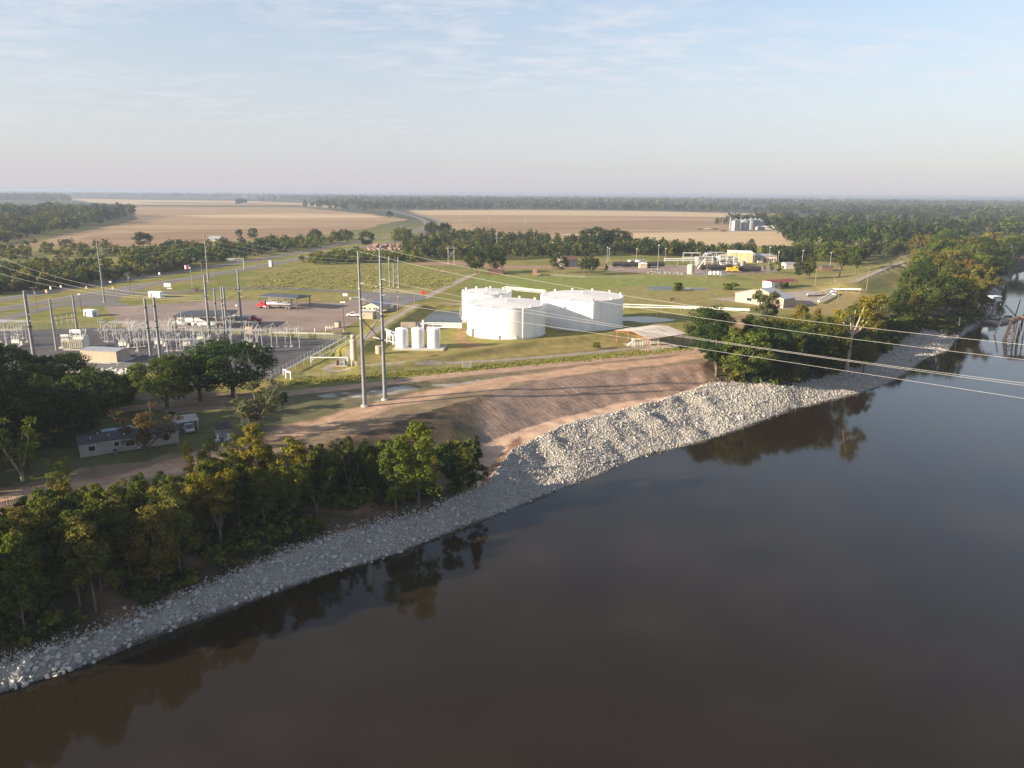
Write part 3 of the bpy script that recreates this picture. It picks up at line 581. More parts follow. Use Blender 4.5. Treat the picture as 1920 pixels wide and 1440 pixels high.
def proto(kind, i, lod=0):
    """unit trees: height h and crown written in metres; returns (trunk mesh, crown mesh, nominal height)"""
    key = (kind, i, lod)
    if key in TREE: return TREE[key]
    rr = random.Random(hash_key(kind) + i * 31 + 5); mb = MB(); cl = []
    U = rr.uniform
    if kind == 'slender':                     # young riverside cottonwood, see-through crown from low down
        h = 13.0; top = Vector((U(-.5, .5), U(-.5, .5), h - 1.0)); mb.cyl((0, 0, -0.6), (0, 0, 2.5), .17, .13, 6); branch(mb, (0, 0, 2.5), top, .13, .03, 6, .35, rr)
        for k in range(44):
            t = U(0.08, 1.0); z = 1.6 + t * (h - 2.6); R = 3.0 * (1.0 - 0.55 * abs(t - 0.45) - 0.25 * t) * U(0.35, 1.0); an = U(0, 6.28)
            p = Vector((math.cos(an) * R, math.sin(an) * R, z + U(0, .5))); cl.append((*p, U(0.65, 1.2) * (1.1 - 0.35 * t)))
            if k % 3 == 0: mb.cyl((0, 0, max(2, z - R * 0.9)), p, .05, .015, 4, False)
        cl.append((top.x, top.y, h - 0.7, 0.7)); per, sz = 84, .25
    elif kind == 'round':                     # broad spreading oak or hackberry
        h = 14.0; mb.cyl((0, 0, -0.6), (0, 0, 2.6), .42, .33, 8)
        for k in range(5):
            an = k * 1.256 + U(-.4, .4); e = Vector((math.cos(an) * U(2, 3.6), math.sin(an) * U(2, 3.6), U(6, 9.5))); branch(mb, (0, 0, 2.4), e, .22, .06, 6, .5, rr)
        for k in range(92):
            an = U(0, 6.28); u = U(-0.95, 1); q = math.sqrt(max(0, 1 - u * u)); m = U(0.62, 1.0)
            cl.append((math.cos(an) * 6.6 * q * m, math.sin(an) * 6.6 * q * m, 8.0 + 5.2 * u * m, U(0.95, 1.8)))
        per, sz = 92, .33
    elif kind == 'tall':                      # upright oval woodland crown
        h = 17.0; mb.cyl((0, 0, -0.6), (0, 0, 5), .32, .24, 7); branch(mb, (0, 0, 5), (U(-.6, .6), U(-.6, .6), h - 2), .24, .05, 6, .4, rr)
        for k in range(4):
            an = U(0, 6.28); branch(mb, (0, 0, U(4, 8)), (math.cos(an) * 2.6, math.sin(an) * 2.6, U(8, 13)), .12, .04, 5, .3, rr)
        for k in range(74):
            an = U(0, 6.28); u = U(-0.95, 1); q = math.sqrt(max(0, 1 - u * u)) * (1.0 if u < 0 else 1 - 0.25 * u); m = U(0.6, 1.0)
            cl.append((math.cos(an) * 4.5 * q * m, math.sin(an) * 4.5 * q * m, 9.2 + 7.0 * u * m, U(0.95, 1.7)))
        per, sz = 86, .34
    elif kind == 'lumpy':                     # several heads of foliage, billowy
        h = 15.0; mb.cyl((0, 0, -0.6), (0, 0, 3), .38, .3, 7); heads = []
        for k in range(9):
            an = k * 2.4 + U(-.3, .3); R = U(1.0, 4.6); heads.append(Vector((math.cos(an) * R, math.sin(an) * R, U(4.5, 12.8) if k > 1 else 12.6))); branch(mb, (0, 0, 2.8), heads[-1], .2, .05, 6, .4, rr)
        for hd in heads:
            for k in range(10):
                d = Vector((rr.gauss(0, 1), rr.gauss(0, 1), rr.gauss(0, .8))).normalized() * U(1.1, 2.1); cl.append((*(hd + d), U(.7, 1.25)))
        per, sz = 92, .31
    elif kind == 'wispy':                     # willow-like, feathery with light showing through
        h = 12.0; mb.cyl((0, 0, -0.5), (0, 0, 1.2), .26, .22, 7)
        for k in range(5):
            an = k * 1.256 + U(-.5, .5); R = U(1.5, 4.2); e = Vector((math.cos(an) * R, math.sin(an) * R, U(7, 11))); branch(mb, (0, 0, 1.0), e, .14, .04, 5, .6, rr)
            for j in range(9):
                t = U(.35, 1.05); p = Vector((0, 0, 1)).lerp(e, t); cl.append((p.x + U(-.9, .9), p.y + U(-.9, .9), p.z + U(-1.2, .5), U(.45, .95)))
        per, sz = 80, .22
    elif kind == 'snag':                      # half dead tree: long bare trunk, naked forks, leaves left on one side
        h = 19.0; f0 = Vector((.3, 0, 9.0)); mb.cyl((0, 0, -.5), (.1, 0, 5), .52, .42, 9); mb.cyl((.1, 0, 5), f0, .42, .34, 9)
        for e in ((-3.4, .3, 14.2), (-1.2, -.6, 14.6), (.6, .5, 15.2), (3.6, -.3, 12.6), (4.4, .6, 15.5), (2.2, -1, 17)):
            m_ = f0.lerp(Vector(e), .5) + Vector((0, 0, -.5)); mb.cyl(f0, m_, .24, .17, 7); mb.cyl(m_, e, .17, .06, 6); mb.cyl(m_, m_ + Vector((U(-1, 1), U(-1, 1), 1.8)), .09, .03, 5)
        for k in range(64):
            if k < 50: p = (U(1.2, 6.0), U(-2.2, 2.2), U(11.0, 18.3)); 
            else: p = (U(-4.6, -2.2), U(-1, 1), U(10.5, 15))
            if k < 50 and p[0] > 4.6 and p[2] > 16.5: p = (p[0] - 2, p[1], p[2])
            cl.append((*p, U(.55, 1.05)))
        per, sz = 90, .27
    elif kind == 'shrub':
        h = 3.2
        for k in range(4): 
            an = U(0, 6.28); mb.cyl((0, 0, -.2), (math.cos(an) * .7, math.sin(an) * .7, 1.8), .05, .02, 4, False)
        for k in range(16):
            an = U(0, 6.28); R = 1.3 * math.sqrt(U(0, 1)); cl.append((math.cos(an) * R, math.sin(an) * R, U(.5, 2.7) - R * .3, U(.4, .75)))
        per, sz = 55, .26
    elif kind == 'conic':                     # dark pyramidal tree of the belt along the track
        h = 12.0; mb.cyl((0, 0, -0.5), (0, 0, h - 1), .2, .03, 6)
        for k in range(40):
            t = U(0.06, 1) ** 0.8; R = 2.9 * (1.04 - t) * U(.5, 1); an = U(0, 6.28); cl.append((math.cos(an) * R, math.sin(an) * R, 1 + t * (h - 1.8), U(.55, 1.0) * (1.15 - .55 * t)))
        per, sz = 50, .36
    if lod: keep = {1: 1.0, 2: 0.72}[lod]; rr.shuffle(cl); cl = cl[:int(len(cl) * keep)]; per = {1: 34, 2: 20}[lod]; sz *= {1: 1.42, 2: 2.1}[lod]
    r = (mb.mesh('trunk', MT['bark'], True), crown_mesh('crown', cl, per, sz, rr.randint(0, 9999)), h); TREE[key] = r; return r
def hash_key(s): return sum(ord(c) * (i + 3) for i, c in enumerate(s))
TRNG = random.Random(11)
HUE = {'green': (0.090, 0.114, 0.021), 'dark': (0.040, 0.062, 0.018), 'olive': (0.130, 0.126, 0.027), 'yellow': (0.20, 0.178, 0.022), 'gold': (0.165, 0.135, 0.026), 'orange': (0.165, 0.108, 0.036), 'bright': (0.125, 0.155, 0.018), 'grey': (0.105, 0.115, 0.055), 'pine': (0.036, 0.056, 0.022), 'brown': (0.12, 0.085, 0.035), 'grass': (0.20, 0.21, 0.045), 'straw': (0.26, 0.215, 0.07)}
NTREE = [0]
def tree(kind, loc, h, hue, label, group=None, wide=1.0, lod=0, i=None, name='tree', cat=None, jit=0.14, bark=None):
    i = TRNG.randrange(4 if lod < 2 else 3) if i is None else i
    tm, cm, h0 = proto(kind, i, lod); s = h / h0
    t = thing(name, label, cat or ('shrub' if kind == 'shrub' else 'tree'), loc, TRNG.uniform(0, 6.28), group)
    t.scale = (s * wide, s * wide, s)
    a = link('trunk' if kind != 'shrub' else 'stem', tm, t); b = link('crown' if kind != 'shrub' else 'foliage', cm, t)
    if bark: a.material_slots[0].link = 'OBJECT'; a.material_slots[0].material = MT[bark]
    c = HUE[hue]; k = 1 + TRNG.uniform(-jit, jit) * 1.6; r = 1 + TRNG.uniform(-jit, jit)
    b.color = (c[0] * k * r, c[1] * k, c[2] * k, 1); NTREE[0] += 1
    return t
def tpx(kind, bx, by, ty, hue, label, **kw):
    p = gz(bx, by); return tree(kind, p, htop(p, ty), hue, label, **kw)
# --- named trees of the river bank, the home and the lawns
tpx('slender', 786, 948, 788, 'bright', 'bright yellow-green tree, tallest at the stone end of the bank belt', wide=1.2, i=1, jit=0)
tpx('slender', 742, 955, 812, 'green', 'tall green tree with a see-through crown left of the bright yellow-green one')
tpx('lumpy', 850, 925, 838, 'dark', 'low dark spreading tree between the bright tree and the bushy last one', wide=.9)
tpx('conic', 893, 915, 812, 'dark', 'last dark bushy tree of the bank belt, right beside the bare red soil', wide=.95)
tpx('slender', 486, 940, 792, 'yellow', 'tall tree with a yellow lit head in front of the small dark shed', wide=1.1, i=2, jit=0)
tpx('slender', 556, 945, 817, 'yellow', 'yellow-green tree right of the yellow headed one, under the dirt track', wide=1.25, i=0, jit=0)
tpx('slender', 446, 935, 812, 'olive', 'thin olive tree left of the yellow headed one', i=3)
tpx('wispy', 366, 905, 818, 'yellow', 'open yellow-leaved tree right below the corner of the mobile home', wide=.9, jit=0)
tpx('slender', 398, 925, 822, 'olive', 'small yellow-olive tree right of the open yellow-leaved tree', wide=1.1)
tpx('wispy', 118, 930, 852, 'bright', 'short leafy tree below the left end of the mobile home', wide=.95)
tpx('lumpy', 120, 1010, 892, 'olive', 'broad olive-gold tree above the dirt track bend on the left', wide=.95, jit=0)
tpx('wispy', 43, 902, 778, 'bright', 'forked tree with bright leaves standing on the lit grass left of the home', wide=1.25, i=1, bark='palebark', jit=0)
tpx('lumpy', 14, 846, 752, 'olive', 'pale olive treetop at the left edge above the forked tree')
tpx('round', 314, 764, 664, 'green', 'large oak with a leaning trunk above the carport drive', wide=1.3, i=0)
tpx('round', 376, 752, 652, 'dark', 'large dark oak beside the dirt road, left of the tallest one', wide=1.3, i=1)
tpx('round', 438, 744, 632, 'dark', 'tallest oak in front of the switchyard pipework', wide=1.45, i=2)
tpx('wispy', 478, 818, 690, 'grey', 'feathery grey-green willow beside the white trailer box', wide=1.5, i=2, jit=0)
tpx('lumpy', 530, 770, 735, 'dark', 'dark low bush-like tree behind the feathery willow', wide=1.4)
tpx('wispy', 272, 852, 748, 'brown', 'half bare brownish tree hiding the middle of the mobile home', wide=1.6, i=0, jit=0)
tpx('shrub', 323, 782, 769, 'dark', 'round dark bush beside the carport')
_t = tpx('snag', 1587, 697, 552, 'yellow', 'half dead tree with pale forked trunk and yellow leaves in front of the river wood', wide=.95, i=0, bark='palebark', jit=0); _t.rotation_euler = (0, 0, 0)
tpx('lumpy', 1618, 700, 642, 'olive', 'low olive tree right of the half dead tree', wide=1.0, i=1, jit=0)
tpx('lumpy', 1432, 640, 538, 'grey', 'grey-green tree in front of the gabled metal building', wide=.75, jit=0)
tpx('tall', 1496, 655, 560, 'gold', 'golden tree right of the gabled metal building', wide=.72, i=0, jit=0)
tpx('tall', 1528, 650, 575, 'gold', 'smaller golden tree beside the golden one', wide=.6, i=1, jit=0)
tpx('lumpy', 1816, 560, 487, 'orange', 'orange autumn crown in the river wood', wide=.9, jit=0)
tpx('lumpy', 1790, 590, 516, 'gold', 'golden crown above the dock, left of the orange one', wide=1.1, jit=0)
tpx('lumpy', 1838, 585, 518, 'olive', 'olive-gold crown hanging over the dock roof', wide=1.1, jit=0)
tpx('lumpy', 1760, 545, 478, 'olive', 'yellowish broad crown at the end of the levee road', wide=1.2)
tpx('round', 893, 513, 466, 'dark', 'round dark tree alone on the meadow behind the smallest tank, left of a pair', i=2, lod=1)
tpx('round', 931, 511, 473, 'dark', 'round dark tree right of the lone one, beside the wooden pole', i=1, lod=1)
tpx('round', 1049, 512, 477, 'dark', 'dark rounded tree on the meadow left of the pale barn', wide=1.1, i=0, lod=1)
tpx('round', 1105, 515, 478, 'dark', 'dark rounded tree on the meadow right of the pale barn', wide=1.15, i=3, lod=1)
tpx('conic', 1136, 509, 494, 'dark', 'small pointed tree touching the right meadow tree', wide=1.2, lod=1)
tpx('shrub', 1271, 545, 526, 'green', 'pointed shrub on the lagoon bank', wide=1.2, lod=1)
tpx('shrub', 1370, 543, 528, 'green', 'spreading shrub left of the white red-roofed shed', wide=1.8, lod=1)
tpx('shrub', 1470, 541, 526, 'dark', 'dark shrub climbing the white red-roofed shed', wide=1.2, lod=1)
tpx('shrub', 1118, 655, 640, 'green', 'low spiky bush on the dry lawn left of the pavilion', wide=1.2, lod=1)
tpx('round', 269, 467, 431, 'dark', 'big round tree alone at the edge of the stubble field', i=1, lod=1, wide=1.05)
tpx('round', 449, 447, 428, 'dark', 'left of two single trees standing in the stubble field', i=1, lod=2, wide=.8)
tpx('round', 475, 450, 426, 'dark', 'right of two single trees standing in the stubble field', i=2, lod=2, wide=.9)
tpx('round', 593, 456, 427, 'dark', 'tall round tree left of the highway curve hedge', i=0, lod=1, wide=.9)
tpx('round', 646, 451, 427, 'dark', 'round tree nearest the highway in the hedge left of it', i=1, lod=1, wide=.8)
tpx('round', 688, 466, 431, 'dark', 'dark tree standing between the carriageways and the scrap pile', i=2, lod=1, wide=.95)
tpx('round', 755, 464, 422, 'green', 'big tree right of the scrap pile, left end of the long tree belt', i=3, lod=1, wide=1.05)
tpx('round', 808, 447, 414, 'dark', 'left of two tall trees beside the highway bend', i=0, lod=1, wide=.9)
tpx('round', 833, 447, 414, 'dark', 'right of two tall trees beside the highway bend', i=1, lod=1, wide=.95)
tpx('round', 731, 410, 394, 'dark', 'small round tree beside the highway before the bend', i=1, lod=2, wide=.95)
tpx('round', 1118, 470, 423, 'dark', 'tallest dark crown of the long tree belt', i=0, lod=1, wide=1.5)
tpx('round', 1158, 470, 427, 'dark', 'dark crown right of the tallest in the long tree belt', i=2, lod=1, wide=1.3)
tpx('tall', 1407, 476, 446, 'dark', 'upright tree sticking out of the low belt behind the yellow warehouse', i=2, lod=1, wide=1.2)
tpx('round', 1520, 475, 428, 'dark', 'large dark tree at the right end of the straw field', i=0, lod=1, wide=1.0)
tpx('round', 1556, 476, 422, 'dark', 'large dark tree behind the facility road, left of the brick chimney', i=1, lod=1, wide=1.0)
tpx('round', 1600, 478, 418, 'dark', 'large dark tree right of the facility road', i=3, lod=1, wide=1.0)
tpx('lumpy', 1574, 519, 462, 'green', 'broad lit tree on the yard left of the levee road', i=1, lod=1, wide=.95)
tpx('lumpy', 1604, 514, 460, 'green', 'broad tree in front of the levee road, right of a similar one', i=2, lod=1, wide=.9)
tpx('tall', 1497, 523, 480, 'dark', 'pointed dark tree behind the white red-roofed shed', i=1, lod=1, wide=.9)
tpx('tall', 1517, 522, 478, 'green', 'leafy upright tree behind the red roof, right of a pointed dark one', i=0, lod=1, wide=.9)
for kk, (px, py, ty) in enumerate([(1446, 512, 492), (1460, 514, 490), (1434, 508, 498)]):
    tpx('lumpy', px, py, ty, 'green', ['low bushy tree left of the red-roofed shed, between the rail cars and it', 'bushy tree nearest the gable of the red-roofed shed', 'small bush at the end of the rail cars'][kk], lod=1, wide=.9)
# --- the belt along the left bank
SIL = [(-120, 905), (0, 945), (60, 915), (105, 905), (180, 905), (260, 885), (330, 872), (400, 850), (430, 842), (500, 835), (560, 832), (620, 822), (680, 818), (730, 822), (800, 832), (860, 845), (900, 828), (935, 850)]
def bank_pt(x, f):
    y0, y1, z1, y2, z2, y3, w = bank_knots(np.array([x])); y = float(y1[0] + f * (y3[0] - y1[0])); return Vector((x, y, hz(x, y)))
HW_ = {'green': 'green', 'olive': 'olive', 'dark': 'dark green', 'bright': 'bright leafy', 'yellow': 'yellowing', 'brown': 'half bare brownish', 'gold': 'gold tinted'}
def belt():
    rr = random.Random(21); n = 0; placed = []
    for k in range(3000):
        x = rr.uniform(-92, -6.5); f = rr.uniform(0.12 if x < -50 else 0.25, 0.98); p = bank_pt(x, f)
        if x > -17 and f > 0.62 - 0.02 * (x + 17): continue
        if any(math.hypot(p.x - q.x, p.y - q.y) < (2.6 if f > .5 else 2.3) for q in placed): continue
        px, py = pr(p)
        if px < -260 or px > 905: continue
        if px < 0 and rr.random() < 0.5: continue
        top = np.interp(px, [q[0] for q in SIL], [q[1] for q in SIL]) + rr.uniform(-6, 66) * (1.2 - f)
        h = min(htop(p, top), 15.0)
        if h < 4: continue
        placed.append(p)
        fl = px < 250
        hue = rr.choices(['green', 'olive', 'dark', 'bright', 'yellow', 'brown'], [4.5, 5 if fl else 3, 2.6, 0.9, 2.0 if f > .6 else .5, .15])[0]
        kind = rr.choices(['slender', 'tall', 'wispy', 'lumpy'], [9, .6, 1.6, .35])[0]
        place = ('beyond the left end of the stones' if px < 0 else 'above the lowest stones' if px < 160 else 'below the left end of the mobile home' if px < 250 else 'below the right end of the mobile home' if px < 350 else 'below the carport' if px < 430 else 'below the small dark shed' if px < 540 else 'below the tall paired poles' if px < 740 else 'near the bright yellow-green tree')
        row = 'upper row' if f > .68 else 'mid slope' if f > .4 else 'lowest row'
        tree(kind, p, h, hue, f'{HW_[hue]} belt tree {place}, {row}', 'young trees in the belt above the riprap', wide=rr.uniform(.82, 1.05) * (1.0 if h > 8 else 1.25)); n += 1
        if n >= 124: break
belt()
# --- dark trees at the left behind the home
def left_wood():
    rr = random.Random(5)
    for (bx, by, ty) in [(-40, 760, 640), (10, 742, 648), (40, 765, 690), (90, 740, 672), (128, 735, 668), (60, 800, 716), (150, 770, 706), (196, 760, 712), (230, 752, 706), (110, 812, 742), (-50, 830, 690), (190, 742, 700), (-140, 800, 640), (-200, 880, 650), (-120, 940, 700), (-260, 800, 620), (-30, 720, 655), (60, 845, 775), (150, 822, 752), (0, 825, 738), (222, 775, 722), (252, 742, 702), (30, 790, 720), (100, 765, 690)]:
        p = gz(bx, by); tree(rr.choice(['round', 'round', 'lumpy']), p, htop(p, ty - 8), 'dark', ('dark shade tree of the back row by the switchyard stones' if by < 756 else 'dark shade tree of the grove behind the mobile home') if bx >= 0 else 'dark shade tree at the left edge beside the dirt road', 'dark shade trees of the grove by the home', wide=rr.uniform(1.1, 1.35))
    # grove running on beyond the left edge of the view
    for (x, y, h) in [(-140, 100, 17), (-128, 120, 16), (-150, 130, 18), (-160, 90, 17), (-170, 150, 18), (-104, 131, 16), (-112, 118, 16), (-122, 136, 17), (-99, 121, 13), (-128, 47, 16), (-117, 42, 14), (-100, 138, 16), (-107, 144, 17), (-98, 149, 15), (-94, 158, 15)]:
        tree('round', (x, y, hz(x, y)), h, 'dark', 'dark shade tree of the grove running on beyond the left edge', 'dark shade trees beyond the left edge', lod=1)
left_wood()
# --- river wood on the right
def river_wood():
    rr = random.Random(9); placed = []; n = 0
    WOOD = G2((1530, 640), (1700, 560), (1705, 500), (1745, 470), (1800, 440), (2000, 425), (2000, 640))
    for k in range(11000):
        x, y = (rr.uniform(63, 112), rr.uniform(212, 285)) if k < 2500 else (rr.uniform(90, 470), rr.uniform(236, 900))
        y0, y1, z1, y2, z2, y3, w = [float(v[0]) for v in bank_knots(np.array([x]))]
        if y < y1 + 1.5: continue
        z = hz(x, y); p = Vector((x, y, z)); px, py = pr(p)
        if px > 1985: continue
        dep = y - y1
        if dep > 26 and not (x > 165 and inpoly(np.array([x]), np.array([y]), WOOD)[0]): continue
        if x < 100 and dep > 24: continue
        if x < 68 and y > 240: continue
        if k < 2500 and n >= 50: continue
        if 1540 < px < 1640 and dep < 10: continue
        if x < 260 and n > 104: continue
        if 1425 < px < 1478 and py < 620: continue
        if seg_dist(np.array([x]), np.array([y]), LEVEE)[0] < 13: continue
        dmin = 4.5 if x < 112 else 7.8
        if y > 420: dmin *= 1.25
        if any(math.hypot(p.x - c.x, p.y - c.y) < dmin for c in placed): continue
        placed.append(p)
        h = rr.uniform(13.5, 19.5) if x < 105 else rr.uniform(15, 22.5)
        if dep < 4 and x > 100: h *= .75
        if 1340 < px < 1570 and 580 < py < 690: h = min(h, htop(p, 590 if px > 1400 else 612))
        if 1480 < px < 1700 and dep > 12: h = min(h, htop(p, np.interp(px, [1480, 1560, 1640, 1700], [612, 590, 550, 540])))
        if h < 4: continue
        hue = rr.choices(['green', 'dark', 'olive', 'yellow', 'gold'], [4, 7, 2.5 if y > 330 else 1.0, .4, .15])[0]
        kind = rr.choices(['tall', 'lumpy', 'round', 'slender'], [3, 4, 3, 2.5 if x < 105 else 0])[0]
        place = 'at the corner by the graded slope' if px < 1410 else 'before the gabled building' if px < 1500 else 'around the half dead tree' if px < 1650 else 'at the stone spit' if y < 335 else 'above the dock' if px < 1800 and y < 470 else 'beside the dock and wreck' if y < 470 else 'along the far river bend' if px < 1800 else 'over the far shore by the bend' if px < 1860 else 'at the far right edge'
        row = 'at the water' if dep < 8 else 'set back'
        tree(kind, p, h, hue, f'{HW_[hue]} {"tall" if h > 14.5 else "lower"} tree {place}, {row}', 'trees of the river wood on the right', wide=rr.uniform(.9, 1.2), lod=1 if y > 260 else 0); n += 1
        if n >= 126: break
    return n
n_rw = river_wood()
# --- masses nobody could count
FARLEAF = bpy.data.materials.new('far_leaf'); FARLEAF.use_nodes = True
def _fl():
    nt = FARLEAF.node_tree; N = nt.nodes; L = nt.links; N.clear()
    out = N.new('ShaderNodeOutputMaterial'); di = N.new('ShaderNodeBsdfDiffuse'); tr = N.new('ShaderNodeBsdfTranslucent'); mx = N.new('ShaderNodeMixShader'); mx.inputs[0].default_value = .25
    at = N.new('ShaderNodeAttribute'); at.attribute_name = 'Col'; gn = N.new('ShaderNodeNewGeometry'); r2 = N.new('ShaderNodeMapRange'); r2.inputs['To Min'].default_value = .7; r2.inputs['To Max'].default_value = 1.35; L.new(gn.outputs['Random Per Island'], r2.inputs['Value'])
    m = N.new('ShaderNodeMixRGB'); m.blend_type = 'MULTIPLY'; m.inputs[0].default_value = 1; L.new(at.outputs['Color'], m.inputs[1]); L.new(r2.outputs[0], m.inputs[2])
    L.new(m.outputs[0], di.inputs[0]); L.new(m.outputs[0], tr.inputs[0]); L.new(di.outputs[0], mx.inputs[1]); L.new(tr.outputs[0], mx.inputs[2]); L.new(mx.outputs[0], out.inputs[0])
_fl()
def mass(name, label, cat, pts, hs, wd, nq, hues, seed, up=0.0, low=0.12, dim=1.0):
    """many crowns joined into one stuff object: pts (n,2), heights, crown width / height, leaf sprays each"""
    rs = np.random.RandomState(seed); n = len(pts); pts = np.asarray(pts, float); hs = np.asarray(hs, float)
    d = rs.randn(n, nq, 3); d /= np.linalg.norm(d, axis=2)[..., None]
    # a few lobes per crown
    nl = 5; lob = rs.randn(n, nl, 3); lob /= np.linalg.norm(lob, axis=2)[..., None]; lob *= 0.55
    li = rs.randint(0, nl, (n, nq)); c = np.take_along_axis(lob, li[..., None].repeat(3, 2), 1)
    q = c + d * 0.52 * (0.6 + 0.45 * rs.rand(n, nq, 1))
    R = np.stack([hs * wd * 0.5, hs * wd * 0.5, hs * (1 - low) * 0.5], -1)[:, None, :]
    base = np.stack([pts[:, 0], pts[:, 1], H(pts[:, 0], pts[:, 1]) + hs * (low + (1 - low) * 0.5)], -1)[:, None, :]
    P = base + q * R
    nr = d * 0.8 + rs.randn(n, nq, 3) * 0.45 + np.array((-.6, -.25, 1.0)) * up; nr /= np.linalg.norm(nr, axis=2)[..., None]
    u = np.cross(nr, rs.randn(n, nq, 3)); u /= np.linalg.norm(u, axis=2)[..., None] + 1e-6; v = np.cross(nr, u)
    s = (hs[:, None, None] * wd * 1.25 / math.sqrt(nq) * (0.6 + 0.7 * rs.rand(n, nq, 1)))
    V = np.stack([P - u * s, P - v * s * .55, P + u * s, P + v * s * .55], 2).reshape(-1, 3)
    hc = np.array([HUE[h] for h in hues]); col = dim * hc[rs.randint(0, len(hc), n)] * (0.8 + 0.4 * rs.rand(n, 1))
    col = np.repeat(col, nq * 4, 0); Fc = np.arange(len(V)).reshape(-1, 4)
    o = link(name, np_mesh(name, V, Fc, FARLEAF, col), kind='stuff'); tag(o, label, cat); return o
def scatter_px(poly, n, seed):
    """points spread evenly over what the camera sees of a ground polygon given in pixels"""
    rs = np.random.RandomState(seed); P = np.array(poly, float); out = []
    lo, hi = P.min(0), P.max(0)
    while len(out) < n:
        x = rs.uniform(lo[0], hi[0], n * 2); y = rs.uniform(lo[1], hi[1], n * 2); m = inpoly(x, y, [tuple(p) for p in poly])
        for a, b in zip(x[m], y[m]): out.append(tuple(g(a, b))[:2])
    return np.array(out[:n])
def masses():
    rs = np.random.RandomState(77)
    p = scatter_px([(-120, 474), (20, 456), (60, 444), (130, 433), (200, 420), (251, 409), (251, 403), (100, 400), (-120, 400)], 620, 1); d = np.hypot(p[:, 0], p[:, 1]); e = np.array([pr((a, b, 0))[1] for a, b in p])
    mass('woodland', 'dense dark woodland block left of the brown stubble field', 'woodland', p, np.interp(e, [400, 415, 440, 474], [27, 24, 15, 9]) * rs.uniform(.75, 1.1, len(p)), 0.85, 110, ['dark', 'dark', 'green', 'olive', 'pine'], 2, dim=.8)
    p = np.vstack([scatter_px([(-60, 470), (60, 458), (170, 462), (340, 480), (330, 492), (200, 482), (60, 486), (-60, 500)], 110, 3), scatter_px([(-60, 560), (60, 545), (150, 536), (330, 508), (330, 500), (160, 517), (110, 500), (-60, 520)], 230, 4), scatter_px([(-60, 520), (130, 500), (300, 492), (340, 502), (150, 530), (-60, 556)], 110, 5)])
    mass('scrub', 'scrubby bushes and small trees on the rough ground left of the highway', 'scrub', p, rs.uniform(4, 10, len(p)), 1.1, 112, ['green', 'olive', 'dark', 'olive', 'grey'], 6, low=0.02)
    p = np.vstack([scatter_px([(230, 488), (330, 472), (480, 462), (640, 447), (668, 452), (560, 472), (430, 490), (330, 508), (250, 515)], 300, 7)])
    mass('hedgerow', 'overgrown hedgerow of trees between the highway and the brown field', 'hedgerow', p, rs.uniform(5, 12.5, len(p)), 0.95, 130, ['green', 'dark', 'olive', 'dark', 'green'], 8, low=0.03)
    p = scatter_px([(560, 496), (600, 484), (665, 478), (700, 480), (770, 484), (800, 492), (690, 493), (600, 497)], 150, 9)
    mass('scrub', 'green scrub thicket between the highway and the meadow', 'scrub', p, rs.uniform(3, 8.5, len(p)), 1.05, 116, ['green', 'bright', 'green', 'olive'], 10, low=0.02)
    p = np.vstack([scatter_px([(740, 474), (780, 452), (850, 442), (960, 446), (1050, 452), (1170, 458), (1180, 478), (1060, 484), (960, 488), (860, 488), (780, 490)], 560, 11), scatter_px([(1160, 478), (1170, 462), (1340, 478), (1500, 484), (1500, 494), (1400, 486), (1300, 482)], 290, 12)])
    mass('tree_belt', 'young dark trees of the long belt between the meadow and the straw field', 'tree belt', p, rs.uniform(7, 13.5, len(p)), 0.72, 104, ['dark', 'green', 'dark', 'pine', 'olive'], 13, low=0.02, dim=.8)
    p = scatter_px([(1490, 488), (1510, 470), (1640, 468), (1740, 470), (1700, 480), (1640, 490), (1600, 500)], 90, 14)
    mass('woodland', 'mixed wood behind the levee road and the facility yard', 'woodland', p, rs.uniform(9, 19, len(p)), 0.85, 200, ['dark', 'green', 'grey', 'green'], 15, low=0.04, dim=.8)
    p = np.vstack([scatter_px([(1500, 470), (1440, 430), (1450, 416), (1560, 408), (2000, 408), (2000, 440), (1800, 455), (1650, 472)], 560, 16), scatter_px([(1340, 421), (1400, 417), (1480, 417), (1480, 426), (1430, 425)], 50, 17)])
    mass('woodland', 'broad bottomland woodland behind the grain bins and the river wood', 'woodland', p, rs.uniform(14, 24, len(p)), 0.85, 104, ['dark', 'green', 'dark', 'grey', 'pine', 'pine'], 18, low=0.05, dim=.72)
    p = np.vstack([scatter_px([(665, 393), (960, 391.8), (1180, 394), (1460, 399), (1460, 397), (1180, 388), (960, 384), (670, 386)], 520, 19), scatter_px([(1440, 400), (2050, 412), (2050, 386), (1440, 384)], 1200, 20), scatter_px([(610, 386.5), (630, 386.5), (660, 386.5), (660, 384), (610, 384)], 26, 21), scatter_px([(478, 376), (515, 377), (515, 376), (478, 375)], 9, 24), scatter_px([(442, 383), (463, 383), (463, 382), (442, 382)], 7, 25), scatter_px([(560, 388), (640, 392), (700, 396), (700, 393), (600, 386)], 24, 26)])
    mass('far_woodland', 'hazy line of woods across the plain beyond the straw field', 'woodland', p, rs.uniform(17, 27, len(p)), 0.95, 46, ['dark', 'green', 'pine', 'grey'], 22, low=0.0, dim=.7)
    p = np.vstack([scatter_px([(-100, 374), (640, 383), (1440, 386), (2050, 392), (2050, 374.5), (960, 366.5), (-100, 359.2)], 5200, 23)])
    # the pale fields far left stay open
    keep = np.ones(len(p), bool); F1 = [(110, 374.5), (110, 368), (470, 371), (640, 380), (640, 390), (250, 388)]
    e = np.array([pr((a, b, 0)) for a, b in p]); keep = ~inpoly(e[:, 0], e[:, 1], F1)
    mass('horizon_woods', 'blue hazy forest filling the plain to the horizon', 'woodland', p[keep], rs.uniform(18, 28, keep.sum()), 2.2, 24, ['dark', 'green', 'pine', 'grey'], 24, low=0.0, dim=.7)
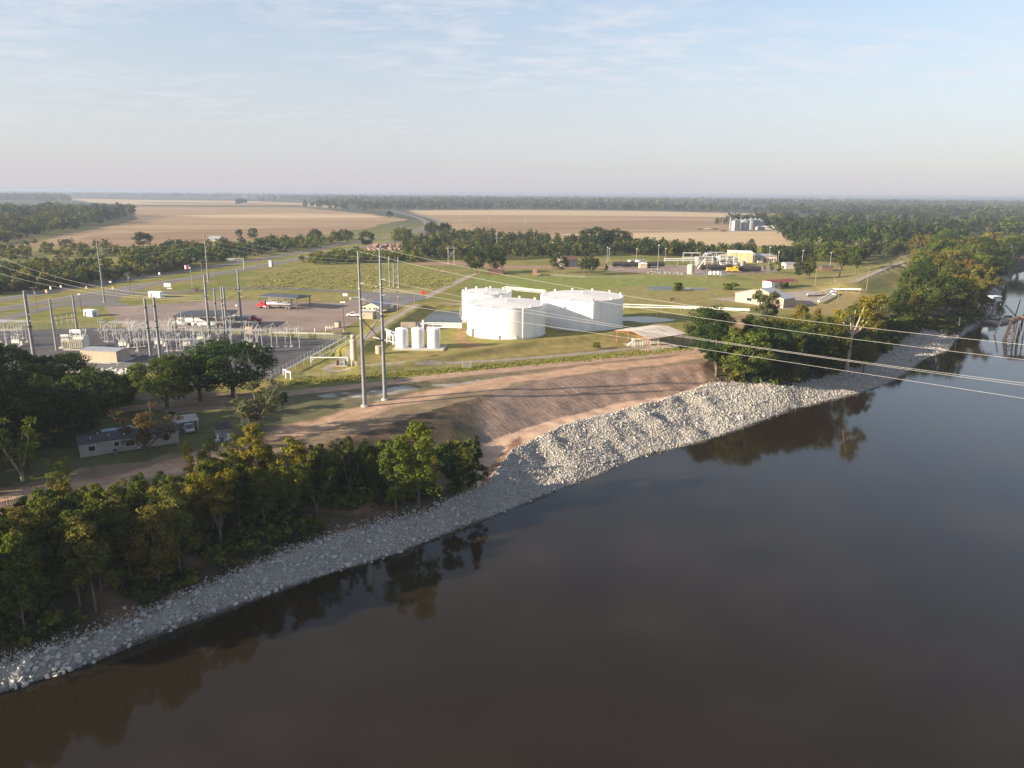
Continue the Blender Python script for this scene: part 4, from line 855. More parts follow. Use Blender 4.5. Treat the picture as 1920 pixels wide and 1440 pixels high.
masses()
# undergrowth and rank grass
def undergrowth():
    rs = np.random.RandomState(31); n = 3600; x = rs.uniform(-92, -8, n); f = rs.rand(n) ** 0.8 * np.where(x > -24, .45, .70) + 0.04; y0, y1, z1, y2, z2, y3, w = bank_knots(x); y = y1 + f * (y3 - y1)
    k = vnoise(x, y, 6, 4) > 0.36
    mass('undergrowth', 'low weeds and saplings under the trees of the bank belt', 'undergrowth', np.stack([x[k], y[k]], -1), rs.uniform(.4, 1.9, k.sum()), 1.4, 40, ['dark', 'green', 'olive', 'dark'], 32, low=0)
    n = 900; x = rs.uniform(66, 240, n); y0, y1, z1, y2, z2, y3, w = bank_knots(x); y = y1 + rs.rand(n) ** .7 * 14
    mass('undergrowth', 'low brush at the foot of the river wood above the stones', 'undergrowth', np.stack([x, y], -1), rs.uniform(.6, 3.4, n), 1.3, 36, ['dark', 'green', 'olive'], 33, low=0)
    # rank grass verge between the fence and the dirt road, tussocks of the meadow
    ln = smooth_line(G2((545, 718), (640, 711), (760, 700), (860, 693), (960, 684), (1100, 672), (1220, 661), (1330, 648)), 0.4); P = []
    for q in ln:
        for _ in range(9): P.append((q.x + rs.randn() * 1.2, q.y + rs.randn() * 1.9))
    P = np.array(P); mass('tall_grass', 'rank yellow-green grass verge between the chain-link fence and the dirt road', 'grass', P, rs.uniform(.10, .32, len(P)), 2.2, 14, ['grass', 'straw', 'grass', 'bright'], 34, up=1.3, low=0)
    p = scatter_px([(430, 545), (520, 508), (700, 495), (850, 505), (850, 538), (700, 542)], 800, 35)
    mass('meadow_tussocks', 'coarse uncut meadow grass behind the asphalt yard', 'grass', p, rs.uniform(.15, .4, len(p)), 5.5, 9, ['grass', 'straw', 'straw', 'grass'], 36, up=3.0, low=0)
undergrowth()
# ------------------------------------------------------------------ poles and wires
def P3(px, py, ty, dz=0.0):                  # base point and top point of a vertical thing
    b = gz(px, py); return b, htop(b, ty)
def ring(t, z, r, m, n=12): 
    mb = MB(); mb.cyl((0, 0, z - .18), (0, 0, z + .18), r, r, n); return mb.build('collar', m, t)
def steel_pole(bx, by, ty, label, r0=0.5, r1=0.25, rings=(), arms=(), group=None, cap=True, foot=True):
    b, h = P3(bx, by, ty); t = thing('steel_pole', label, 'power pole', b, 0, group)
    mb = MB(); mb.cyl((0, 0, 0), (0, 0, h), r0, r1, 12); mb.build('shaft', MT['steel'], t, True)
    if foot: f = MB(); f.cyl((0, 0, -.3), (0, 0, .35), r0 * 1.45, r0 * 1.45, 12); f.build('foundation', MT['concrete'], t)
    for k in rings: ring(t, h * k, r0 + (r1 - r0) * k + .09, MT['black'])
    for (k, L, an) in arms:                  # line-post insulators standing off the shaft
        r = r0 + (r1 - r0) * k; d = Vector((math.cos(an), math.sin(an), 0.12)); a = MB()
        a.cyl(d * r * .6 + Vector((0, 0, h * k)), d * (r + L) + Vector((0, 0, h * k)), .09, .07, 6)
        for j in range(4): q = d * (r + L * (.35 + .18 * j)) + Vector((0, 0, h * k)); a.cyl(q, q + d * .05, .17, .17, 8)
        a.build('insulator', MT['insul'], t)
    return t, b, h
# paired tall poles with an X brace
pA, hA = P3(684, 762, 471); pB, hB = P3(722, 750, 465)
t = thing('transmission_tower', 'two tall grey steel poles joined by an X brace, tallest structure, above the dirt track', 'power pole', pA)
dB = pB - pA
for q, h in ((Vector((0, 0, 0)), hA), (dB, hB)):
    mb = MB(); mb.cyl(q, q + Vector((0, 0, h)), .54, .22, 14); s = mb.build('pole', MT['steel'], t, True)
    f = MB(); f.cyl(q + Vector((0, 0, -.4)), q + Vector((0, 0, .45)), .95, .95, 14); f.build('foundation', MT['concrete'], s)
    for k in (.58, .77):
        c = MB(); c.cyl(q + Vector((0, 0, h * k - .2)), q + Vector((0, 0, h * k + .2)), .54 - .32 * k + .07, .54 - .32 * k + .07, 14); c.build('collar', MT['steel_lt'], s)
    for k in (.60, .70, .80):
        c = MB(); d = Vector((.75, -.55, .15)); a = q + Vector((0, 0, h * k)); c.cyl(a, a + d * 1.9, .09, .07, 6)
        for j in range(5): c.cyl(a + d * (.8 + .2 * j), a + d * (.85 + .2 * j), .17, .17, 8)
        c.build('insulator', MT['insul'], s)
for a, b in ((htop(pA, 596), htop(pB, 641)), (htop(pA, 643), htop(pB, 588))):
    mb = MB(); mb.cyl((0, 0, a), dB + Vector((0, 0, b)), .16, .16, 8); mb.build('brace', MT['steel'], t)
TIE = {}
for (k, bx, by, ty, r0, r1, lab, rg) in [
    ('A', 68, 692, 545, .62, .40, 'thick grey steel pole nearest the left edge, behind the dark grove', (.55,)),
    ('D', 196, 567, 452, .42, .22, 'tall leaning grey steel pole between the highway and the switchyard', (.93,)),
    ('L', 391, 528, 436, .50, .24, 'tall grey steel pole standing alone beside the far carriageway', (.4,)),
    ('G', 395, 646, 515, .60, .34, 'tall grey steel pole behind the oaks, ringed above the canopy roof', (.70, .30)),
    ('H', 410, 640, 541, .42, .26, 'short grey steel pole right of the tall ringed one, with a lamp', (.72, .35)),
    ('I', 423, 640, 538, .42, .26, 'slim grey steel pole half hidden behind a thicker one', (.75, .4)),
    ('J', 428, 645, 537, .50, .32, 'thick grey steel pole right of the slim half hidden one', (.45,)),
    ('K', 456, 638, 505, .46, .26, 'tall grey steel pole right of the switchyard pole cluster, before the red tractor', (.72,)),
    ('E', 284, 674, 560, .52, .36, 'grey steel pole beside the control house, left of a pair', (.86, .62, .52)),
    ('F', 301, 674, 557, .52, .36, 'grey steel pole beside the control house, right of a pair', (.86, .62, .52))]:
    TIE[k] = steel_pole(bx, by, ty, lab, r0, r1, rg, arms=((.80, 1.2, 0), (.80, 1.2, 3.14)) if k in 'EFHJ' else ((.70, 1.3, -.6), (.62, 1.3, -.6)), group='steel poles of the switchyard')
for k, bx, by, ty, lab in (('M1', 731, 536, 480, 'left of three white-grey poles on the meadow'), ('M2', 739, 537.5, 493, 'short middle one of three white-grey poles on the meadow'), ('M3', 748, 539.5, 482, 'right of three white-grey poles on the meadow')):
    TIE[k] = steel_pole(bx, by, ty, lab, .46, .30, (.55,), group='three poles on the meadow')
# dead-end frame of two poles joined by a double beam
b1, h1 = P3(107, 657, 561); b2, h2 = P3(148, 641, 553)
t = thing('dead_end_frame', 'two grey poles joined by a laddered double beam behind the transformer', 'power pole', b1); d2 = b2 - b1
for q, h in ((Vector((0, 0, 0)), h1), (d2, h2)):
    mb = MB(); mb.cyl(q, q + Vector((0, 0, h)), .46, .28, 12); s = mb.build('pole', MT['steel'], t, True)
    mb = MB(); mb.cyl(q + Vector((0, 0, h)), q + Vector((0, 0, h + 2.6)), .04, .015, 5); mb.build('lightning_rod', MT['steel'], s)
for za, zb in ((htop(b1, 593), htop(b2, 586)), (htop(b1, 602), htop(b2, 595))):
    mb = MB(); mb.cyl((0, 0, za), d2 + Vector((0, 0, zb)), .13, .13, 8); mb.build('beam', MT['steel'], t)
for k in (.15, .38, .62, .85):
    q = d2 * k; za = htop(b1, 602) * (1 - k) + htop(b2, 595) * k; mb = MB(); mb.cyl(q + Vector((0, 0, za)), q + Vector((0, 0, za + 1.5)), .1, .1, 6); mb.build('rung', MT['steel_lt'], t)
    mb = MB(); a = q + Vector((0, 0, za)); 
    for j in range(6): mb.cyl(a + Vector((0, 0, -.2 - j * .2)), a + Vector((0, 0, -.3 - j * .2)), .14, .14, 8)
    mb.cyl(a, a + Vector((0, 0, -1.5)), .04, .04, 5); mb.build('insulator', MT['insul'], t)
def wire(S, E, label, mid=None, sag=1.5, r=0.05, group=None, seg=22):
    S = Vector(S); E = Vector(E)
    def at(t, s): return S.lerp(E, t) - Vector((0, 0, 4 * s * t * (1 - t)))
    if mid:                                  # sag chosen so the wire passes the photo's point
        best = None
        for k in range(160):
            s = -1 + k * .12; e = min(abs(pr(at(j / 60, s))[0] - mid[0]) * .0 + (abs(pr(at(j / 60, s))[1] - mid[1]) if abs(pr(at(j / 60, s))[0] - mid[0]) < 12 else 1e6) for j in range(61))
            if best is None or e < best[0]: best = (e, s)
        sag = best[1] if best[0] < 1e5 else sag
    mb = MB(); mb.tube([at(j / seg, sag) for j in range(seg + 1)], r, 5)
    o = mb.build('power_line', MT['wire']); return tag(o, label, 'power line', group)
def along(px, py, depth):                    # point on a pixel's sight line at a given forward distance
    d = _fw + _rt * ((px - 960) / F) - _up * ((py - 720) / F); return Vector((0, 0, CH)) + Vector(d * depth)
topA = pA + Vector((0, 0, hA)); topB = pB + Vector((0, 0, hB)); GW = 'wires crossing the river'
wire(topB, along(1990, 653, 96), 'topmost river wire from the right tall pole, passing over the white tanks', (1300, 573), r=.019, group=GW)
wire(topA, along(1990, 682, 96), 'second river wire from the top of the left tall pole', (1300, 595), r=.019, group=GW)
wire(pB + Vector((.8, -.6, hB * .80)), along(1990, 727, 96), 'third river wire, upper of the close pair', (1400, 647), r=.019, group=GW)
wire(pA + Vector((.8, -.6, hA * .80)), along(1990, 732, 96), 'fourth river wire, lower of the close pair', (1400, 651), r=.019, group=GW)
wire(pA + Vector((.8, -.6, hA * .70)), along(1990, 758, 96), 'lowest river wire, crossing the near trees', (1400, 669), r=.019, group=GW)
def top(k, f=1.0): t_, b_, h_ = TIE[k]; return b_ + Vector((0, 0, h_ * f))
GL = 'wires over the switchyard'
wire(top('G', .70), along(-60, 455, 330), 'upper wire from the ringed pole to the left edge', (130, 524), r=.024, group=GL)
wire(top('G', .67), along(-60, 474, 300), 'middle wire from the ringed pole to the left edge', (130, 534), r=.024, group=GL)
wire(top('G', .64), along(-60, 496, 280), 'lower wire from the ringed pole to the left edge', (130, 543), r=.024, group=GL)
for i, (a, b) in enumerate(((.72, .52), (.69, .49), (.66, .46))):
    wire(top('K', a), top(('M1', 'M2', 'M3')[i], b + .1), ('upper', 'middle', 'lower')[i] + ' wire over the meadow to the three white-grey poles', sag=1.6 + .2 * i, r=.024, group=GL)
    wire(top('F', .86 - .02 * i), top('G', .70 - .03 * i), ('upper', 'middle', 'lower')[i] + ' short wire from the control house poles to the ringed pole', sag=.5, r=.024, group=GL)
for i, y in enumerate((438, 447, 461)):
    wire(along(391 - 2, 441 + i * 9, 438), top('M1', .95 - .1 * i), ('upper', 'middle', 'lower')[i] + ' wire from the lone far pole to the meadow poles', sag=3.0, r=.024, group=GL)
    wire(along(391 - 2, 441 + i * 9, 438), along(-60, 420 + i * 24, 420), ('upper', 'middle', 'lower')[i] + ' wire from the lone far pole towards the left woodland', sag=6.0, r=.024, group=GL)
for i in range(3):
    wire((pA, pB, pB)[i] + Vector((0, 0, (hA * .70, hB * .72, hB * .62)[i])), top(('M1', 'M2', 'M3')[i], .9), ('left', 'middle', 'right')[i] + ' wire from the tall paired poles back to the three meadow poles', sag=3.0, r=.024, group=GL)
for i, (a, b) in enumerate((((0, 586), (100, 572)), ((0, 592), (100, 578)), ((0, 612), (278, 586)))):
    e1 = along(*b, 270); wire(along(a[0] - 60, a[1] - 6, 262), e1, ('upper', 'middle', 'lower')[i] + ' bundle wire from the left edge into the switchyard', sag=.8, r=.024, group=GL)
# wooden line poles
def wood_pole(bx, by, ty, label, arms=1, can=False, group='wooden utility poles'):
    b, h = P3(bx, by, ty); t = thing('utility_pole', label, 'utility pole', b, RAD(20), group)
    mb = MB(); mb.cyl((0, 0, 0), (0, 0, h), .2, .13, 8); mb.build('pole', MT['wood'], t)
    for k in range(arms):
        z = h - .5 - k * 1.1; mb = MB(); mb.box((0, 0, z), (2.6, .14, .16)); a = mb.build('crossarm', MT['wood'], t)
        for x in (-1.2, -.5, .5, 1.2): mb = MB(); mb.cyl((x, 0, z), (x, 0, z + .38), .07, .09, 6); mb.build('insulator', MT['insul'], a)
    if can:
        mb = MB(); mb.lathe([(.26, 0), (.3, .05), (.3, .95), (.2, 1.05)], (.42, 0, h - 3.2), 10); mb.build('pole_transformer', MT['steel_lt'], t, True)
    return t
for a in [(243, 548, 511, 'wooden pole with transformer can between the carriageways and the small hut', 2, True), (69, 583, 538, 'wooden pole with a crossarm at the left end of the frontage road', 1, True), (380, 527, 488, 'wooden pole right beside the lone tall steel pole', 1, False), (483, 505, 472, 'wooden crossarm pole on the grass left of the green cabinet', 1, False), (565.5, 483, 460, 'wooden crossarm pole standing between the carriageways', 1, False), (631, 465, 449, 'wooden pole by the hedgerow end on the far verge', 1, True), (898, 512, 485, 'wooden pole in the gap between two round meadow trees', 1, False), (857, 536, 502, 'thick wooden pole beside the gravel track', 1, False), (835, 548, 511, 'slim wooden pole left of the gravel track', 1, False), (778, 572, 533, 'brown wooden pole beside the red box', 1, False), (746, 587, 545, 'wooden pole with transformer can behind the office', 1, True), (1624, 549, 500, 'wooden pole on the levee slope', 1, False), (1714, 482, 462, 'wooden pole at the top of the levee road', 1, False), (1563, 546, 517, 'wooden pole with a white can by the elevated pipes', 1, True), (1528, 536, 503, 'leaning pale pole behind the red roof', 0, False), (1571, 569, 529, 'thin wooden pole among the elevated pipes', 0, False), (1095, 516, 484, 'thin pale pole in front of the right meadow tree', 0, False), (1324, 528, 491, 'white pole on the mown grass before the green tank', 0, False)]:
    wood_pole(*a)
def light_pole(bx, by, ty, label, m='steel_lt', heads=1, group='floodlight poles of the facility'):
    b, h = P3(bx, by, ty); t = thing('light_pole', label, 'light pole', b, 0, group)
    mb = MB(); mb.cyl((0, 0, 0), (0, 0, h), .16, .10, 8); mb.build('pole', MT[m], t)
    for k in range(heads):
        mb = MB(); mb.box((-.5 + k * 1.0 if heads > 1 else 0, -.3, h + .12), (.9, .6, .5)); mb.build('lamp_head', MT['white'], t)
    mb = MB(); mb.cyl((0, 0, -.2), (0, 0, .5), .35, .35, 8); mb.build('footing', MT['concrete'], t)
for a in [(1036, 481, 455, 'white light pole left of the round meadow tree'), (1138, 493, 464, 'light pole above the left rail cars', ), (1142, 488, 466, 'light pole just behind another above the left rail cars'), (1193, 487, 467, 'light pole between the small grey tanks'), (1233, 506, 460, 'tallest white light pole with a big lamp head'), (1247, 491, 466, 'light pole left of the pipe rack'), (1372, 492, 470, 'light pole at the yellow warehouse wall'), (1441, 498, 464, 'light pole in front of the long tan building'), (1458, 499, 473, 'light pole at the right end of the long tan building'), (1413, 498, 476, 'light pole by the warehouse corner'), (1503, 500, 470, 'light pole left of the pointed dark tree'), (1556, 500, 474, 'light pole by the brick hut')]:
    light_pole(*a)
light_pole(645.5, 621, 567, 'brown yard light pole between the tan kiosk and the white pickup', 'brown', 2, 'yard lights')
light_pole(153, 583, 552, 'dark slim yard light pole left of the white hut', 'brown', 1, 'yard lights')
light_pole(446, 601, 573, 'short pale lamp post behind the tall pole cluster', 'steel_lt', 1, 'yard lights')
# lattice H structures in the tree belt
for bx, by, ty, lab in ((846, 496, 461, 'wooden H-frame with X brace at the edge of the tree belt'), (936, 472, 443, 'distant H-frame with X brace rising out of the tree belt')):
    b, h = P3(bx, by, ty); t = thing('h_frame_pole', lab, 'power pole', b, RAD(8), 'H-frames of the old line')
    for x in (-2.2, 2.2): mb = MB(); mb.cyl((x, 0, 0), (x, 0, h), .2, .15, 7); mb.build('pole', MT['steel_lt'], t)
    mb = MB(); mb.box((0, 0, h - 1.6), (8.4, .2, .28)); mb.build('crossarm', MT['steel_lt'], t)
    for s in (-1, 1): mb = MB(); mb.cyl((-2.2 * s, 0, h * .35), (2.2 * s, 0, h * .75), .09, .09, 5); mb.build('brace', MT['steel_lt'], t)
# thin far field poles
for bx, by, ty, lab in ((783, 398.5, 386, 'left thin pole in the straw field'), (863, 409, 394, 'middle thin pole in the straw field'), (917, 414.5, 407, 'short thin pole in the straw field'), (985, 421, 408, 'right thin pole in the straw field'), (819, 397, 387, 'faint thin pole at the far field edge')):
    b, h = P3(bx, by, ty); t = thing('utility_pole', lab, 'utility pole', b, 0, 'thin poles in the straw field'); mb = MB(); mb.cyl((0, 0, 0), (0, 0, h), .3, .2, 6); mb.build('pole', MT['steel_lt'], t); mb = MB(); mb.box((0, 0, h - .8), (3, .25, .25)); mb.build('crossarm', MT['steel_lt'], t)
# ------------------------------------------------------------------ switchyard
SW = 'apparatus of the switchyard'
def bus_support(loc, h, label, rot=0.0, w=3.2):
    t = thing('bus_support', label, 'bus support', loc, rot, 'bus supports of the switchyard')
    mb = MB(); mb.cyl((0, 0, .2), (0, 0, h), .16, .13, 8); mb.build('post', MT['steel_lt'], t)
    mb = MB(); mb.box((0, 0, .1), (1.1, 1.1, .3)); mb.build('footing', MT['concrete'], t)
    mb = MB(); mb.box((0, 0, h + .1), (.22, w, .2)); mb.build('beam', MT['steel_lt'], t)
    for y in (-w * .45, 0, w * .45):
        mb = MB(); mb.cyl((0, y, h + .2), (0, y, h + 1.15), .07, .07, 6)
        for j in range(4): mb.cyl((0, y, h + .35 + j * .2), (0, y, h + .41 + j * .2), .15, .15, 8)
        mb.build('insulator', MT['insul'], t)
    return t
proto_bs = None
rows = [('front', 668, range(262, 400, 26), 4.2), ('second', 659, range(232, 420, 27), 5.2), ('third', 650, list(range(-10, 60, 24)) + list(range(196, 490, 24)), 4.6), ('fourth', 642, list(range(-20, 70, 24)) + list(range(204, 480, 25)), 6.0), ('back', 634, list(range(-14, 60, 28)) + list(range(190, 470, 27)), 5.2)]
rr = random.Random(4)
for nm, py, xs, h in rows:
    line = []
    for x in xs:
        b = gz(x + rr.uniform(-3, 3), py + rr.uniform(-1.2, 1.2)); where = 'at the left edge' if x < 70 else 'behind the control house' if x < 260 else 'between the tall poles' if x < 400 else 'left of the A-frames'
        bus_support(b, h + rr.choice((-1.2, -.6, 0, .6, .9)), f'pale steel bus support with three insulators, {nm} row {where}', rot=rr.uniform(-.06, .06)); line.append(b)
    for grp in ([p for p in line if pr(p)[0] < 70], [p for p in line if pr(p)[0] >= 70]):
        if len(grp) < 2 or nm in ('second', 'back') and pr(grp[0])[0] > 70: continue
        t = thing('bus_bars', f'three white bus bars over the {nm} row of supports ' + ('at the left edge' if pr(grp[0])[0] < 70 else 'mid switchyard'), 'bus bars', grp[0], 0, 'bus bars of the switchyard')
        for y in (-1.45, 0, 1.45):
            mb = MB(); mb.cyl((-1.5, y, h + 1.2), (grp[-1].x - grp[0].x + 1.5, grp[-1].y - grp[0].y + y, h + 1.2), .07, .07, 6); mb.build('bus_bar', MT['steel_lt'], t)
def a_frame(bx, by, ty, label):
    b, h = P3(bx, by, ty); t = thing('a_frame', label, 'switchyard frame', b, RAD(4), 'white A-frames of the switchyard')
    for s in (-1, 1):
        mb = MB(); mb.cyl((s * 1.0, 0, 0), (s * .8, 0, h - 2.4), .15, .13, 8); mb.build('post', MT['steel_lt'], t)
        mb = MB(); mb.box((s * 1.0, 0, .1), (1.2, 1.2, .3)); mb.build('footing', MT['concrete'], t)
        mb = MB(); mb.cyl((s * 1.3, 0, h - 2.4), (0, 0, h), .09, .08, 6); mb.build('peak_leg', MT['steel_lt'], t)
    mb = MB(); mb.box((0, 0, h - 2.4), (6.0, .25, .25)); mb.build('beam', MT['steel_lt'], t)
    for x in (-2.4, 0, 2.4):
        mb = MB(); mb.cyl((x, 0, h - 2.5), (x, 0, h - 3.7), .05, .05, 5)
        for j in range(5): mb.cyl((x, 0, h - 2.7 - j * .2), (x, 0, h - 2.76 - j * .2), .15, .15, 8)
        mb.build('insulator', MT['insul'], t)
    return t, b, h
fr = [a_frame(487, 652, 607, 'white A-frame nearest the oak, left of three'), a_frame(515, 651, 606, 'white A-frame in the middle of three beside the fence'), a_frame(541, 650, 604, 'white A-frame closest to the yard, right of three'), a_frame(327, 658, 596, 'white A-frame in front of the far canopy'), a_frame(258, 652, 602, 'white A-frame left of the paired control house poles'), a_frame(203, 641, 607, 'white A-frame right of the transformer')]
for (a, b), lab in (((fr[0], fr[1]), 'slanted white strut between the left and middle A-frames'), ((fr[1], fr[2]), 'slanted white strut between the middle and right A-frames')):
    mb = MB(); mb.cyl(a[1] + Vector((0, 0, a[2] - 2.2)), b[1] + Vector((0, 0, b[2] - .2)), .08, .08, 6); tag(mb.build('strut', MT['steel_lt']), lab, 'strut', SW)
for bx, by, ty, lab in ((215, 652, 603, 'slim mast with a cross head left of the paired control house poles'), (246, 646, 596, 'slim mast with a cross head behind the control house'), (322, 652, 590, 'tall slim mast with a cross head right of the paired control house poles'), (345, 648, 586, 'tall slim mast in front of the nearer canopy roof'), (366, 652, 592, 'slim mast left of the tall ringed pole'), (436, 646, 590, 'slim mast between the thick grey poles'), (470, 650, 604, 'slim mast left of the A-frames'), (562, 652, 612, 'slim mast right of the last A-frame'), (38, 652, 606, 'slim mast at the left edge of the switchyard'), (12, 648, 610, 'outermost slim mast at the left edge')):
    b, h = P3(bx, by, ty); t = thing('switch_mast', lab, 'mast', b, rr.uniform(-.2, .2), 'slim masts of the switchyard'); mb = MB(); mb.cyl((0, 0, 0), (0, 0, h), .15, .09, 8); mb.build('shaft', MT['steel_lt'], t)
    for k in (.55, .8): mb = MB(); mb.box((0, 0, h * k), (2.6, .14, .14)); mb.build('crossarm', MT['steel_lt'], t)
    for x in (-1.2, 0, 1.2):
        mb = MB(); mb.cyl((x, 0, h * .8), (x, 0, h * .8 + 1.2), .05, .05, 5)
        for j in range(4): mb.cyl((x, 0, h * .8 + .2 + j * .22), (x, 0, h * .8 + .26 + j * .22), .14, .14, 8)
        mb.build('insulator', MT['insul'], t)
    mb = MB(); mb.cyl((0, 0, h), (0, 0, h + 1.8), .03, .01, 4); mb.build('lightning_rod', MT['steel_lt'], t)
def breaker(bx, by, label, rot=0.0):
    t = thing('circuit_breaker', label, 'circuit breaker', gz(bx, by), rot, 'circuit breakers of the switchyard')
    mb = MB(); mb.box((0, 0, 1.9), (2.6, 1.2, 1.1)); mb.build('tank', MT['xfmr'], t)
    for x in (-1.1, 1.1): mb = MB(); mb.box((x, 0, .7), (.18, 1.0, 1.4)); mb.build('leg', MT['steel_lt'], t)
    mb = MB(); mb.box((1.75, 0, 1.3), (.7, .9, 1.5)); mb.build('control_box', MT['xfmr'], t)
    for x in (-.9, 0, .9):
        for s in (-1, 1):
            mb = MB(); a = Vector((x, s * .3, 2.4)); d = Vector((0, s * .45, 1)).normalized(); mb.cyl(a, a + d * 1.7, .09, .06, 6)
            for j in range(6): mb.cyl(a + d * (.25 + j * .22), a + d * (.31 + j * .22), .2, .18, 8)
            mb.build('bushing', MT['insul'], t)
for a in ((232, 655, 'pale circuit breaker with slanted bushings nearest the control house'), (300, 652, 'pale circuit breaker with slanted bushings behind the paired poles'), (352, 655, 'pale circuit breaker between the tall poles'), (378, 644, 'pale circuit breaker left of the ringed pole'), (468, 655, 'pale circuit breaker by the oak top'), (32, 650, 'pale circuit breaker at the left edge of the switchyard')): breaker(*a)
def transformer(bx, by, label, k=1.0, rot=0.0):
    t = thing('transformer', label, 'transformer', gz(bx, by), rot, 'transformers of the switchyard'); t.scale = (k, k, k)
    mb = MB(); mb.box((0, 0, .15), (7, 5, .3)); mb.build('plinth', MT['concrete'], t)
    mb = MB(); mb.box((0, 0, 2.0), (4.2, 2.4, 3.3)); mb.box((0, 0, 3.75), (4.4, 2.6, .2)); mb.build('tank', MT['xfmr'], t)
    for s in (-1, 1):
        for j in range(7): mb = MB(); mb.box((-1.8 + j * .6, s * 1.65, 1.9), (.12, .8, 2.5)); mb.build('radiator', MT['xfmr'], t)
    mb = MB(); mb.cyl((-2.6, .8, 5.0), (.4, .8, 5.0), .62, .62, 14); mb.build('conservator', MT['white'], t, True)
    for x in (-2.2, 0): mb = MB(); mb.cyl((x, .8, 3.7), (x, .8, 4.6), .12, .12, 6); mb.build('bracket', MT['steel_lt'], t)
    for x, y in ((-1.2, -.7), (0, -.7), (1.2, -.7), (1.0, .8), (1.6, .8)):
        mb = MB(); mb.cyl((x, y, 3.8), (x * 1.25, y * 1.3, 5.9), .12, .07, 7)
        for j in range(7): q = Vector((x, y, 3.8)).lerp(Vector((x * 1.25, y * 1.3, 5.9)), .15 + j * .12); mb.cyl(q, q + Vector((0, 0, .07)), .26, .24, 8)
        mb.build('bushing', MT['insul'], t)
transformer(150, 654, 'big cream transformer with white conservator drum behind the control house', 1.15)
transformer(128, 652, 'smaller transformer at the left of the big cream one', .8, .2)
# control house on its slab
def house(name, cat, label, fl, fr, depth, h, rh, wm, rm, ridge='x', over=.35, win=(), doors=(), slab=0.0, group=None, wallcut=None):
    fl = Vector(fl); fr = Vector(fr); d = fr - fl; W_ = math.hypot(d.x, d.y); t = thing(name, label, cat, fl, math.atan2(d.y, d.x), group)
    wm = MT[wm]; rm = MT[rm]
    mb = MB()
    if rh > 0 and ridge == 'y': mb.prism([(0, 0), (W_, 0), (W_, h), (W_ / 2, h + rh), (0, h)], 0, depth)
    elif rh > 0 and ridge == 'x':
        q = [(0, 0), (depth, 0), (depth, h), (depth / 2, h + rh), (0, h)]; n = 5; vs = [(0, y, z) for y, z in q] + [(W_, y, z) for y, z in q]
        mb.add(vs, [tuple(range(n)), tuple(range(2 * n - 1, n - 1, -1))] + [((i + 1) % n, i, n + i, n + (i + 1) % n) for i in range(n)])
    else: mb.box((W_ / 2, depth / 2, h / 2), (W_, depth, h))
    mb.build('wall', wm, t)
    r = MB(); o = over; th = .14
    if ridge == 'hip':
        k = min(W_, depth) / 2; e = [(-o, -o, h), (W_ + o, -o, h), (W_ + o, depth + o, h), (-o, depth + o, h)]
        a, b = ((k, depth / 2, h + rh), (W_ - k, depth / 2, h + rh)) if W_ >= depth else ((W_ / 2, k, h + rh), (W_ / 2, depth - k, h + rh))
        lo_ = [(x, y, z - th) for x, y, z in e]
        fs = [(0, 1, 5, 4), (1, 2, 5), (2, 3, 4, 5), (3, 0, 4)] if W_ >= depth else [(0, 1, 4), (1, 2, 5, 4), (2, 3, 5), (3, 0, 4, 5)]
        r.add(e + [a, b] + lo_, fs + [(6, 9, 8, 7), (0, 6, 7, 1), (1, 7, 8, 2), (2, 8, 9, 3), (3, 9, 6, 0)])
    elif rh > 0:
        L_, S_ = (W_, depth) if ridge == 'x' else (depth, W_); sl = rh / (S_ / 2)
        for s0, s1 in ((-o, S_ / 2), (S_ + o, S_ / 2)):
            z0 = h - sl * o + .03; z1 = h + rh + .03
            q = [(-o, s0, z0), (L_ + o, s0, z0), (L_ + o, s1, z1), (-o, s1, z1)]
            if ridge == 'y': q = [(y, x, z) for x, y, z in q]
            u = [(x, y, z + th) for x, y, z in q]; r.add(q + u, [(0, 3, 2, 1), (4, 5, 6, 7), (0, 1, 5, 4), (1, 2, 6, 5), (2, 3, 7, 6), (3, 0, 4, 7)])
    else: r.box((W_ / 2, depth / 2, h + th / 2 + .01), (W_ + 2 * o, depth + 2 * o, th))
    r.build('roof', rm, t)
    for (face, u0, u1, v0, v1) in win:
        f = MB(); p = MB()
        if face == 'f': f.box(((u0 + u1) / 2 * W_, -.03, (v0 + v1) / 2), ((u1 - u0) * W_ + .2, .1, v1 - v0 + .2)); p.box(((u0 + u1) / 2 * W_, -.07, (v0 + v1) / 2), ((u1 - u0) * W_, .08, v1 - v0))
        elif face == 'l': f.box((-.03, (u0 + u1) / 2 * depth, (v0 + v1) / 2), (.1, (u1 - u0) * depth + .2, v1 - v0 + .2)); p.box((-.07, (u0 + u1) / 2 * depth, (v0 + v1) / 2), (.08, (u1 - u0) * depth, v1 - v0))
        else: f.box((W_ + .03, (u0 + u1) / 2 * depth, (v0 + v1) / 2), (.1, (u1 - u0) * depth + .2, v1 - v0 + .2)); p.box((W_ + .07, (u0 + u1) / 2 * depth, (v0 + v1) / 2), (.08, (u1 - u0) * depth, v1 - v0))
        fo = f.build('window', MT['white'], t); p.build('pane', MT['glass'], fo)
    for (face, u0, u1, v1, m) in doors:
        f = MB()
        if face == 'f': f.box(((u0 + u1) / 2 * W_, -.04, v1 / 2 + .05), ((u1 - u0) * W_, .08, v1))
        elif face == 'l': f.box((-.04, (u0 + u1) / 2 * depth, v1 / 2 + .05), (.08, (u1 - u0) * depth, v1))
        else: f.box((W_ + .04, (u0 + u1) / 2 * depth, v1 / 2 + .05), (.08, (u1 - u0) * depth, v1))
        d_ = f.build('door', MT[m], t)
    if slab: mb = MB(); mb.box((W_ / 2, depth / 2, .06), (W_ + slab, depth + slab, .2)); mb.build('slab', MT['concrete'], t)
    return t
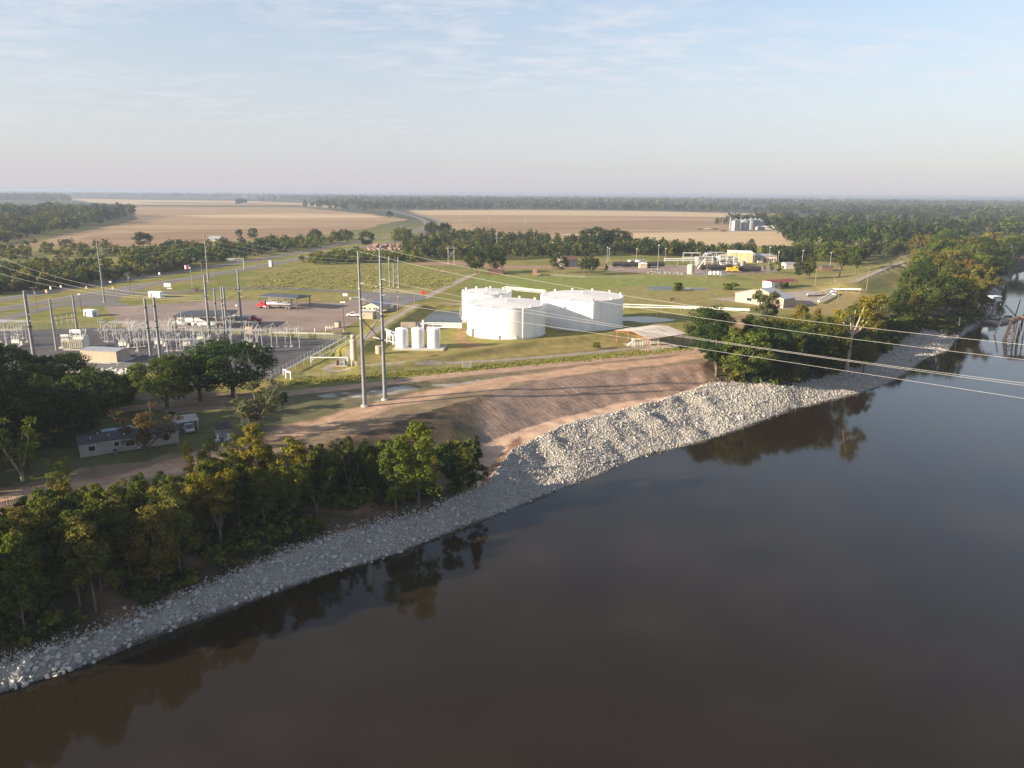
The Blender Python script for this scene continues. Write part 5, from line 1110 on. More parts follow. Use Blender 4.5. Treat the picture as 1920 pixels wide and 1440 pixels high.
t = house('control_house', 'building', 'flat roofed beige control house on a slab inside the switchyard fence', g(152.5, 677), g(220, 680.5), 6.2, 3.4, 0.35, 'tan', 'roof_gr', 'x', .12, doors=(('r', .35, .55, 2.2, 'siding'),), slab=2.4)
mb = MB(); mb.box((7.4, -1.4, .15), (13.5, .5, .3)); mb.build('cable_trench', MT['concrete'], t)
for k in range(2): mb = MB(); mb.box((12.4, 2 + k * 2.0, 1.2), (.8, 1.1, 1.3)); mb.build('air_conditioner', MT['steel_lt'], t)
# chain-link fences
def mesh_mat():
    m = bpy.data.materials.new('chain_link'); m.use_nodes = True; nt = m.node_tree; N = nt.nodes; L = nt.links; b = N['Principled BSDF']; b.inputs['Base Color'].default_value = (.35, .36, .36, 1); b.inputs['Metallic'].default_value = .3; b.inputs['Roughness'].default_value = .6
    b.inputs['Alpha'].default_value = .17; return m
M_LINK = mesh_mat()
def fence(pts, h, label, step=3.0, drape=True, close=False, pr_=0.045, m='steel_lt'):
    P = [Vector((p[0], p[1], hz(p[0], p[1]))) for p in pts]; o = P[0]; t = thing('chain_link_fence', label, 'fence', o, 0, 'chain-link fences')
    pm = MB(); pm.cyl((0, 0, -.1), (0, 0, h + .1), pr_, pr_, 6); pm = pm.mesh('post', MT[m]); fab = MB(); rail = MB()
    for a, b in zip(P[:-1], P[1:]):
        n = max(1, round((b - a).length / step))
        for k in range(n):
            q0 = a.lerp(b, k / n); q1 = a.lerp(b, (k + 1) / n)
            q0.z = hz(q0.x, q0.y); q1.z = hz(q1.x, q1.y); q0 = q0 - o; q1 = q1 - o
            c = link('post', pm, t); c.location = q0
            fab.add([q0, q1, q1 + Vector((0, 0, h)), q0 + Vector((0, 0, h))], [(0, 1, 2, 3)]); rail.cyl(q0 + Vector((0, 0, h)), q1 + Vector((0, 0, h)), .03, .03, 5, False)
    fab.build('chain_link', M_LINK, t); rail.build('top_rail', MT[m], t); return t
fence(G2((-10, 690), (130, 690.5), (256, 694.5), (330, 700), (430, 708), (508, 710)), 2.2, 'chain-link fence along the front of the switchyard, below the control house')
fence(G2((509, 710), (545, 690), (600, 660.5), (640, 639)), 2.2, 'chain-link fence running slantwise beside the white pipelines', 2.5)
fence(G2((640, 638.5), (560, 633.5), (480, 628.5), (330, 619.5), (228, 613.5), (110, 616.5), (-10, 621)), 2.2, 'chain-link fence between the switchyard and the asphalt yard', 3.5)
fence(G2((545, 708), (620, 707), (700, 702), (780, 696.5), (866, 690)), 1.9, 'chain-link fence on the rank grass verge left of the gate', 3.0, m='wood')
fence(G2((883, 689), (960, 681), (1100, 668), (1216, 657), (1300, 645), (1335, 640)), 1.9, 'chain-link fence on the verge from the gate past the pavilion', 3.0, m='wood')
fence(G2((700, 549), (790, 551)), 1.8, 'low chain-link fence behind the office apron', 3.0)
# gate with a printed board
ga = gz(868, 691); t = thing('gate', 'grey board gate in the verge fence', 'gate', ga, math.atan2(-2, 14) * 0 + RAD(8))
gw = (gz(882, 689.5) - ga).length
for x in (0, gw): mb = MB(); mb.cyl((x, 0, 0), (x, 0, 2.4), .08, .08, 8); mb.build('post', MT['steel_lt'], t)
for k in range(5): mb = MB(); mb.box((gw / 2, 0, .45 + k * .36), (gw - .3, .06, .33)); mb.build('board', MT['greywood'], t)
# stones below the switchyard fence
def stones(name, label, cat, x, y, s, seed, base=.42, tint=(1, .95, .87)):
    rs = np.random.RandomState(seed); n = len(x); ic = np.array([(-1, -1, -.8), (1, -1, -.8), (1, 1, -.8), (-1, 1, -.8), (-.8, -.8, 1), (.8, -.8, 1), (.8, .8, 1), (-.8, .8, 1)], float)
    tri = np.array([(0, 2, 1), (0, 3, 2), (4, 5, 6), (4, 6, 7), (0, 1, 5), (0, 5, 4), (1, 2, 6), (1, 6, 5), (2, 3, 7), (2, 7, 6), (3, 0, 4), (3, 4, 7)])
    V = (ic[None] + (rs.rand(n, 8, 3) - .5) * .9) * s[:, None, None] * .5; an = rs.rand(n) * 6.28; ca, sa = np.cos(an)[:, None], np.sin(an)[:, None]
    V = np.stack([V[..., 0] * ca - V[..., 1] * sa, V[..., 0] * sa + V[..., 1] * ca, V[..., 2]], -1) + np.stack([x, y, H(x, y) + s * .2], -1)[:, None]
    col = np.repeat((base * (.8 + .5 * rs.rand(n, 1, 1))) * np.array(tint), 8, 1)
    o = link(name, np_mesh(name, V.reshape(-1, 3), (tri[None] + (np.arange(n) * 8)[:, None, None]).reshape(-1, 3), vcol_mat(name + '_stone', .9, 1, .1, 8, .1, .1, .03), col.reshape(-1, 3)), kind='stuff'); tag(o, label, cat)
_p = scatter_px([(128, 692), (260, 696), (262, 701), (200, 702), (128, 699)], 520, 41); stones('rock_apron', 'strip of pale stones below the switchyard fence', 'stones', _p[:, 0], _p[:, 1], np.random.RandomState(1).uniform(.4, 1.1, len(_p)), 2)
# ------------------------------------------------------------------ tank farm
def big_tank(c, R, h, label, nv=12, rail=False):
    t = thing('storage_tank', label, 'storage tank', c, 0, 'big white storage tanks')
    mb = MB(); prof = [(R, 0), (R, h)]
    mb.lathe(prof, n=96); mb.build('shell', MT['tank'], t, True)
    r = MB(); r.lathe([(R + .12, h - .02), (R + .12, h + .1), (R * .98, h + .16), (R * .5, h + .55), (.3, h + .95)], n=96); r.build('roof', MT['tankroof'], t)
    vm = MB(); vm.lathe([(.34, 0), (.34, .5), (.5, .55), (.5, .8), (.1, .95)], n=10); vm = vm.mesh('roof_vent', MT['white'])
    for k in range(nv):
        a = 6.283 * (k + .3) / nv; o = link('roof_vent', vm, t); o.location = (math.cos(a) * (R - .55), math.sin(a) * (R - .55), h + .1)
    o = link('roof_vent', vm, t); o.location = (0, 0, h + .9)
    mb = MB(); mb.lathe([(R + .45, -.1), (R + .45, .18), (R + .2, .2)], n=96); mb.build('ring_footing', MT['concrete'], t)
    return t
# sizes from the photo: centre pixel of the front base, radius in pixels
def tank_from_px(cx, fy, wpx, topfront):
    f0 = g(cx, fy); u = Vector((f0.x, f0.y)).normalized(); R = 10.
    for _ in range(20):
        c = f0 + Vector((u.x, u.y, 0)) * R; R = wpx / 2 / pxm((c.x, c.y, 5))
    return Vector((c.x, c.y, 0)), R, htop(f0, topfront)
c1, R1, h1 = tank_from_px(949, 637, 146, 579.5); c2, R2, h2 = tank_from_px(1089, 621, 154, 565); 
T1 = big_tank(c1, R1, h1, 'nearest big white storage tank, overlapping the two others')
T2 = big_tank(c2, R2, h2, 'largest white storage tank, right of the nearest one')
c3 = g(913, 597); R3 = 46.5 / pxm((c3.x, c3.y, 5)); h3 = htop(c3, 546.5)
if (c3 - c1).length < R1 + R3 + .6: c3 = c1 + (c3 - c1).normalized() * (R1 + R3 + .8)
T3 = big_tank(c3, R3, h3, 'smallest of the big white tanks, half hidden behind the nearest one', 10)
def on_shell(t, c, R, h, px, z0, z1, r, m, name, out=.25):   # a vertical fitting on the shell where a pixel column meets it
    best = min((abs(pr((c.x + R * math.cos(a), c.y + R * math.sin(a), h / 2))[0] - px), a) for a in [math.pi + k * math.pi / 400 for k in range(401)])[1]
    q = Vector((math.cos(best), math.sin(best), 0)); mb = MB(); mb.cyl(q * (R + out) + Vector((0, 0, z0)), q * (R + out) + Vector((0, 0, z1)), r, r, 8); return mb.build(name, MT[m], t), q
on_shell(T1, c1, R1, h1, 980, .2, h1 + .6, .13, 'white', 'downpipe'); on_shell(T2, c2, R2, h2, 1111, .2, h2 + .3, .3, 'white', 'downpipe', .4)
o, q = on_shell(T2, c2, R2, h2, 1111, h2 + .3, h2 + 1.0, .35, 'redpaint', 'red_valve', .4)
for px in (907, 936, 968): on_shell(T1, c1, R1, h1, px, .3, 1.5, .22, 'steel_lt', 'manway', .15)
mb = MB(); _, q = on_shell(T1, c1, R1, h1, 886, .3, .4, .02, 'white', 'shell_nozzle'); mb.box(q * (R1 + .5) + Vector((0, 0, 1.6)), (2.2, 1.0, 3.0), math.atan2(q.y, q.x) + 1.57); mb.build('valve_cabinet', MT['steel_lt'], T1)
# spiral stair of the small tank
mb = MB(); rl = MB(); n = 34
for k in range(n):
    a = RAD(176 + 62 * k / n); q = Vector((math.cos(a), math.sin(a), 0)); z = .3 + (h3 - .4) * k / n; mb.box(q * (R3 + .55) + Vector((0, 0, z)), (.9, .36, .06), a)
    a2 = RAD(176 + 62 * (k + 1) / n); q2 = Vector((math.cos(a2), math.sin(a2), 0)); rl.cyl(q * (R3 + 1.0) + Vector((0, 0, z + 1.0)), q2 * (R3 + 1.0) + Vector((0, 0, z + 1.0 + h3 / n)), .05, .05, 5, False)
    rl.cyl(q * (R3 + 1.0) + Vector((0, 0, z)), q2 * (R3 + 1.0) + Vector((0, 0, z + h3 / n)), .1, .1, 5, False)
s = mb.build('stair', MT['steel_lt'], T3); rl.build('handrail', MT['steel_lt'], s)
# catwalk from the small tank to the largest
A = c3 + Vector((R3 * .72, R3 * .55, h3 + .3)); B = c2 + Vector((-R2 * .88, R2 * .3, h2 + .3)); t = thing('catwalk', 'white railed catwalk linking two tank tops', 'catwalk', A); d = B - A; L_ = math.hypot(d.x, d.y); nrm = Vector((-d.y, d.x, 0)).normalized() * .6
mb = MB(); mb.slab([nrm, d + nrm, d - nrm, -nrm], .12); mb.build('deck', MT['steel_lt'], t)
for s in (1, -1):
    r = MB()
    for z in (.5, 1.1): r.cyl(nrm * s + Vector((0, 0, z)), d + nrm * s + Vector((0, 0, z)), .06, .06, 5)
    for k in range(12): q = d * (k / 11) + nrm * s; r.cyl(q, q + Vector((0, 0, 1.1)), .05, .05, 5)
    r.build('railing', MT['white'], t)
# three small white tanks on a slab
sl = [g(736, 657), g(831, 658), g(838, 650), g(745, 650)]; t = thing('concrete_slab', 'concrete slab under the three small white tanks', 'slab', sl[0]); mb = MB(); mb.slab([p - sl[0] + Vector((0, 0, .45)) for p in sl], .6); mb.build('slab', MT['concrete'], t)
for k, (x0, x1, lab) in enumerate(((742.5, 766, 'small upright white tank, left of three on the slab'), (772, 796, 'small upright white tank, middle of three on the slab'), (801, 825.5, 'small upright white tank, right of three on the slab'))):
    c = g((x0 + x1) / 2, 653); r = (x1 - x0) / 2 / pxm(c); h = htop(c, 615.5) - .4
    t = thing('white_tank', lab, 'tank', c + Vector((0, 0, .46)), 0, 'small white tanks on the slab')
    mb = MB(); mb.lathe([(r, 0), (r, h * .95), (r * .93, h * .985), (r * .6, h * 1.02), (.15, h * 1.04)], n=36); mb.build('shell', MT['tank'], t, True)
    mb = MB(); mb.cyl((0, 0, h), (0, 0, h + .8), .12, .12, 7); mb.build('vent', MT['white'], t)
    mb = MB(); mb.cyl((r * .75, -r * .75, .3), (r * .75, -r * .75, h), .06, .06, 6); mb.build('gauge_pipe', MT['white'], t)
    mb = MB(); mb.cyl((r, 0, .5), (r + .7, 0, .5), .18, .18, 8); mb.cyl((r + .5, 0, .5), (r + .5, 0, 1.1), .1, .1, 6); mb.build('valve', MT['steel_lt'], t)
def pipe(name, label, pts, r, m='white', sup=0, cat='pipe', group='white pipework of the tank farm'):
    pts = [Vector(p) for p in pts]; o = pts[0].copy(); t = thing(name, label, cat, (o.x, o.y, hz(o.x, o.y)), 0, group); b = Vector((o.x, o.y, hz(o.x, o.y)))
    mb = MB(); mb.tube([p - b for p in pts], r, 8); mb.build('run', MT[m], t, True)
    if sup:
        for a, c in zip(pts[:-1], pts[1:]):
            n = int((c - a).length / sup)
            for k in range(n + 1):
                q = a.lerp(c, (k + .1) / (n + .2)); s = MB(); z = hz(q.x, q.y)
                if q.z - z > .3: s.box((q.x - b.x, q.y - b.y, (q.z + z) / 2 - b.z), (.16, .16, q.z - z)); s.build('support', MT['steel_lt'], t)
    return t
up = lambda p, z: Vector((p[0], p[1], hz(p[0], p[1]) + z))
pipe('pipeline', 'upper white pipeline running slantwise down beside the switchyard fence', [up(gz(650, 641), 2.0), up(gz(600, 668), 1.6), up(gz(536, 701), 1.2)], .24, sup=6)
pipe('pipeline', 'lower thin white pipeline beside the slanted one', [up(gz(667, 640), 1.8), up(gz(625, 664), 1.5), up(gz(587, 681), 1.1)], .17, sup=6)
q = gz(537, 709); pipe('pipe_loop', 'white gooseneck pipe end by the willow top', [up(q, .0), up(q, 2.0), up(gz(546, 711), 2.0), up(gz(546, 711), 0)], .28)
q = gz(532, 703); pipe('pipe_loop', 'short white pipe stub left of the gooseneck', [up(q, 0), up(q, 1.6), up(gz(537, 704), 1.6)], .22)
pipe('pipe_hurdle', 'white pipe hurdle crossing the gravel path to the tall tank', [up(gz(584, 684), 0), up(gz(584, 684), 2.3), up(gz(652, 684), 2.3), up(gz(652, 684), 0)], .18)
for k, y in enumerate((610, 613.5, 617, 620.5)):
    pipe('pipeline', ('back', 'second', 'third', 'front')[k] + ' white pipe of the bundle entering the tank farm pond side', [up(g(800, y), 1.0 + .15 * k), up(g(866, y + 1), 1.0 + .15 * k)], .2, sup=7)
pipe('pipeline', 'short thick white pipe left of the small white tanks', [up(g(722, 634), 1.6), up(g(745, 634), 1.6)], .4, sup=3)
pipe('pipeline', 'low white pipe running from the tan column tank to the small white tanks', [up(g(700, 648), 1.0), up(g(742, 648), 1.0)], .22, sup=4)
for k in range(3): pipe('pipe_loop', ('left', 'middle', 'right')[k] + ' white valve loop beside the small white tanks', [up(g(726 + k * 6, 646), 0), up(g(726 + k * 6, 646), 3.4), up(g(732 + k * 5, 646), 3.4), up(g(732 + k * 5, 646), 0)], .2)
for x, r, lab in ((733, .75, 'small white vessel on legs left of the white tanks'), (728, .5, 'narrow white vessel left of the small white one')):
    b = g(x, 640); t = thing('vessel', lab, 'vessel', b, 0, 'vessels by the small tanks'); mb = MB(); mb.lathe([(.1, 1.4), (r, 1.7), (r, 3.6), (r * .7, 3.9), (.1, 4.0)], n=14); mb.build('shell', MT['white'], t, True)
    for a in range(4): mb = MB(); mb.cyl((r * .8 * math.cos(a * 1.57), r * .8 * math.sin(a * 1.57), 0), (r * .8 * math.cos(a * 1.57), r * .8 * math.sin(a * 1.57), 1.8), .07, .07, 5); mb.build('leg', MT['white'], t)
for k in range(2):
    pipe('pipeline', ('upper', 'lower')[k] + ' long white pipeline along the tank farm dyke towards the river wood', [up(g(1165, 578 + 2.6 * k), 1.3), up(g(1280, 580 + 2.6 * k), 1.3), up(g(1405, 585 + 2.6 * k), 1.3)], .26, sup=9)
# tall cream column tank on legs, tan column, valve shelter, kiosks
def column_tank(bx, by, ty, wpx, label, m, legs=True):
    b = gz(bx, by); h = htop(b, ty); r = wpx / 2 / pxm(b); t = thing('column_tank', label, 'tank', b, 0, 'upright column tanks'); z0 = 1.6 if legs else 0
    mb = MB(); mb.lathe([(r * .55, z0), (r, z0 + .35), (r, h - .1), (r * .9, h), (.1, h + .1)] if legs else [(r, 0), (r, h), (.1, h + .15)], n=22); mb.build('shell', MT[m], t, True)
    if legs:
        for a in range(4): q = (r * .85 * math.cos(a * 1.57 + .6), r * .85 * math.sin(a * 1.57 + .6)); mb = MB(); mb.cyl((*q, 0), (*q, 2.2), .1, .1, 6); mb.build('leg', MT['white'], t)
        mb = MB(); mb.cyl((r + .35, -.3, .2), (r + .35, -.3, 3.2), .12, .12, 6); mb.build('side_pipe', MT['white'], t)
        mb = MB(); mb.lathe([(.5, h + .2), (.85, h + .9), (.85, h + 1.5), (.3, h + 1.7)], n=12); mb.build('top_hopper', MT['steel_lt'], t)
        mb = MB()
        for k in range(22): mb.box((-r - .2, -.2, .6 + k * (h - .6) / 22), (.05, .5, .05))
        mb.build('ladder', MT['steel_lt'], t)
column_tank(664.5, 686, 637, 12.5, 'tall cream column tank on legs beside the tall paired poles', 'cream'); column_tank(711.5, 663, 648.5, 14.5, 'squat tan column tank seen between the tall paired poles', 'tan', False)
t = thing('pump_skid', 'rusty pump skid at the foot of the tall cream column', 'pump', gz(640, 686)); 
for x in (-1.2, 1.2): mb = MB(); mb.cyl((x, 0, 0), (x, 0, 1.8), .45, .45, 10); mb.build('filter_pot', MT['rust' if x < 0 else 'steel'], t)
mb = MB(); mb.tube([(-1.2, 0, 1.2), (1.2, 0, 1.2), (3.2, .2, 1.2)], .15, 7); mb.build('suction_pipe', MT['steel_lt'], t); mb = MB(); mb.box((0, 0, .1), (4, 1.6, .2)); mb.build('base_plate', MT['concrete'], t)
house('equipment_box', 'equipment box', 'tan flat equipment box by the pond behind the small white tanks', g(751, 616), g(779, 616), 3.2, 1.9, 0, 'tan', 'tan', 'x', .05)
t = house('pump_house', 'equipment box', 'brown and white pump house right behind the small white tanks', g(789, 619), g(806, 619), 3.0, 2.3, 0, 'greywood', 'white', 'x', .15); mb = MB(); mb.cyl((1.0, -.3, 0), (1.0, -.3, 4.0), .35, .35, 9); mb.build('standpipe', MT['white'], t)
# pavilion
A_, B_, C_ = g(1157, 642), g(1216, 659), g(1280, 648.5); D_ = A_ + C_ - B_
t = thing('pavilion', 'open pavilion with weathered tin gable roof on red steel posts', 'pavilion', B_, math.atan2(C_.y - B_.y, C_.x - B_.x)); W_ = (C_ - B_).length; Dp = (A_ - B_).length
yv = Vector((-math.sin(t.rotation_euler.z), math.cos(t.rotation_euler.z), 0)); xv = Vector((math.cos(t.rotation_euler.z), math.sin(t.rotation_euler.z), 0)); sk = (A_ - B_).dot(xv); dy = (A_ - B_).dot(yv)
he = htop(B_, 635); hp = lambda x, y: (x + sk * y / dy, y)
for side in (0, 1):
    for k in range(4): x = W_ * k / 3; q = hp(x, side * dy); mb = MB(); mb.box((q[0], q[1], he / 2), (.26, .26, he)); mb.build('post', MT['redsteel'], t)
ov = .7; rg = 1.3
e0, e1 = hp(-ov, -ov), hp(W_ + ov, -ov); m0, m1 = hp(-ov, dy / 2), hp(W_ + ov, dy / 2); f0, f1 = hp(-ov, dy + ov), hp(W_ + ov, dy + ov)
NS = 12                                       # roof sheets, each with its own slight lift
for s, (a0, a1, b0, b1) in enumerate(((e0, e1, m0, m1), (f0, f1, m0, m1))):
    for k in range(NS):
        u, v = k / NS, (k + 1) / NS; lf = .03 * (k % 2); L2 = lambda p, q, w, z: (p[0] + (q[0] - p[0]) * w, p[1] + (q[1] - p[1]) * w, z)
        q = [L2(a0, a1, u, he + lf), L2(a0, a1, v, he + lf), L2(b0, b1, v, he + rg + lf), L2(b0, b1, u, he + rg + lf)]
        if s: q = q[::-1]
        mb = MB(); mb.slab(q, .05); mb.build('roof_sheet', MT['roof_pav'], t)
    mb = MB(); mb.cyl((*(e0 if s == 0 else f0), he - .1), (*(e1 if s == 0 else f1), he - .1), .12, .12, 6); mb.build('eave_beam', MT['redsteel'], t)
for (a, m, f) in ((e0, m0, f0), (e1, m1, f1)):
    mb = MB(); mb.cyl((*a, he - .12), (*m, he + rg - .12), .1, .1, 6); mb.cyl((*m, he + rg - .12), (*f, he - .12), .1, .1, 6); mb.cyl((*a, he - .12), (*f, he - .12), .08, .08, 6); mb.build('truss', MT['redsteel'], t)
for k, (x, y) in enumerate(((.3, .2), (.55, .3), (.42, .55))): 
    q = hp(W_ * x, dy / 2 * y); mb = MB(); mb.box((q[0] , q[1], he + rg * y + .12 + .25), (1.6, .6, .04), 0); 
t = thing('conveyor', 'pale steel conveyor frame standing under the pavilion roof', 'conveyor', gz(1190, 650), RAD(15), )
for x in (0, 3, 6, 9): 
    mb = MB(); mb.box((x, 0, 1.2), (.2, .2, 2.4)); mb.box((x, 1.6, 1.2), (.2, .2, 2.4)); mb.build('leg', MT['xfmr'], t)
mb = MB(); mb.box((4.5, .8, 2.5), (10, 2, .3)); mb.build('bed', MT['xfmr'], t); mb = MB(); mb.cyl((-2.4, .8, .2), (.2, .8, 2.5), .3, .3, 8); mb.build('chute', MT['xfmr'], t)
sheet('paved_lot', [(1165, 645), (1215, 661), (1285, 650), (1230, 636)], .035, MT['concrete'], 6, .3, 2)
b = g(1210, 634); t = thing('utility_pole', 'dark slim pole poking up behind the pavilion', 'utility pole', gz(1229, 634)); mb = MB(); mb.cyl((0, 0, 0), (0, 0, htop(gz(1229, 634), 588)), .12, .09, 7); mb.build('pole', MT['brown'], t)
# ------------------------------------------------------------------ vehicles
def wheel_set(t, xs, y, r, w=.3, name='wheel'):
    me = MB(); me.cyl((0, -w / 2, 0), (0, w / 2, 0), r, r, 14); tyre = me.mesh('tyre', MT['rubber']); me = MB(); me.cyl((0, -w / 2 - .02, 0), (0, w / 2 + .02, 0), r * .55, r * .55, 10); rim = me.mesh('rim', MT['chrome'])
    for x in xs:
        for s in (-1, 1): o = link(name, tyre, t); o.location = (x, s * y, r); link('rim', rim, o)
def tanker(loc, rot, cab, tankm, label, cab_on=True, L=12.2, group='tanker trucks'):
    t = thing('tanker_truck' if cab_on else 'tank_trailer', label, 'tanker truck' if cab_on else 'tank trailer', loc, rot, group)
    mb = MB(); n = 18; prof = [(-.02, .3), (.05, .8), (.35, 1.0), (L - .35, 1.0), (L - .05, .8), (L + .02, .3)]; vs = []; fs = []
    for x, k in prof:
        for i in range(n): a = 6.283 * i / n; vs.append((-x, 1.22 * k * math.cos(a), 2.25 + .92 * k * math.sin(a)))
    for j in range(len(prof) - 1):
        for i in range(n): fs.append((j * n + i, j * n + (i + 1) % n, (j + 1) * n + (i + 1) % n, (j + 1) * n + i))
    fs += [tuple(range(n - 1, -1, -1)), tuple(range((len(prof) - 1) * n, len(prof) * n))]; mb.add(vs, fs); mb.build('tank', MT[tankm], t, True)
    mb = MB(); mb.box((-L / 2, 0, 1.05), (L * .9, .9, .25)); mb.box((-L + .3, 0, .8), (.2, 2.2, .3)); mb.build('frame', MT['steel'], t)
    mb = MB(); mb.box((-L / 2, 0, 3.2), (L * .7, .7, .12)); 
    for x in (2.5, 5.2, 8.0, 10): mb.cyl((-x, 0, 3.1), (-x, 0, 3.4), .3, .3, 10)
    mb.build('walkway', MT['steel_lt'], t)
    wheel_set(t, (-L + 1.1, -L + 2.4), 1.0, .5, .5)
    if not cab_on:
        mb = MB(); mb.box((-1.4, .7, .6), (.2, .2, 1.1)); mb.box((-1.4, -.7, .6), (.2, .2, 1.1)); mb.build('landing_gear', MT['steel'], t); return t
    m = MT[cab]; c = MB(); c.prism([(-.9, .9), (4.9, .9), (5.0, 1.3), (4.7, 1.9), (2.9, 2.1), (2.5, 3.1), (1.3, 3.25), (1.0, 1.4), (-.9, 1.3)], -1.15, 1.15); c.build('cab', m, t)
    g_ = MB(); g_.add([(2.93, -1.0, 2.15), (2.93, 1.0, 2.15), (2.55, .95, 3.0), (2.55, -.95, 3.0)], [(0, 1, 2, 3)]); g_.build('windscreen', MT['glass'], t)
    for s in (-1, 1):
        w = MB(); w.box((2.0, s * 1.16, 2.5), (.9, .04, .7)); w.build('side_window', MT['glass'], t)
        w = MB(); w.cyl((3.2, s * 1.05, 1.0), (3.2, s * 1.2, 1.0), .25, .25, 8); w.cyl((.9, s * 1.0, 1.3), (.9, s * 1.0, 3.7), .09, .09, 7); w.build('exhaust', MT['chrome'], t)
        w = MB(); w.cyl((4.95, s * .8, 1.25), (5.03, s * .8, 1.25), .14, .14, 8); w.build('headlight', MT['white'], t)
        w = MB(); w.cyl((.2, s * 1.0, .8), (1.6, s * 1.0, .8), .33, .33, 10); w.build('fuel_tank', MT['chrome'], t)
    b = MB(); b.box((5.0, 0, .65), (.2, 2.3, .4)); b.build('bumper', MT['chrome'], t); wheel_set(t, (4.0,), 1.0, .5, .35); wheel_set(t, (-.9, .35), 1.0, .5, .5); return t
def car(loc, rot, m, label, kind='pickup', group=None, cat=None):
    t = thing({'pickup': 'pickup_truck', 'car': 'parked_car', 'van': 'parked_van'}[kind], label, cat or {'pickup': 'pickup', 'car': 'car', 'van': 'van'}[kind], loc, rot, group)
    b = MB()
    if kind == 'pickup': prof = [(-2.8, .45), (2.75, .45), (2.85, .7), (2.75, 1.05), (1.5, 1.18), (.6, 1.25), (-.75, 1.25), (-.8, 1.2), (-2.8, 1.2)]; cabp = [(1.45, 1.15), (.65, 1.8), (-.7, 1.85), (-.85, 1.2)]
    else: prof = [(-2.2, .4), (2.2, .4), (2.3, .65), (2.1, .95), (1.1, 1.05), (-1.9, 1.1), (-2.25, .95)]; cabp = [(1.25, 1.0), (.5, 1.5), (-1.2, 1.52), (-1.95, 1.05)] if kind == 'car' else [(1.5, 1.0), (.9, 1.85), (-2.0, 1.9), (-2.2, 1.05)]
    b.prism(prof, -.95, .95); b.build('body', MT[m], t); c = MB(); c.prism(cabp, -.82, .82); c.build('cabin_glass', MT['glass'], t)
    r = MB(); z = max(p[1] for p in cabp); r.box(((cabp[1][0] + cabp[2][0]) / 2, 0, z + .02), (cabp[1][0] - cabp[2][0] + .1, 1.66, .07))
    for s in (-1, 1):
        for k in (0, 2): r.cyl((*[cabp[k][0]], s * .83, cabp[k][1]) if False else (cabp[0 if k == 0 else 3][0], s * .83, cabp[0 if k == 0 else 3][1]), (cabp[1 if k == 0 else 2][0], s * .83, z), .06, .06, 5)
    r.build('roof', MT[m], t); fx = max(p[0] for p in prof); rx = min(p[0] for p in prof)
    for s in (-1, 1):
        h = MB(); h.box((fx - .06, s * .7, .8), (.1, .35, .18)); h.build('headlight', MT['chrome'], t); h = MB(); h.box((rx + .0, s * .8, .95), (.08, .2, .25)); h.build('tail_light', MT['redpaint'], t)
    wheel_set(t, (1.75, -1.8) if kind == 'pickup' else (1.45, -1.4), .86, .38, .26); return t
# ------------------------------------------------------------------ loading canopies
def canopy(name, label, fl, fr, depth, h, rise, m, posts):
    d = fr - fl; L_ = math.hypot(d.x, d.y); t = thing(name, label, 'canopy', fl, math.atan2(d.y, d.x), 'loading canopies'); r = MB()
    o = .6; r.add([(-o, -o, h), (L_ + o, -o, h), (L_ + o, depth + o, h), (-o, depth + o, h), (depth * .3, depth / 2, h + rise), (L_ - depth * .22, depth / 2, h + rise), (-o, -o, h - .4), (L_ + o, -o, h - .4), (L_ + o, depth + o, h - .4), (-o, depth + o, h - .4)], [(0, 1, 5, 4), (1, 2, 5), (2, 3, 4, 5), (3, 0, 4), (6, 9, 8, 7), (0, 6, 7, 1), (1, 7, 8, 2), (2, 8, 9, 3), (3, 9, 6, 0)]); r.build('roof', MT[m], t)
    for x in [L_ * k / (posts - 1) for k in range(posts)]:
        for y in (0, depth): mb = MB(); mb.box((x, y, h / 2 - .2), (.32, .32, h - .4)); mb.build('post', MT['brown'], t)
    return t, L_
cA, LA = canopy('loading_canopy', 'dark roofed loading canopy with the silver tanker parked along it', g(488, 577), g(557, 582), 10, 5.6, .9, 'roof_dk', 3)
cB, LB = canopy('loading_canopy', 'nearer dark roofed loading canopy half hidden by the switchyard poles', g(331, 620), g(433, 618), 12, 5.8, 1.0, 'roof_dk', 4)
tanker(g(502, 578) + Vector((0, 0, .05)), math.pi + math.atan2(g(552, 580).y - g(502, 578).y, g(552, 580).x - g(502, 578).x), 'redpaint', 'chrome', 'silver tanker with a red tractor standing in front of the far loading canopy')
p0, p1 = g(404, 612), g(340, 611); a = math.atan2(p1.y - p0.y, p1.x - p0.x)
tanker(p1 + Vector((2, 0, .05)), a, 'white', 'white', 'white tanker truck under the nearer loading canopy')
tanker(g(362, 618) + Vector((0, 0, .05)), a, 'white', 'white', 'white tank trailer parked without tractor before the nearer canopy', cab_on=False, L=9)
tanker(g(468, 606) + Vector((0, 0, .05)), math.atan2(g(486, 606.5).y - g(434, 606).y, g(486, 606.5).x - g(434, 606).x), 'dkred', 'ltblue', 'pale blue tanker with a dark red tractor leaving the nearer canopy', L=8.5)
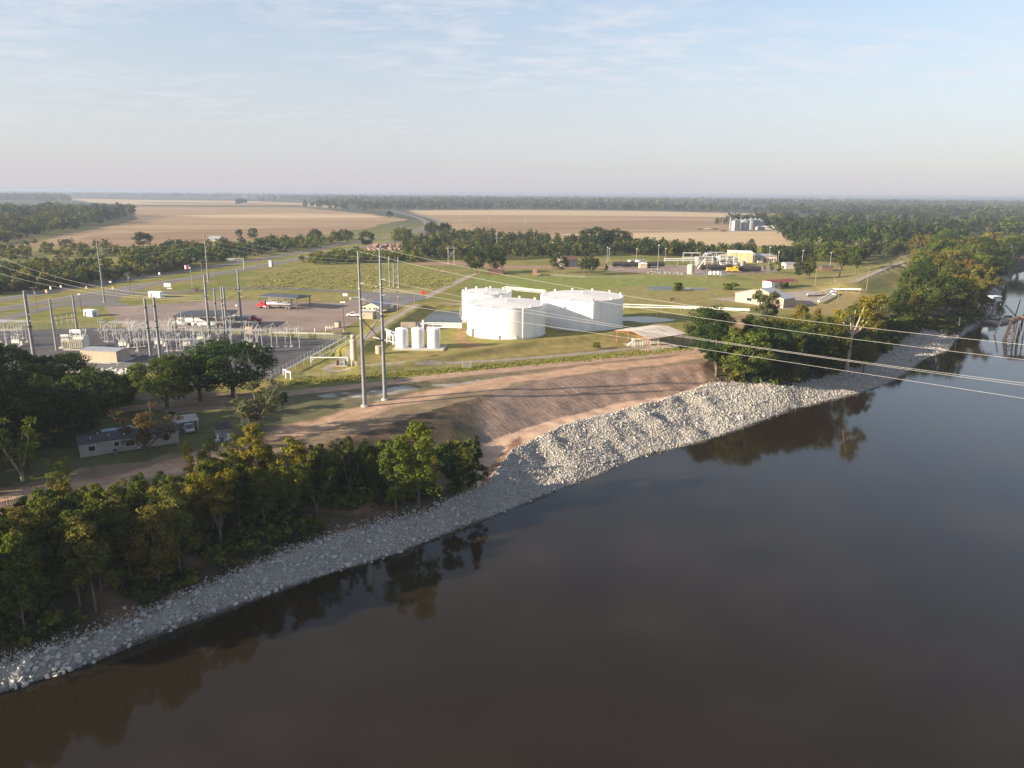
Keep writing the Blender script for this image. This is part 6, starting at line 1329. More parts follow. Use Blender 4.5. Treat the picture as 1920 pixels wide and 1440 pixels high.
def rack(loc, rot, label):
    t = thing('loading_rack', label, 'loading rack', loc, rot, 'loading racks')
    mb = MB(); mb.box((4, 0, 2.6), (8, 1.6, .15)); mb.build('platform', MT['steel_lt'], t)
    for x in (0, 2.6, 5.2, 7.9): 
        for y in (-.7, .7): mb = MB(); mb.box((x, y, 1.3), (.15, .15, 2.6)); mb.build('post', MT['cream'], t)
    for k, x in enumerate((1, 3.2, 5.6)): mb = MB(); mb.box((x, .2, 1.1), (1.5, 1.2, 1.9)); mb.build('meter_cabinet', MT['cream' if k != 1 else 'tan'], t)
    for x in (1.2, 3.6, 6.4): mb = MB(); mb.tube([(x, -.6, 2.7), (x, -.6, 4.2), (x + .2, -2.2, 4.4), (x + .2, -2.2, 3.3)], .09, 6); mb.build('loading_arm', MT['steel_lt'], t)
    mb = MB(); mb.tube([(0, .75, 3.6), (8, .75, 3.6)], .05, 5); mb.tube([(0, .75, 3.1), (8, .75, 3.1)], .05, 5); mb.build('handrail', MT['loco'], t)
rack(g(503, 572), 0.0, 'cream metering cabinets and arms under the far loading canopy'); rack(g(408, 612), 0.0, 'cream metering cabinets and arms under the nearer loading canopy')
house('equipment_box', 'equipment box', 'tan box at the left end of the nearer loading canopy', g(314, 622), g(321, 622), 2.4, 2.4, 0, 'tan', 'tan', 'x', .03)
house('equipment_box', 'equipment box', 'tan round-shouldered box right of the tall pole cluster by the nearer canopy', g(460, 625), g(473, 625.5), 3, 2.5, .2, 'tan', 'brown', 'x', .03)
car(g(662, 593.5) + Vector((0, 0, .05)), math.pi * 1.01, 'white', 'white pickup parked beside the office sheds, nose to the left')
# office
house('office_building', 'building', 'cream gabled office with five dark windows beyond the tall paired poles', g(677, 586), g(711, 588), 11, 3.2, 1.7, 'cream', 'roof_gr', 'y', .8, win=[('f', .05, .13, 1.5, 2.5), ('f', .17, .28, 1.5, 2.5), ('f', .46, .54, 1.5, 2.5), ('f', .70, .78, 1.5, 2.6), ('f', .81, .89, 1.5, 2.6)], doors=(('f', .33, .41, 2.1, 'tan'),))
house('storage_shed', 'shed', 'flat tan storage shed in front of the office', g(675, 597.5), g(699, 598.5), 4.5, 2.7, .15, 'tan', 'roof_gr', 'x', .15)
house('storage_shed', 'shed', 'small cream shed with a pitched top right of the flat tan one', g(702, 596.5), g(712.5, 596.5), 3.2, 2.7, .7, 'cream', 'roof_gr', 'y', .15, doors=(('f', .3, .7, 2, 'white'),))
t = house('portable_shed', 'shed', 'small white hut with a dark door on the grass left of the yard', g(157.5, 592.5), g(173, 594), 3.0, 2.5, .15, 'white', 'white', 'x', .1, doors=(('f', .1, .3, 2.0, 'roof_dk'), ('r', .2, .7, 2.0, 'ltblue')))
house('portable_shed', 'shed', 'small white hut with a red-brown door on the grass behind the yard', g(278.5, 557.5), g(300, 558.5), 4.0, 2.6, .2, 'white', 'white', 'x', .15, doors=(('f', .2, .34, 2.0, 'redsteel'), ('f', .62, .7, 1.8, 'tan')))
house('equipment_box', 'equipment box', 'tan kiosk beside the brown yard light pole', g(627.5, 614.5), g(635, 615), 2.0, 2.2, .1, 'tan', 'roof_dk', 'x', .08)
house('equipment_box', 'equipment box', 'pale green cabinet beside the highway verge', g(504, 500), g(509.5, 500.2), 2.2, 4.2, .1, 'ltblue', 'steel_lt', 'x', .05)
for k in range(5):
    b = g(612 + k * 3.2, 615.5 + (k % 2)); t = thing('pump_valve', 'little white valve unit in the row beside the tan kiosk', 'valve', b, 0, 'valves beside the tan kiosk'); mb = MB(); mb.cyl((0, 0, 0), (0, 0, .9), .18, .15, 8); mb.build('body', MT['white'], t); mb = MB(); mb.cyl((-.3, 0, .9), (.3, 0, .9), .12, .12, 7); mb.build('handwheel', MT['steel'], t)
for bx, by in ((556.6, 623), (590.5, 623.5), (611, 621.5), (538, 622.5)):
    b = g(bx, by); t = thing('bollard', 'white post on the lower edge of the asphalt yard', 'bollard', b, 0, 'white posts along the yard edge'); mb = MB(); mb.cyl((0, 0, 0), (0, 0, 1.7), .13, .13, 8); mb.build('post', MT['white'], t); mb = MB(); mb.lathe([(.14, 0), (.12, .06), (.02, .1)], (0, 0, 1.7), 8); mb.build('cap', MT['white'], t)
mb = MB(); P_ = [g(505, 624.5), g(560, 625.5), g(640, 627.5), g(655, 624)]; o = P_[0].copy(); t = thing('low_wall', 'low tan kerb wall along the bottom of the asphalt yard', 'wall', o)
for a, b in zip(P_[:-1], P_[1:]):
    d = b - a; mb.box(((a + b) / 2 - o + Vector((0, 0, .3))), (d.length, .3, .6), math.atan2(d.y, d.x))
mb.build('kerb', MT['concrete'], t)
# red box, signs, white blocks behind the office
t = thing('relief_sign', 'red round-cornered box on a post at the end of the grey apron', 'box', g(794, 556)); mb = MB(); mb.cyl((0, 0, 0), (0, 0, 2.2), .1, .1, 6); mb.build('post', MT['steel'], t); mb = MB(); mb.box((0, 0, 2.0), (2.0, .7, 1.7)); mb.build('cabinet', MT['redpaint'], t)
t = thing('notice_board', 'white notice board on two posts behind the yard', 'sign', g(647.5, 562)); 
for x in (-.9, .9): mb = MB(); mb.cyl((x, 0, 0), (x, 0, 3.0), .07, .07, 6); mb.build('post', MT['steel'], t)
mb = MB(); mb.box((0, -.05, 2.5), (2.4, .08, 1.3)); mb.build('board', MT['white'], t)
for k in range(7):
    b = g(657 + k * 2.9, 561.5 - .2 * k); t = thing('barrier_block', 'white barrier block in the row left of the office', 'barrier', b, 0, 'white barrier blocks'); mb = MB(); mb.box((0, 0, .5), (1.0 if k % 2 else .7, .6, 1.0 if k else 1.6), 0, .8); mb.build('block', MT['white'], t)
for bx, by in ((735, 583.5), (741, 578)):
    t = thing('meter_box', 'small pale meter boxes by the pole behind the office', 'meter box', g(bx, by), 0, 'meter boxes behind the office'); mb = MB(); mb.box((0, 0, .8), (1.3, .8, 1.4)); mb.build('cabinet', MT['steel_lt'], t); mb = MB(); mb.box((0, 0, .08), (1.7, 1.2, .16)); mb.build('pad', MT['concrete'], t)
# ------------------------------------------------------------------ highway furniture
def gantry(bx, by, ty, tip, label):
    b, h = P3(bx, by, ty); t = thing('sign_gantry', label, 'road sign', b, 0, 'cantilever sign gantries')
    L_ = (tip - bx) / pxm((b.x, b.y, h)); mb = MB(); mb.cyl((0, 0, 0), (0, 0, h), .32, .26, 10); mb.build('post', MT['steel_lt'], t)
    mb = MB(); mb.cyl((0, 0, h - .2), (L_, 0, h - .2), .2, .16, 8); mb.cyl((0, 0, h - 1.3), (L_, 0, h - 1.1), .16, .14, 8); mb.build('arm', MT['steel_lt'], t)
    for k in range(5): x = L_ * (k + .5) / 5; mb = MB(); mb.cyl((x, 0, h - 1.2), (x, 0, h - .2), .08, .08, 6); mb.build('brace', MT['steel_lt'], t)
    mb = MB(); mb.box((L_ * .72, .35, h - .8), (abs(L_) * .34, .12, 1.7)); mb.build('sign_panel', MT['steel_lt'], t)
gantry(335.5, 504, 483.5, 367.5, 'overhead sign arm reaching over the carriageway from its left verge'); gantry(458, 506, 484.5, 426, 'overhead sign arm reaching over the carriageway from its right verge')
b, h = P3(361, 545, 494); t = thing('flagpole', 'flagpole with a striped red and white flag on the grass', 'flagpole', b); mb = MB(); mb.cyl((0, 0, 0), (0, 0, h), .12, .06, 8); mb.build('pole', MT['steel_lt'], t)
for k in range(7):
    mb = MB(); q = [(-.1 - 3.0 * j / 6, .25 * math.sin(j * 1.1), h - .5 - k * .32 - .28 * j / 6 * 1.6) for j in range(7)]; vs = q + [(x, y, z - .32) for x, y, z in q]; vs += [(x, y + .03, z) for x, y, z in vs]
    mb.add(vs, [(j, j + 1, j + 8, j + 7) for j in range(6)] + [(14 + j + 1, 14 + j, 14 + j + 7, 14 + j + 8) for j in range(6)]); mb.build('flag_stripe', MT['redpaint' if k % 2 == 0 else 'white'], t)
mb = MB(); mb.box((-.7, -.1, h - 1.05), (1.2, .35, 1.1)); mb.build('flag_canton', MT['blue'], t)
def sign(bx, by, ty, w, hgt_, m, label, two=False, grp='road signs'):
    w *= .62; hgt_ *= .62
    b, h = P3(bx, by, ty); t = thing('road_sign', label, 'road sign', b, RAD(-15), grp)
    for x in ((-w * .3, w * .3) if two else (0,)): mb = MB(); mb.cyl((x, 0, 0), (x, 0, h - .1), .07, .07, 6); mb.build('post', MT['steel'], t)
    mb = MB(); mb.box((0, -.1, h - hgt_ / 2), (w, .08, hgt_)); mb.build('panel', MT[m], t)
for a in [(88, 554, 543, 2.2, 2.6, 'orange', 'white and orange sign in the median at the far left', True), (96, 549, 537.5, 1.6, 2.2, 'white', 'white roadside sign by the scrub at the far left'), (115, 544, 535, 1.5, 1.6, 'white', 'small white roadside sign beyond the median'), (163, 547, 537, 1.8, 2.0, 'orange', 'orange sign on the far verge left of the wooden pole'), (213, 553, 537.5, 1.7, 2.2, 'orange', 'orange sign in the median right of the tall leaning pole'), (208, 537, 527, 2.6, 1.4, 'steel_lt', 'back of a grey road sign on the median'), (299.5, 519, 511, 1.9, 2.0, 'white', 'white and red sign on the median'), (315.5, 551, 531, 6.4, 3.0, 'white', 'white board on a pole beside the frontage road'), (319, 552, 540, 4.6, .8, 'steel_lt', 'low grey sign frame under the white board', True), (545, 471, 464, 1.8, 1.6, 'white', 'small white sign on the far verge by the hedgerow'), (738, 446, 439, 3.4, 2.2, 'ltblue', 'pale blue sign back at the crossing road')]: sign(*a)
car(g(212, 528.5) + Vector((0, 0, .08)), math.atan2(450 - 330, 40), 'black', 'dark car driving on the far carriageway left of the wooden pole', 'car')
car(g(600, 466) + Vector((0, 0, .08)), RAD(80), 'blue', 'dark blue car driving on the far carriageway near the hedgerow end', 'car')
t = thing('utility_trailer', 'dark small trailer parked near the flagpole', 'trailer', g(366, 545.5)); mb = MB(); mb.box((0, 0, 1.0), (3.0, 1.8, .9)); mb.build('body', MT['brown'], t); wheel_set(t, (0,), .95, .4)
# scrap and log pile by the highway
rr = random.Random(8); Q = scatter_px([(690, 466), (700, 460), (760, 460), (802, 464), (800, 469), (760, 468), (720, 471), (695, 473)], 330, 51); stones('scrap_pile', 'long heap of reddish rubble and logs between the highway and the tree belt', 'rubble', Q[:, 0], Q[:, 1], np.random.RandomState(5).uniform(1.0, 2.8, len(Q)), 52, .26, (1, .68, .52))
house('barn', 'barn', 'grey roofed barn half hidden by the hedgerow', g(390, 458), g(410, 458.5), 12, 5, 3, 'greywood', 'roof_gr', 'x', .5)
house('barn', 'barn', 'brown low shed left of the grey roofed barn', g(368, 458), g(386, 458.5), 8, 3.5, 1.0, 'brown', 'brown', 'x', .4)
t = house('shelter', 'shelter', 'small dark brown cattle shelter beside the round meadow trees', g(915, 514.5), g(944, 515), 6, 2.6, .5, 'brown', 'rust', 'x', .3)
house('barn', 'barn', 'pale barn between the two dark meadow trees', g(1060, 501), g(1084, 500), 14, 5, 2.4, 'greywood', 'rust', 'x', .4)
t = thing('trampoline_frame', 'dark slanted frame standing at the left meadow tree', 'frame', g(1003, 517), RAD(30)); mb = MB(); mb.box((0, 0, 2.2), (.25, 5.5, 4.2)); mb.build('screen', MT['rust'], t); mb = MB(); mb.cyl((0, -2.7, 0), (0, -2.7, 4.4), .12, .12, 6); mb.cyl((0, 2.7, 0), (0, 2.7, 4.4), .12, .12, 6); mb.build('post', MT['steel'], t)
# ------------------------------------------------------------------ mobile home and its yard
fl, fr_ = gz(151, 858.5), gz(336.5, 829.5)
t = house('mobile_home', 'mobile home', 'long beige mobile home with a dark shingle roof', fl, fr_, 5.6, 2.75, .75, 'siding', 'shingle', 'x', .25,
    win=[('f', .085, .15, 1.1, 2.1), ('f', .335, .385, 1.4, 2.2), ('f', .45, .54, 1.0, 2.2), ('f', .84, .895, .9, 2.3)], doors=(('f', .57, .61, 2.1, 'white'),))
W_ = math.hypot(fr_.x - fl.x, fr_.y - fl.y)
mb = MB(); mb.box((W_ / 2, -.05, 2.68), (W_ + .4, .14, .16)); mb.build('fascia', MT['white'], t)
mb = MB()
for k in range(1, 13): mb.box((W_ / 2, -.012, .2 * k), (W_, .03, .03))
mb.build('lap_siding', MT['siding'], t)
for x, y in ((.12, 1.2), (.3, 1.6), (.45, 1.0), (.2, 4.2)): mb = MB(); mb.cyl((W_ * x, y, 2.9), (W_ * x, y, 3.6), .09, .09, 7); mb.build('vent_pipe', MT['white'], t)
u = (fr_ - fl).normalized(); v = Vector((-u.y, u.x, 0))
q = fl + u * (W_ * .335) - v * .9; t = thing('air_conditioner', 'grey air conditioner unit beside the mobile home wall', 'air conditioner', (q.x, q.y, hz(q.x, q.y)), math.atan2(u.y, u.x)); mb = MB(); mb.box((0, 0, .45), (.9, .9, .8)); mb.build('casing', MT['steel'], t); mb = MB(); mb.cyl((0, 0, .85), (0, 0, .9), .35, .35, 12); mb.build('fan_grille', MT['black'], t)
q = fl + u * (W_ * .42) + v * 6.4; t = thing('porch_roof', 'pale blue porch roof behind the mobile home', 'porch', (q.x, q.y, 0), math.atan2(u.y, u.x))
mb = MB(); mb.slab([(-3.2, 0, 2.9), (3.2, 0, 2.9), (3.2, 3, 2.6), (-3.2, 3, 2.6)], .08); mb.build('roof', MT['ltblue'], t)
for x in (-3, 3): mb = MB(); mb.box((x, 2.8, 1.3), (.12, .12, 2.6)); mb.build('post', MT['white'], t)
# carport with a car
a, b = gz(333, 812), gz(372, 806); d = math.atan2(b.y - a.y, b.x - a.x); Lc = (b - a).length
t = thing('carport', 'open carport with a pale gabled roof beyond the right end of the mobile home', 'carport', a, d); r = MB()
r.add([(-.3, -.2, 2.3), (Lc + .3, -.2, 2.3), (Lc + .3, 2.9, 3.1), (-.3, 2.9, 3.1), (Lc + .3, 6, 2.3), (-.3, 6, 2.3)], [(0, 1, 2, 3), (3, 2, 4, 5)]); r.add([(-.3, -.2, 2.25), (Lc + .3, -.2, 2.25), (Lc + .3, 2.9, 3.04), (-.3, 2.9, 3.04), (Lc + .3, 6, 2.25), (-.3, 6, 2.25)], [(3, 2, 1, 0), (5, 4, 2, 3)]); r.build('roof', MT['greywood'], t)
for x in (0, Lc / 2, Lc):
    for y in (0, 5.8): mb = MB(); mb.box((x, y, 1.15), (.1, .1, 2.3)); mb.build('post', MT['white'], t)
q = gz(354, 809); car((q.x, q.y, q.z), d - math.pi / 2, 'steel_lt', 'pale van with a dark windscreen parked nose out under the carport', 'van')
# dark shed with two white frames in front
t = house('storage_shed', 'shed', 'small dark shed with white chairs in front, right of the carport', gz(407, 824.5), gz(434, 821), 3.4, 2.4, .9, 'greywood', 'shingle', 'x', .25)
def chair(px, py, label, m='white'):
    q = gz(px, py); t = thing('lawn_chair', label, 'chair', q, d - 1.3, 'white lawn chairs'); mb = MB(); mb.box((0, 0, .45), (.55, .55, .06)); mb.build('seat', MT[m], t); mb = MB()
    for k in range(5): mb.box((0, .27, .62 + k * .22), (.6, .05, .1))
    mb.build('backrest', MT[m], t)
    for x in (-.28, .28):
        for y in (-.26, .28): l = MB(); l.box((x, y, .8 if y > 0 else .3), (.08, .08, 1.6 if y > 0 else .6)); l.build('leg', MT[m], t)
chair(407, 828, 'white ladder-backed lawn chair at the left corner of the dark shed'); chair(427, 826.5, 'white ladder-backed lawn chair at the right corner of the dark shed'); 
q = gz(417, 827); t = thing('garden_table', 'low blue table between the white lawn chairs', 'table', q); mb = MB(); mb.box((0, 0, .6), (1.1, .7, .06)); mb.build('tabletop', MT['blue'], t); mb = MB()
for x in (-.45, .45): mb.box((x, 0, .3), (.06, .5, .6))
mb.build('leg', MT['white'], t)
t = house('cargo_trailer', 'trailer', 'white box trailer under the feathery willow', gz(452, 797), gz(463, 796), 4.2, 2.3, 0, 'white', 'white', 'x', .03, doors=(('f', .15, .85, 1.9, 'steel_lt'),))
# picket fence at the left edge
P_ = [gz(-20, 962), gz(0, 957), gz(32, 950), gz(75, 942)]; t = thing('picket_fence', 'grey board fence on the bank top at the left edge', 'fence', P_[0]); pm = MB(); pm.box((0, 0, .75), (.17, .04, 1.5)); pm.box((0, 0, 1.53), (.1, .04, .1)); pm = pm.mesh('picket', MT['greywood']); rr = random.Random(3); rail = MB()
for a, b in zip(P_[:-1], P_[1:]):
    n = int((b - a).length / .23); an = math.atan2(b.y - a.y, b.x - a.x)
    for k in range(n):
        q = a.lerp(b, k / n); o = link('picket', pm, t); o.location = (q.x - P_[0].x, q.y - P_[0].y, hz(q.x, q.y) - P_[0].z + rr.uniform(-.05, .05)); o.rotation_euler = (rr.uniform(-.03, .03), rr.uniform(-.03, .03), an)
    for z in (.4, 1.2): rail.cyl(a - P_[0] + Vector((0, .05, z)), b - P_[0] + Vector((0, .05, z)), .05, .05, 5)
rail.build('rail', MT['greywood'], t)
# ------------------------------------------------------------------ far processing plant with its sidings
house('warehouse', 'warehouse', 'yellow clad warehouse with a white roof edge at the plant', g(1368, 491.5), g(1411, 492.5), 26, 7.6, .6, 'yellow', 'white', 'x', .2, doors=(('f', .55, .75, 4.5, 'cream'),))
house('office_building', 'building', 'long low tan building right of the yellow warehouse', g(1413, 491), g(1456, 491.5), 16, 4.6, 1.4, 'cream', 'roof_gr', 'x', .4, win=[('f', .62, .68, 1, 2.8), ('f', .78, .84, 1, 2.8)], doors=(('f', .2, .28, 3, 'brown'), ('f', .44, .52, 3, 'brown'), ('f', .9, .95, 3, 'brown')))
house('storage_shed', 'shed', 'small beige hut left of the pointed dark tree', g(1473, 504), g(1491, 504), 8, 3.6, .8, 'siding', 'roof_gr', 'x', .3)
house('storage_shed', 'shed', 'brick hut half hidden by the tree right of the plant', g(1541, 508), g(1562, 508.5), 8, 3.2, .3, 'rust', 'roof_dk', 'x', .6)
car(g(1425, 493) + Vector((0, 0, .05)), .1, 'white', 'white van parked before the long tan building', 'van')
def rail_car(px, py, label, L_=13):
    t = thing('rail_tank_car', label, 'rail car', g(px, py) + Vector((0, 0, .05)), RAD(3), 'black rail tank cars'); mb = MB(); mb.cyl((-L_ / 2, 0, 2.5), (L_ / 2, 0, 2.5), 1.45, 1.45, 14); mb.build('tank', MT['railcar'], t, True)
    mb = MB(); mb.box((0, 0, 1.0), (L_ + 1, 2.0, .3)); mb.build('frame', MT['black'], t); mb = MB(); mb.cyl((0, 0, 3.8), (0, 0, 4.4), .6, .6, 10); mb.box((0, 0, 4.1), (2.4, 2, .1)); mb.build('dome', MT['rust'], t)
    wheel_set(t, (-L_ * .4, -L_ * .3, L_ * .3, L_ * .4), .75, .45, .15)
for a in ((1165, 501, 'black rail tank car at the left end of the siding'), (1183, 501.5, 'black rail tank car right of the left end one'), (1330, 507, 'black rail tank car below the white process plant'), (1347, 507.5, 'black rail tank car left of the yellow locomotive group'), (1362, 507.5, 'black rail tank car right behind the yellow locomotive'), (1391, 510, 'black rail tank car right of the yellow locomotive'), (1408, 510.5, 'last black rail tank car at the right end of the siding'), (1229, 501, 'dark rail tank car beside the tallest light pole')): rail_car(*a)
t = thing('locomotive', 'yellow shunting locomotive among the black rail tank cars', 'locomotive', g(1373, 511) + Vector((0, 0, .05)), RAD(3))
mb = MB(); mb.box((0, 0, 1.4), (9, 2.6, .4)); mb.box((-1.6, 0, 2.5), (5, 1.8, 1.9)); mb.build('body', MT['loco'], t); mb = MB(); mb.box((2.4, 0, 3.0), (2.4, 2.5, 2.9)); mb.build('cab', MT['loco'], t); mb = MB(); mb.box((2.4, -1.27, 3.6), (1.5, .06, .9)); mb.box((3.62, 0, 3.6), (.06, 1.8, .9)); mb.build('window', MT['glass'], t); wheel_set(t, (-3, -1.6, 1.6, 3), .75, .5, .2)
b = g(1294.5, 514); r = 6.5 / pxm(b); h = htop(b, 497); t = thing('storage_tank', 'pale green upright tank standing in front of the plant', 'storage tank', b, 0); mb = MB(); mb.lathe([(r, 0), (r, h), (r * .5, h + .5), (.2, h + .7)], n=26); mb.build('shell', MT['green'], t, True)
mb = MB(); [mb.box((-r - .2, 0, .5 + k * .5), (.06, .5, .06)) for k in range(int(h * 2))]; mb.build('ladder', MT['steel'], t)
for a in range(8): mb = MB(); mb.cyl((r * math.cos(a * .785), r * math.sin(a * .785), h), (r * math.cos(a * .785), r * math.sin(a * .785), h + 1.0), .05, .05, 4); mb.build('rail_post', MT['steel'], t)
for bx, by, ty, w, lab in ((1182, 494, 487, 11, 'squat grey tank left of the cluster behind the rail cars'), (1198, 496, 487, 15, 'squat grey tank right of the cluster behind the rail cars'), (1206, 499, 491, 9, 'small grey tank before the squat grey pair'), (1385, 490, 476, 9, 'white upright tank against the yellow warehouse'), (1379, 500, 484, 6, 'slim white tower vessel in front of the yellow warehouse'), (1371, 499, 487, 5, 'slim white vessel left of the tower vessel'), (1392, 502, 489, 9, 'blue-grey tank right of the tower vessel')):
    b = g(bx, by); r = w / 2 / pxm(b); h = max(2.5, htop(b, ty)); t = thing('process_tank', lab, 'tank', b, 0, 'process tanks of the plant'); mb = MB(); mb.lathe([(r, 0), (r, h * .94), (r * .6, h), (.1, h * 1.02)], n=18); mb.build('shell', MT['steel_lt' if by > 490.5 and bx < 1300 else 'white'] if bx != 1392 else MT['steel'], t, True); mb = MB(); mb.cyl((r + .2, 0, 0), (r + .2, 0, h + .8), .12, .12, 6); mb.build('riser', MT['white'], t)
def pipe_rack(px0, px1, py, lv, label, sp=8):
    a, b = g(px0, py), g(px1, py); d = b - a; L_ = d.length; t = thing('pipe_rack', label, 'pipe rack', a, math.atan2(d.y, d.x), 'pipe racks of the plant'); n = max(2, int(L_ / sp))
    for k in range(n + 1): mb = MB(); mb.box((L_ * k / n, 0, lv[-1] / 2), (.25, .25, lv[-1])); mb.box((L_ * k / n, 2, lv[-1] / 2), (.25, .25, lv[-1])); mb.build('trestle', MT['steel_lt'], t)
    for z in lv:
        for y in (.2, 1.0, 1.8): mb = MB(); mb.cyl((0, y, z + .25), (L_, y, z + .25), .22, .22, 7); mb.build('pipe', MT['white'], t)
pipe_rack(1281, 1312, 493, (4, 7.5), 'tall white pipe rack left of the process plant'); pipe_rack(1246, 1320, 497, (3.2, 4.4), 'long low white pipe rack along the siding', 10); pipe_rack(1318, 1372, 499, (2.6, 3.8), 'white pipe rack under the process plant')
def process(px, py, label, seed, w=14, hgt_=9):
    t = thing('process_unit', label, 'process unit', g(px, py), 0, 'process units of the plant'); rr = random.Random(seed)
    for k in range(3): mb = MB(); z = hgt_ * (k + 1) / 3; mb.box((0, 0, z), (w * rr.uniform(.6, 1), 6, .25)); mb.build('deck', MT['steel_lt'], t)
    for x in (-w * .4, 0, w * .4):
        for y in (-2.6, 2.6): mb = MB(); mb.box((x, y, hgt_ / 2), (.3, .3, hgt_)); mb.build('column', MT['white'], t)
    for k in range(8):
        mb = MB(); x = rr.uniform(-w / 2, w / 2); z = hgt_ * rr.choice((0.02, .35, .68)); 
        if rr.random() < .5: mb.cyl((x, rr.uniform(-2, 2), z), (x, rr.uniform(-2, 2), z + rr.uniform(2, 4)), rr.uniform(.5, 1.1), None, 10)
        else: mb.cyl((x, -1, z + 1.2), (x + rr.uniform(2.5, 5), -1, z + 1.2), rr.uniform(.5, 1.0), None, 10)
        mb.build('drum', MT[rr.choice(('white', 'steel_lt', 'cream', 'chrome'))], t, True)
    for k in range(6): mb = MB(); z = hgt_ * rr.uniform(.1, .95); mb.tube([(-w / 2, rr.uniform(-3, 3), z), (w / 2, rr.uniform(-3, 3), z)], .16, 6); mb.build('pipe', MT['white'], t)
process(1319, 499, 'white process framework, left of the three at the plant', 1, 14, 7); process(1340, 498, 'white process framework with the highest deck, middle of the plant', 2, 18, 10); process(1360, 500, 'white process framework, nearest the yellow warehouse', 3, 13, 8)
t = thing('stair_tower', 'cream slanted stair tower at the left end of the process plant', 'stair', g(1308, 504), 0); mb = MB(); mb.cyl((0, 0, 0), (5, 0, 7), .5, .5, 4); mb.build('stair_flight', MT['cream'], t); mb = MB(); mb.box((5.4, 0, 3.6), (.3, 1.2, 7.2)); mb.build('column', MT['cream'], t)
for k, px in enumerate((1332, 1339, 1346)):
    t = thing('white_tank', 'small white dome tank in the row in front of the siding', 'tank', g(px, 514.5), 0, 'dome tanks before the siding'); mb = MB(); mb.lathe([(1.4, 0), (1.4, 1.2), (1.0, 1.9), (.2, 2.2)], n=12); mb.build('shell', MT['white'], t, True); mb = MB(); mb.cyl((0, 0, 2.1), (0, 0, 2.7), .12, .12, 6); mb.build('vent', MT['steel_lt'], t)
house('equipment_box', 'equipment box', 'grey cabinet right of the small white dome tanks', g(1352, 517), g(1362, 517), 3, 2.6, 0, 'steel', 'steel', 'x', .05)
house('storage_shed', 'shed', 'cream hut between the squat grey tanks and the light pole', g(1200, 503), g(1213, 503), 5, 3.2, .4, 'cream', 'white', 'x', .2)
fence(G2((1220, 514), (1290, 517), (1368, 518)), 1.8, 'low fence before the sidings of the plant', 6)
Q = scatter_px([(1215, 510), (1285, 513), (1285, 515.5), (1215, 513)], 60, 61); stones('scrap_pile', 'row of dark scrap and sleepers before the siding', 'rubble', Q[:, 0], Q[:, 1], np.random.RandomState(6).uniform(.6, 1.8, len(Q)), 62, .16)
# ------------------------------------------------------------------ grain bins
rr = random.Random(2)
for k, (px, py, ty, lab) in enumerate(((1378.5, 432.5, 414, 'front-left galvanized grain bin, brightest of the row'), (1396, 432, 414, 'galvanized grain bin second in the front row'), (1407, 430, 413, 'galvanized grain bin third from the left'), (1415, 429.5, 413, 'galvanized grain bin second from the right end'), (1423, 429.5, 414, 'galvanized grain bin at the right end'), (1388, 429, 414.5, 'galvanized grain bin behind the front two'))):
    b = g(px, py); r = 8.2 / pxm(b); h = htop(b, ty); t = thing('grain_bin', lab, 'grain bin', b, 0, 'galvanized grain bins'); mb = MB(); mb.lathe(sum([[(r, h * j / 9), (r * .985, h * (j + .5) / 9)] for j in range(9)], []) + [(r, h)], n=26); mb.build('wall', MT['bin'], t, True); mb = MB(); mb.lathe([(r + .3, h), (r * .2, h + r * .42), (r * .2, h + r * .5), (.1, h + r * .55)], n=26); mb.build('roof', MT['bin'], t)
b = g(1368, 433); t = thing('elevator_tower', 'slim elevator tower at the left of the grain bins', 'elevator tower', b); h = htop(b, 408); mb = MB(); mb.box((0, 0, h / 2), (1.6, 1.6, h)); mb.build('tower', MT['steel_lt'], t); mb = MB(); mb.cyl((0, 0, h), (10, 4, h * .8), .5, .5, 6); mb.build('spout', MT['steel_lt'], t)
for fx, tx, py, m, r_, lab in ((1422, 1434, 431.5, 'siding', 'roof_gr', 'grey farm shed right of the grain bins'), (1433, 1447, 430.5, 'white', 'white', 'white farm building beside the grey farm shed'), (1450, 1462, 430, 'white', 'white', 'white trailer home in the row right of the grain bins'), (1466, 1470, 431, 'white', 'white', 'small white church-like hut in the farm row'), (1472, 1490, 429.5, 'greywood', 'roof_gr', 'long low farm shed at the end of the row'), (1520, 1530, 428, 'white', 'white', 'pale house gable among the dark trees right of the straw field')):
    house('farm_building', 'farm building', lab, g(fx, py), g(tx, py), 10, 4.0, 1.6, m, r_, 'x', .4)
for px, py, lab in ((1312, 431.5, 'left pale farm machine on the field track'), (1328, 431, 'middle pale farm machine on the field track'), (1341, 431, 'right rusty farm machine on the field track'), (1356, 434, 'dark grain cart on the field track before the bins')):
    t = thing('farm_machine', lab, 'farm machine', g(px, py)); mb = MB(); mb.box((0, 0, 1.6), (9, 3, 1.8), 0, .8); mb.build('body', MT['rust' if px != 1328 else 'steel_lt'], t); wheel_set(t, (-2.5, 2.5), 1.5, .9, .5)
sheet('field_track', [(1150, 432.3), (1300, 434), (1500, 434.5), (1500, 433.2), (1300, 432.6), (1150, 431.6)], .1, M_PATH, 40, 2)
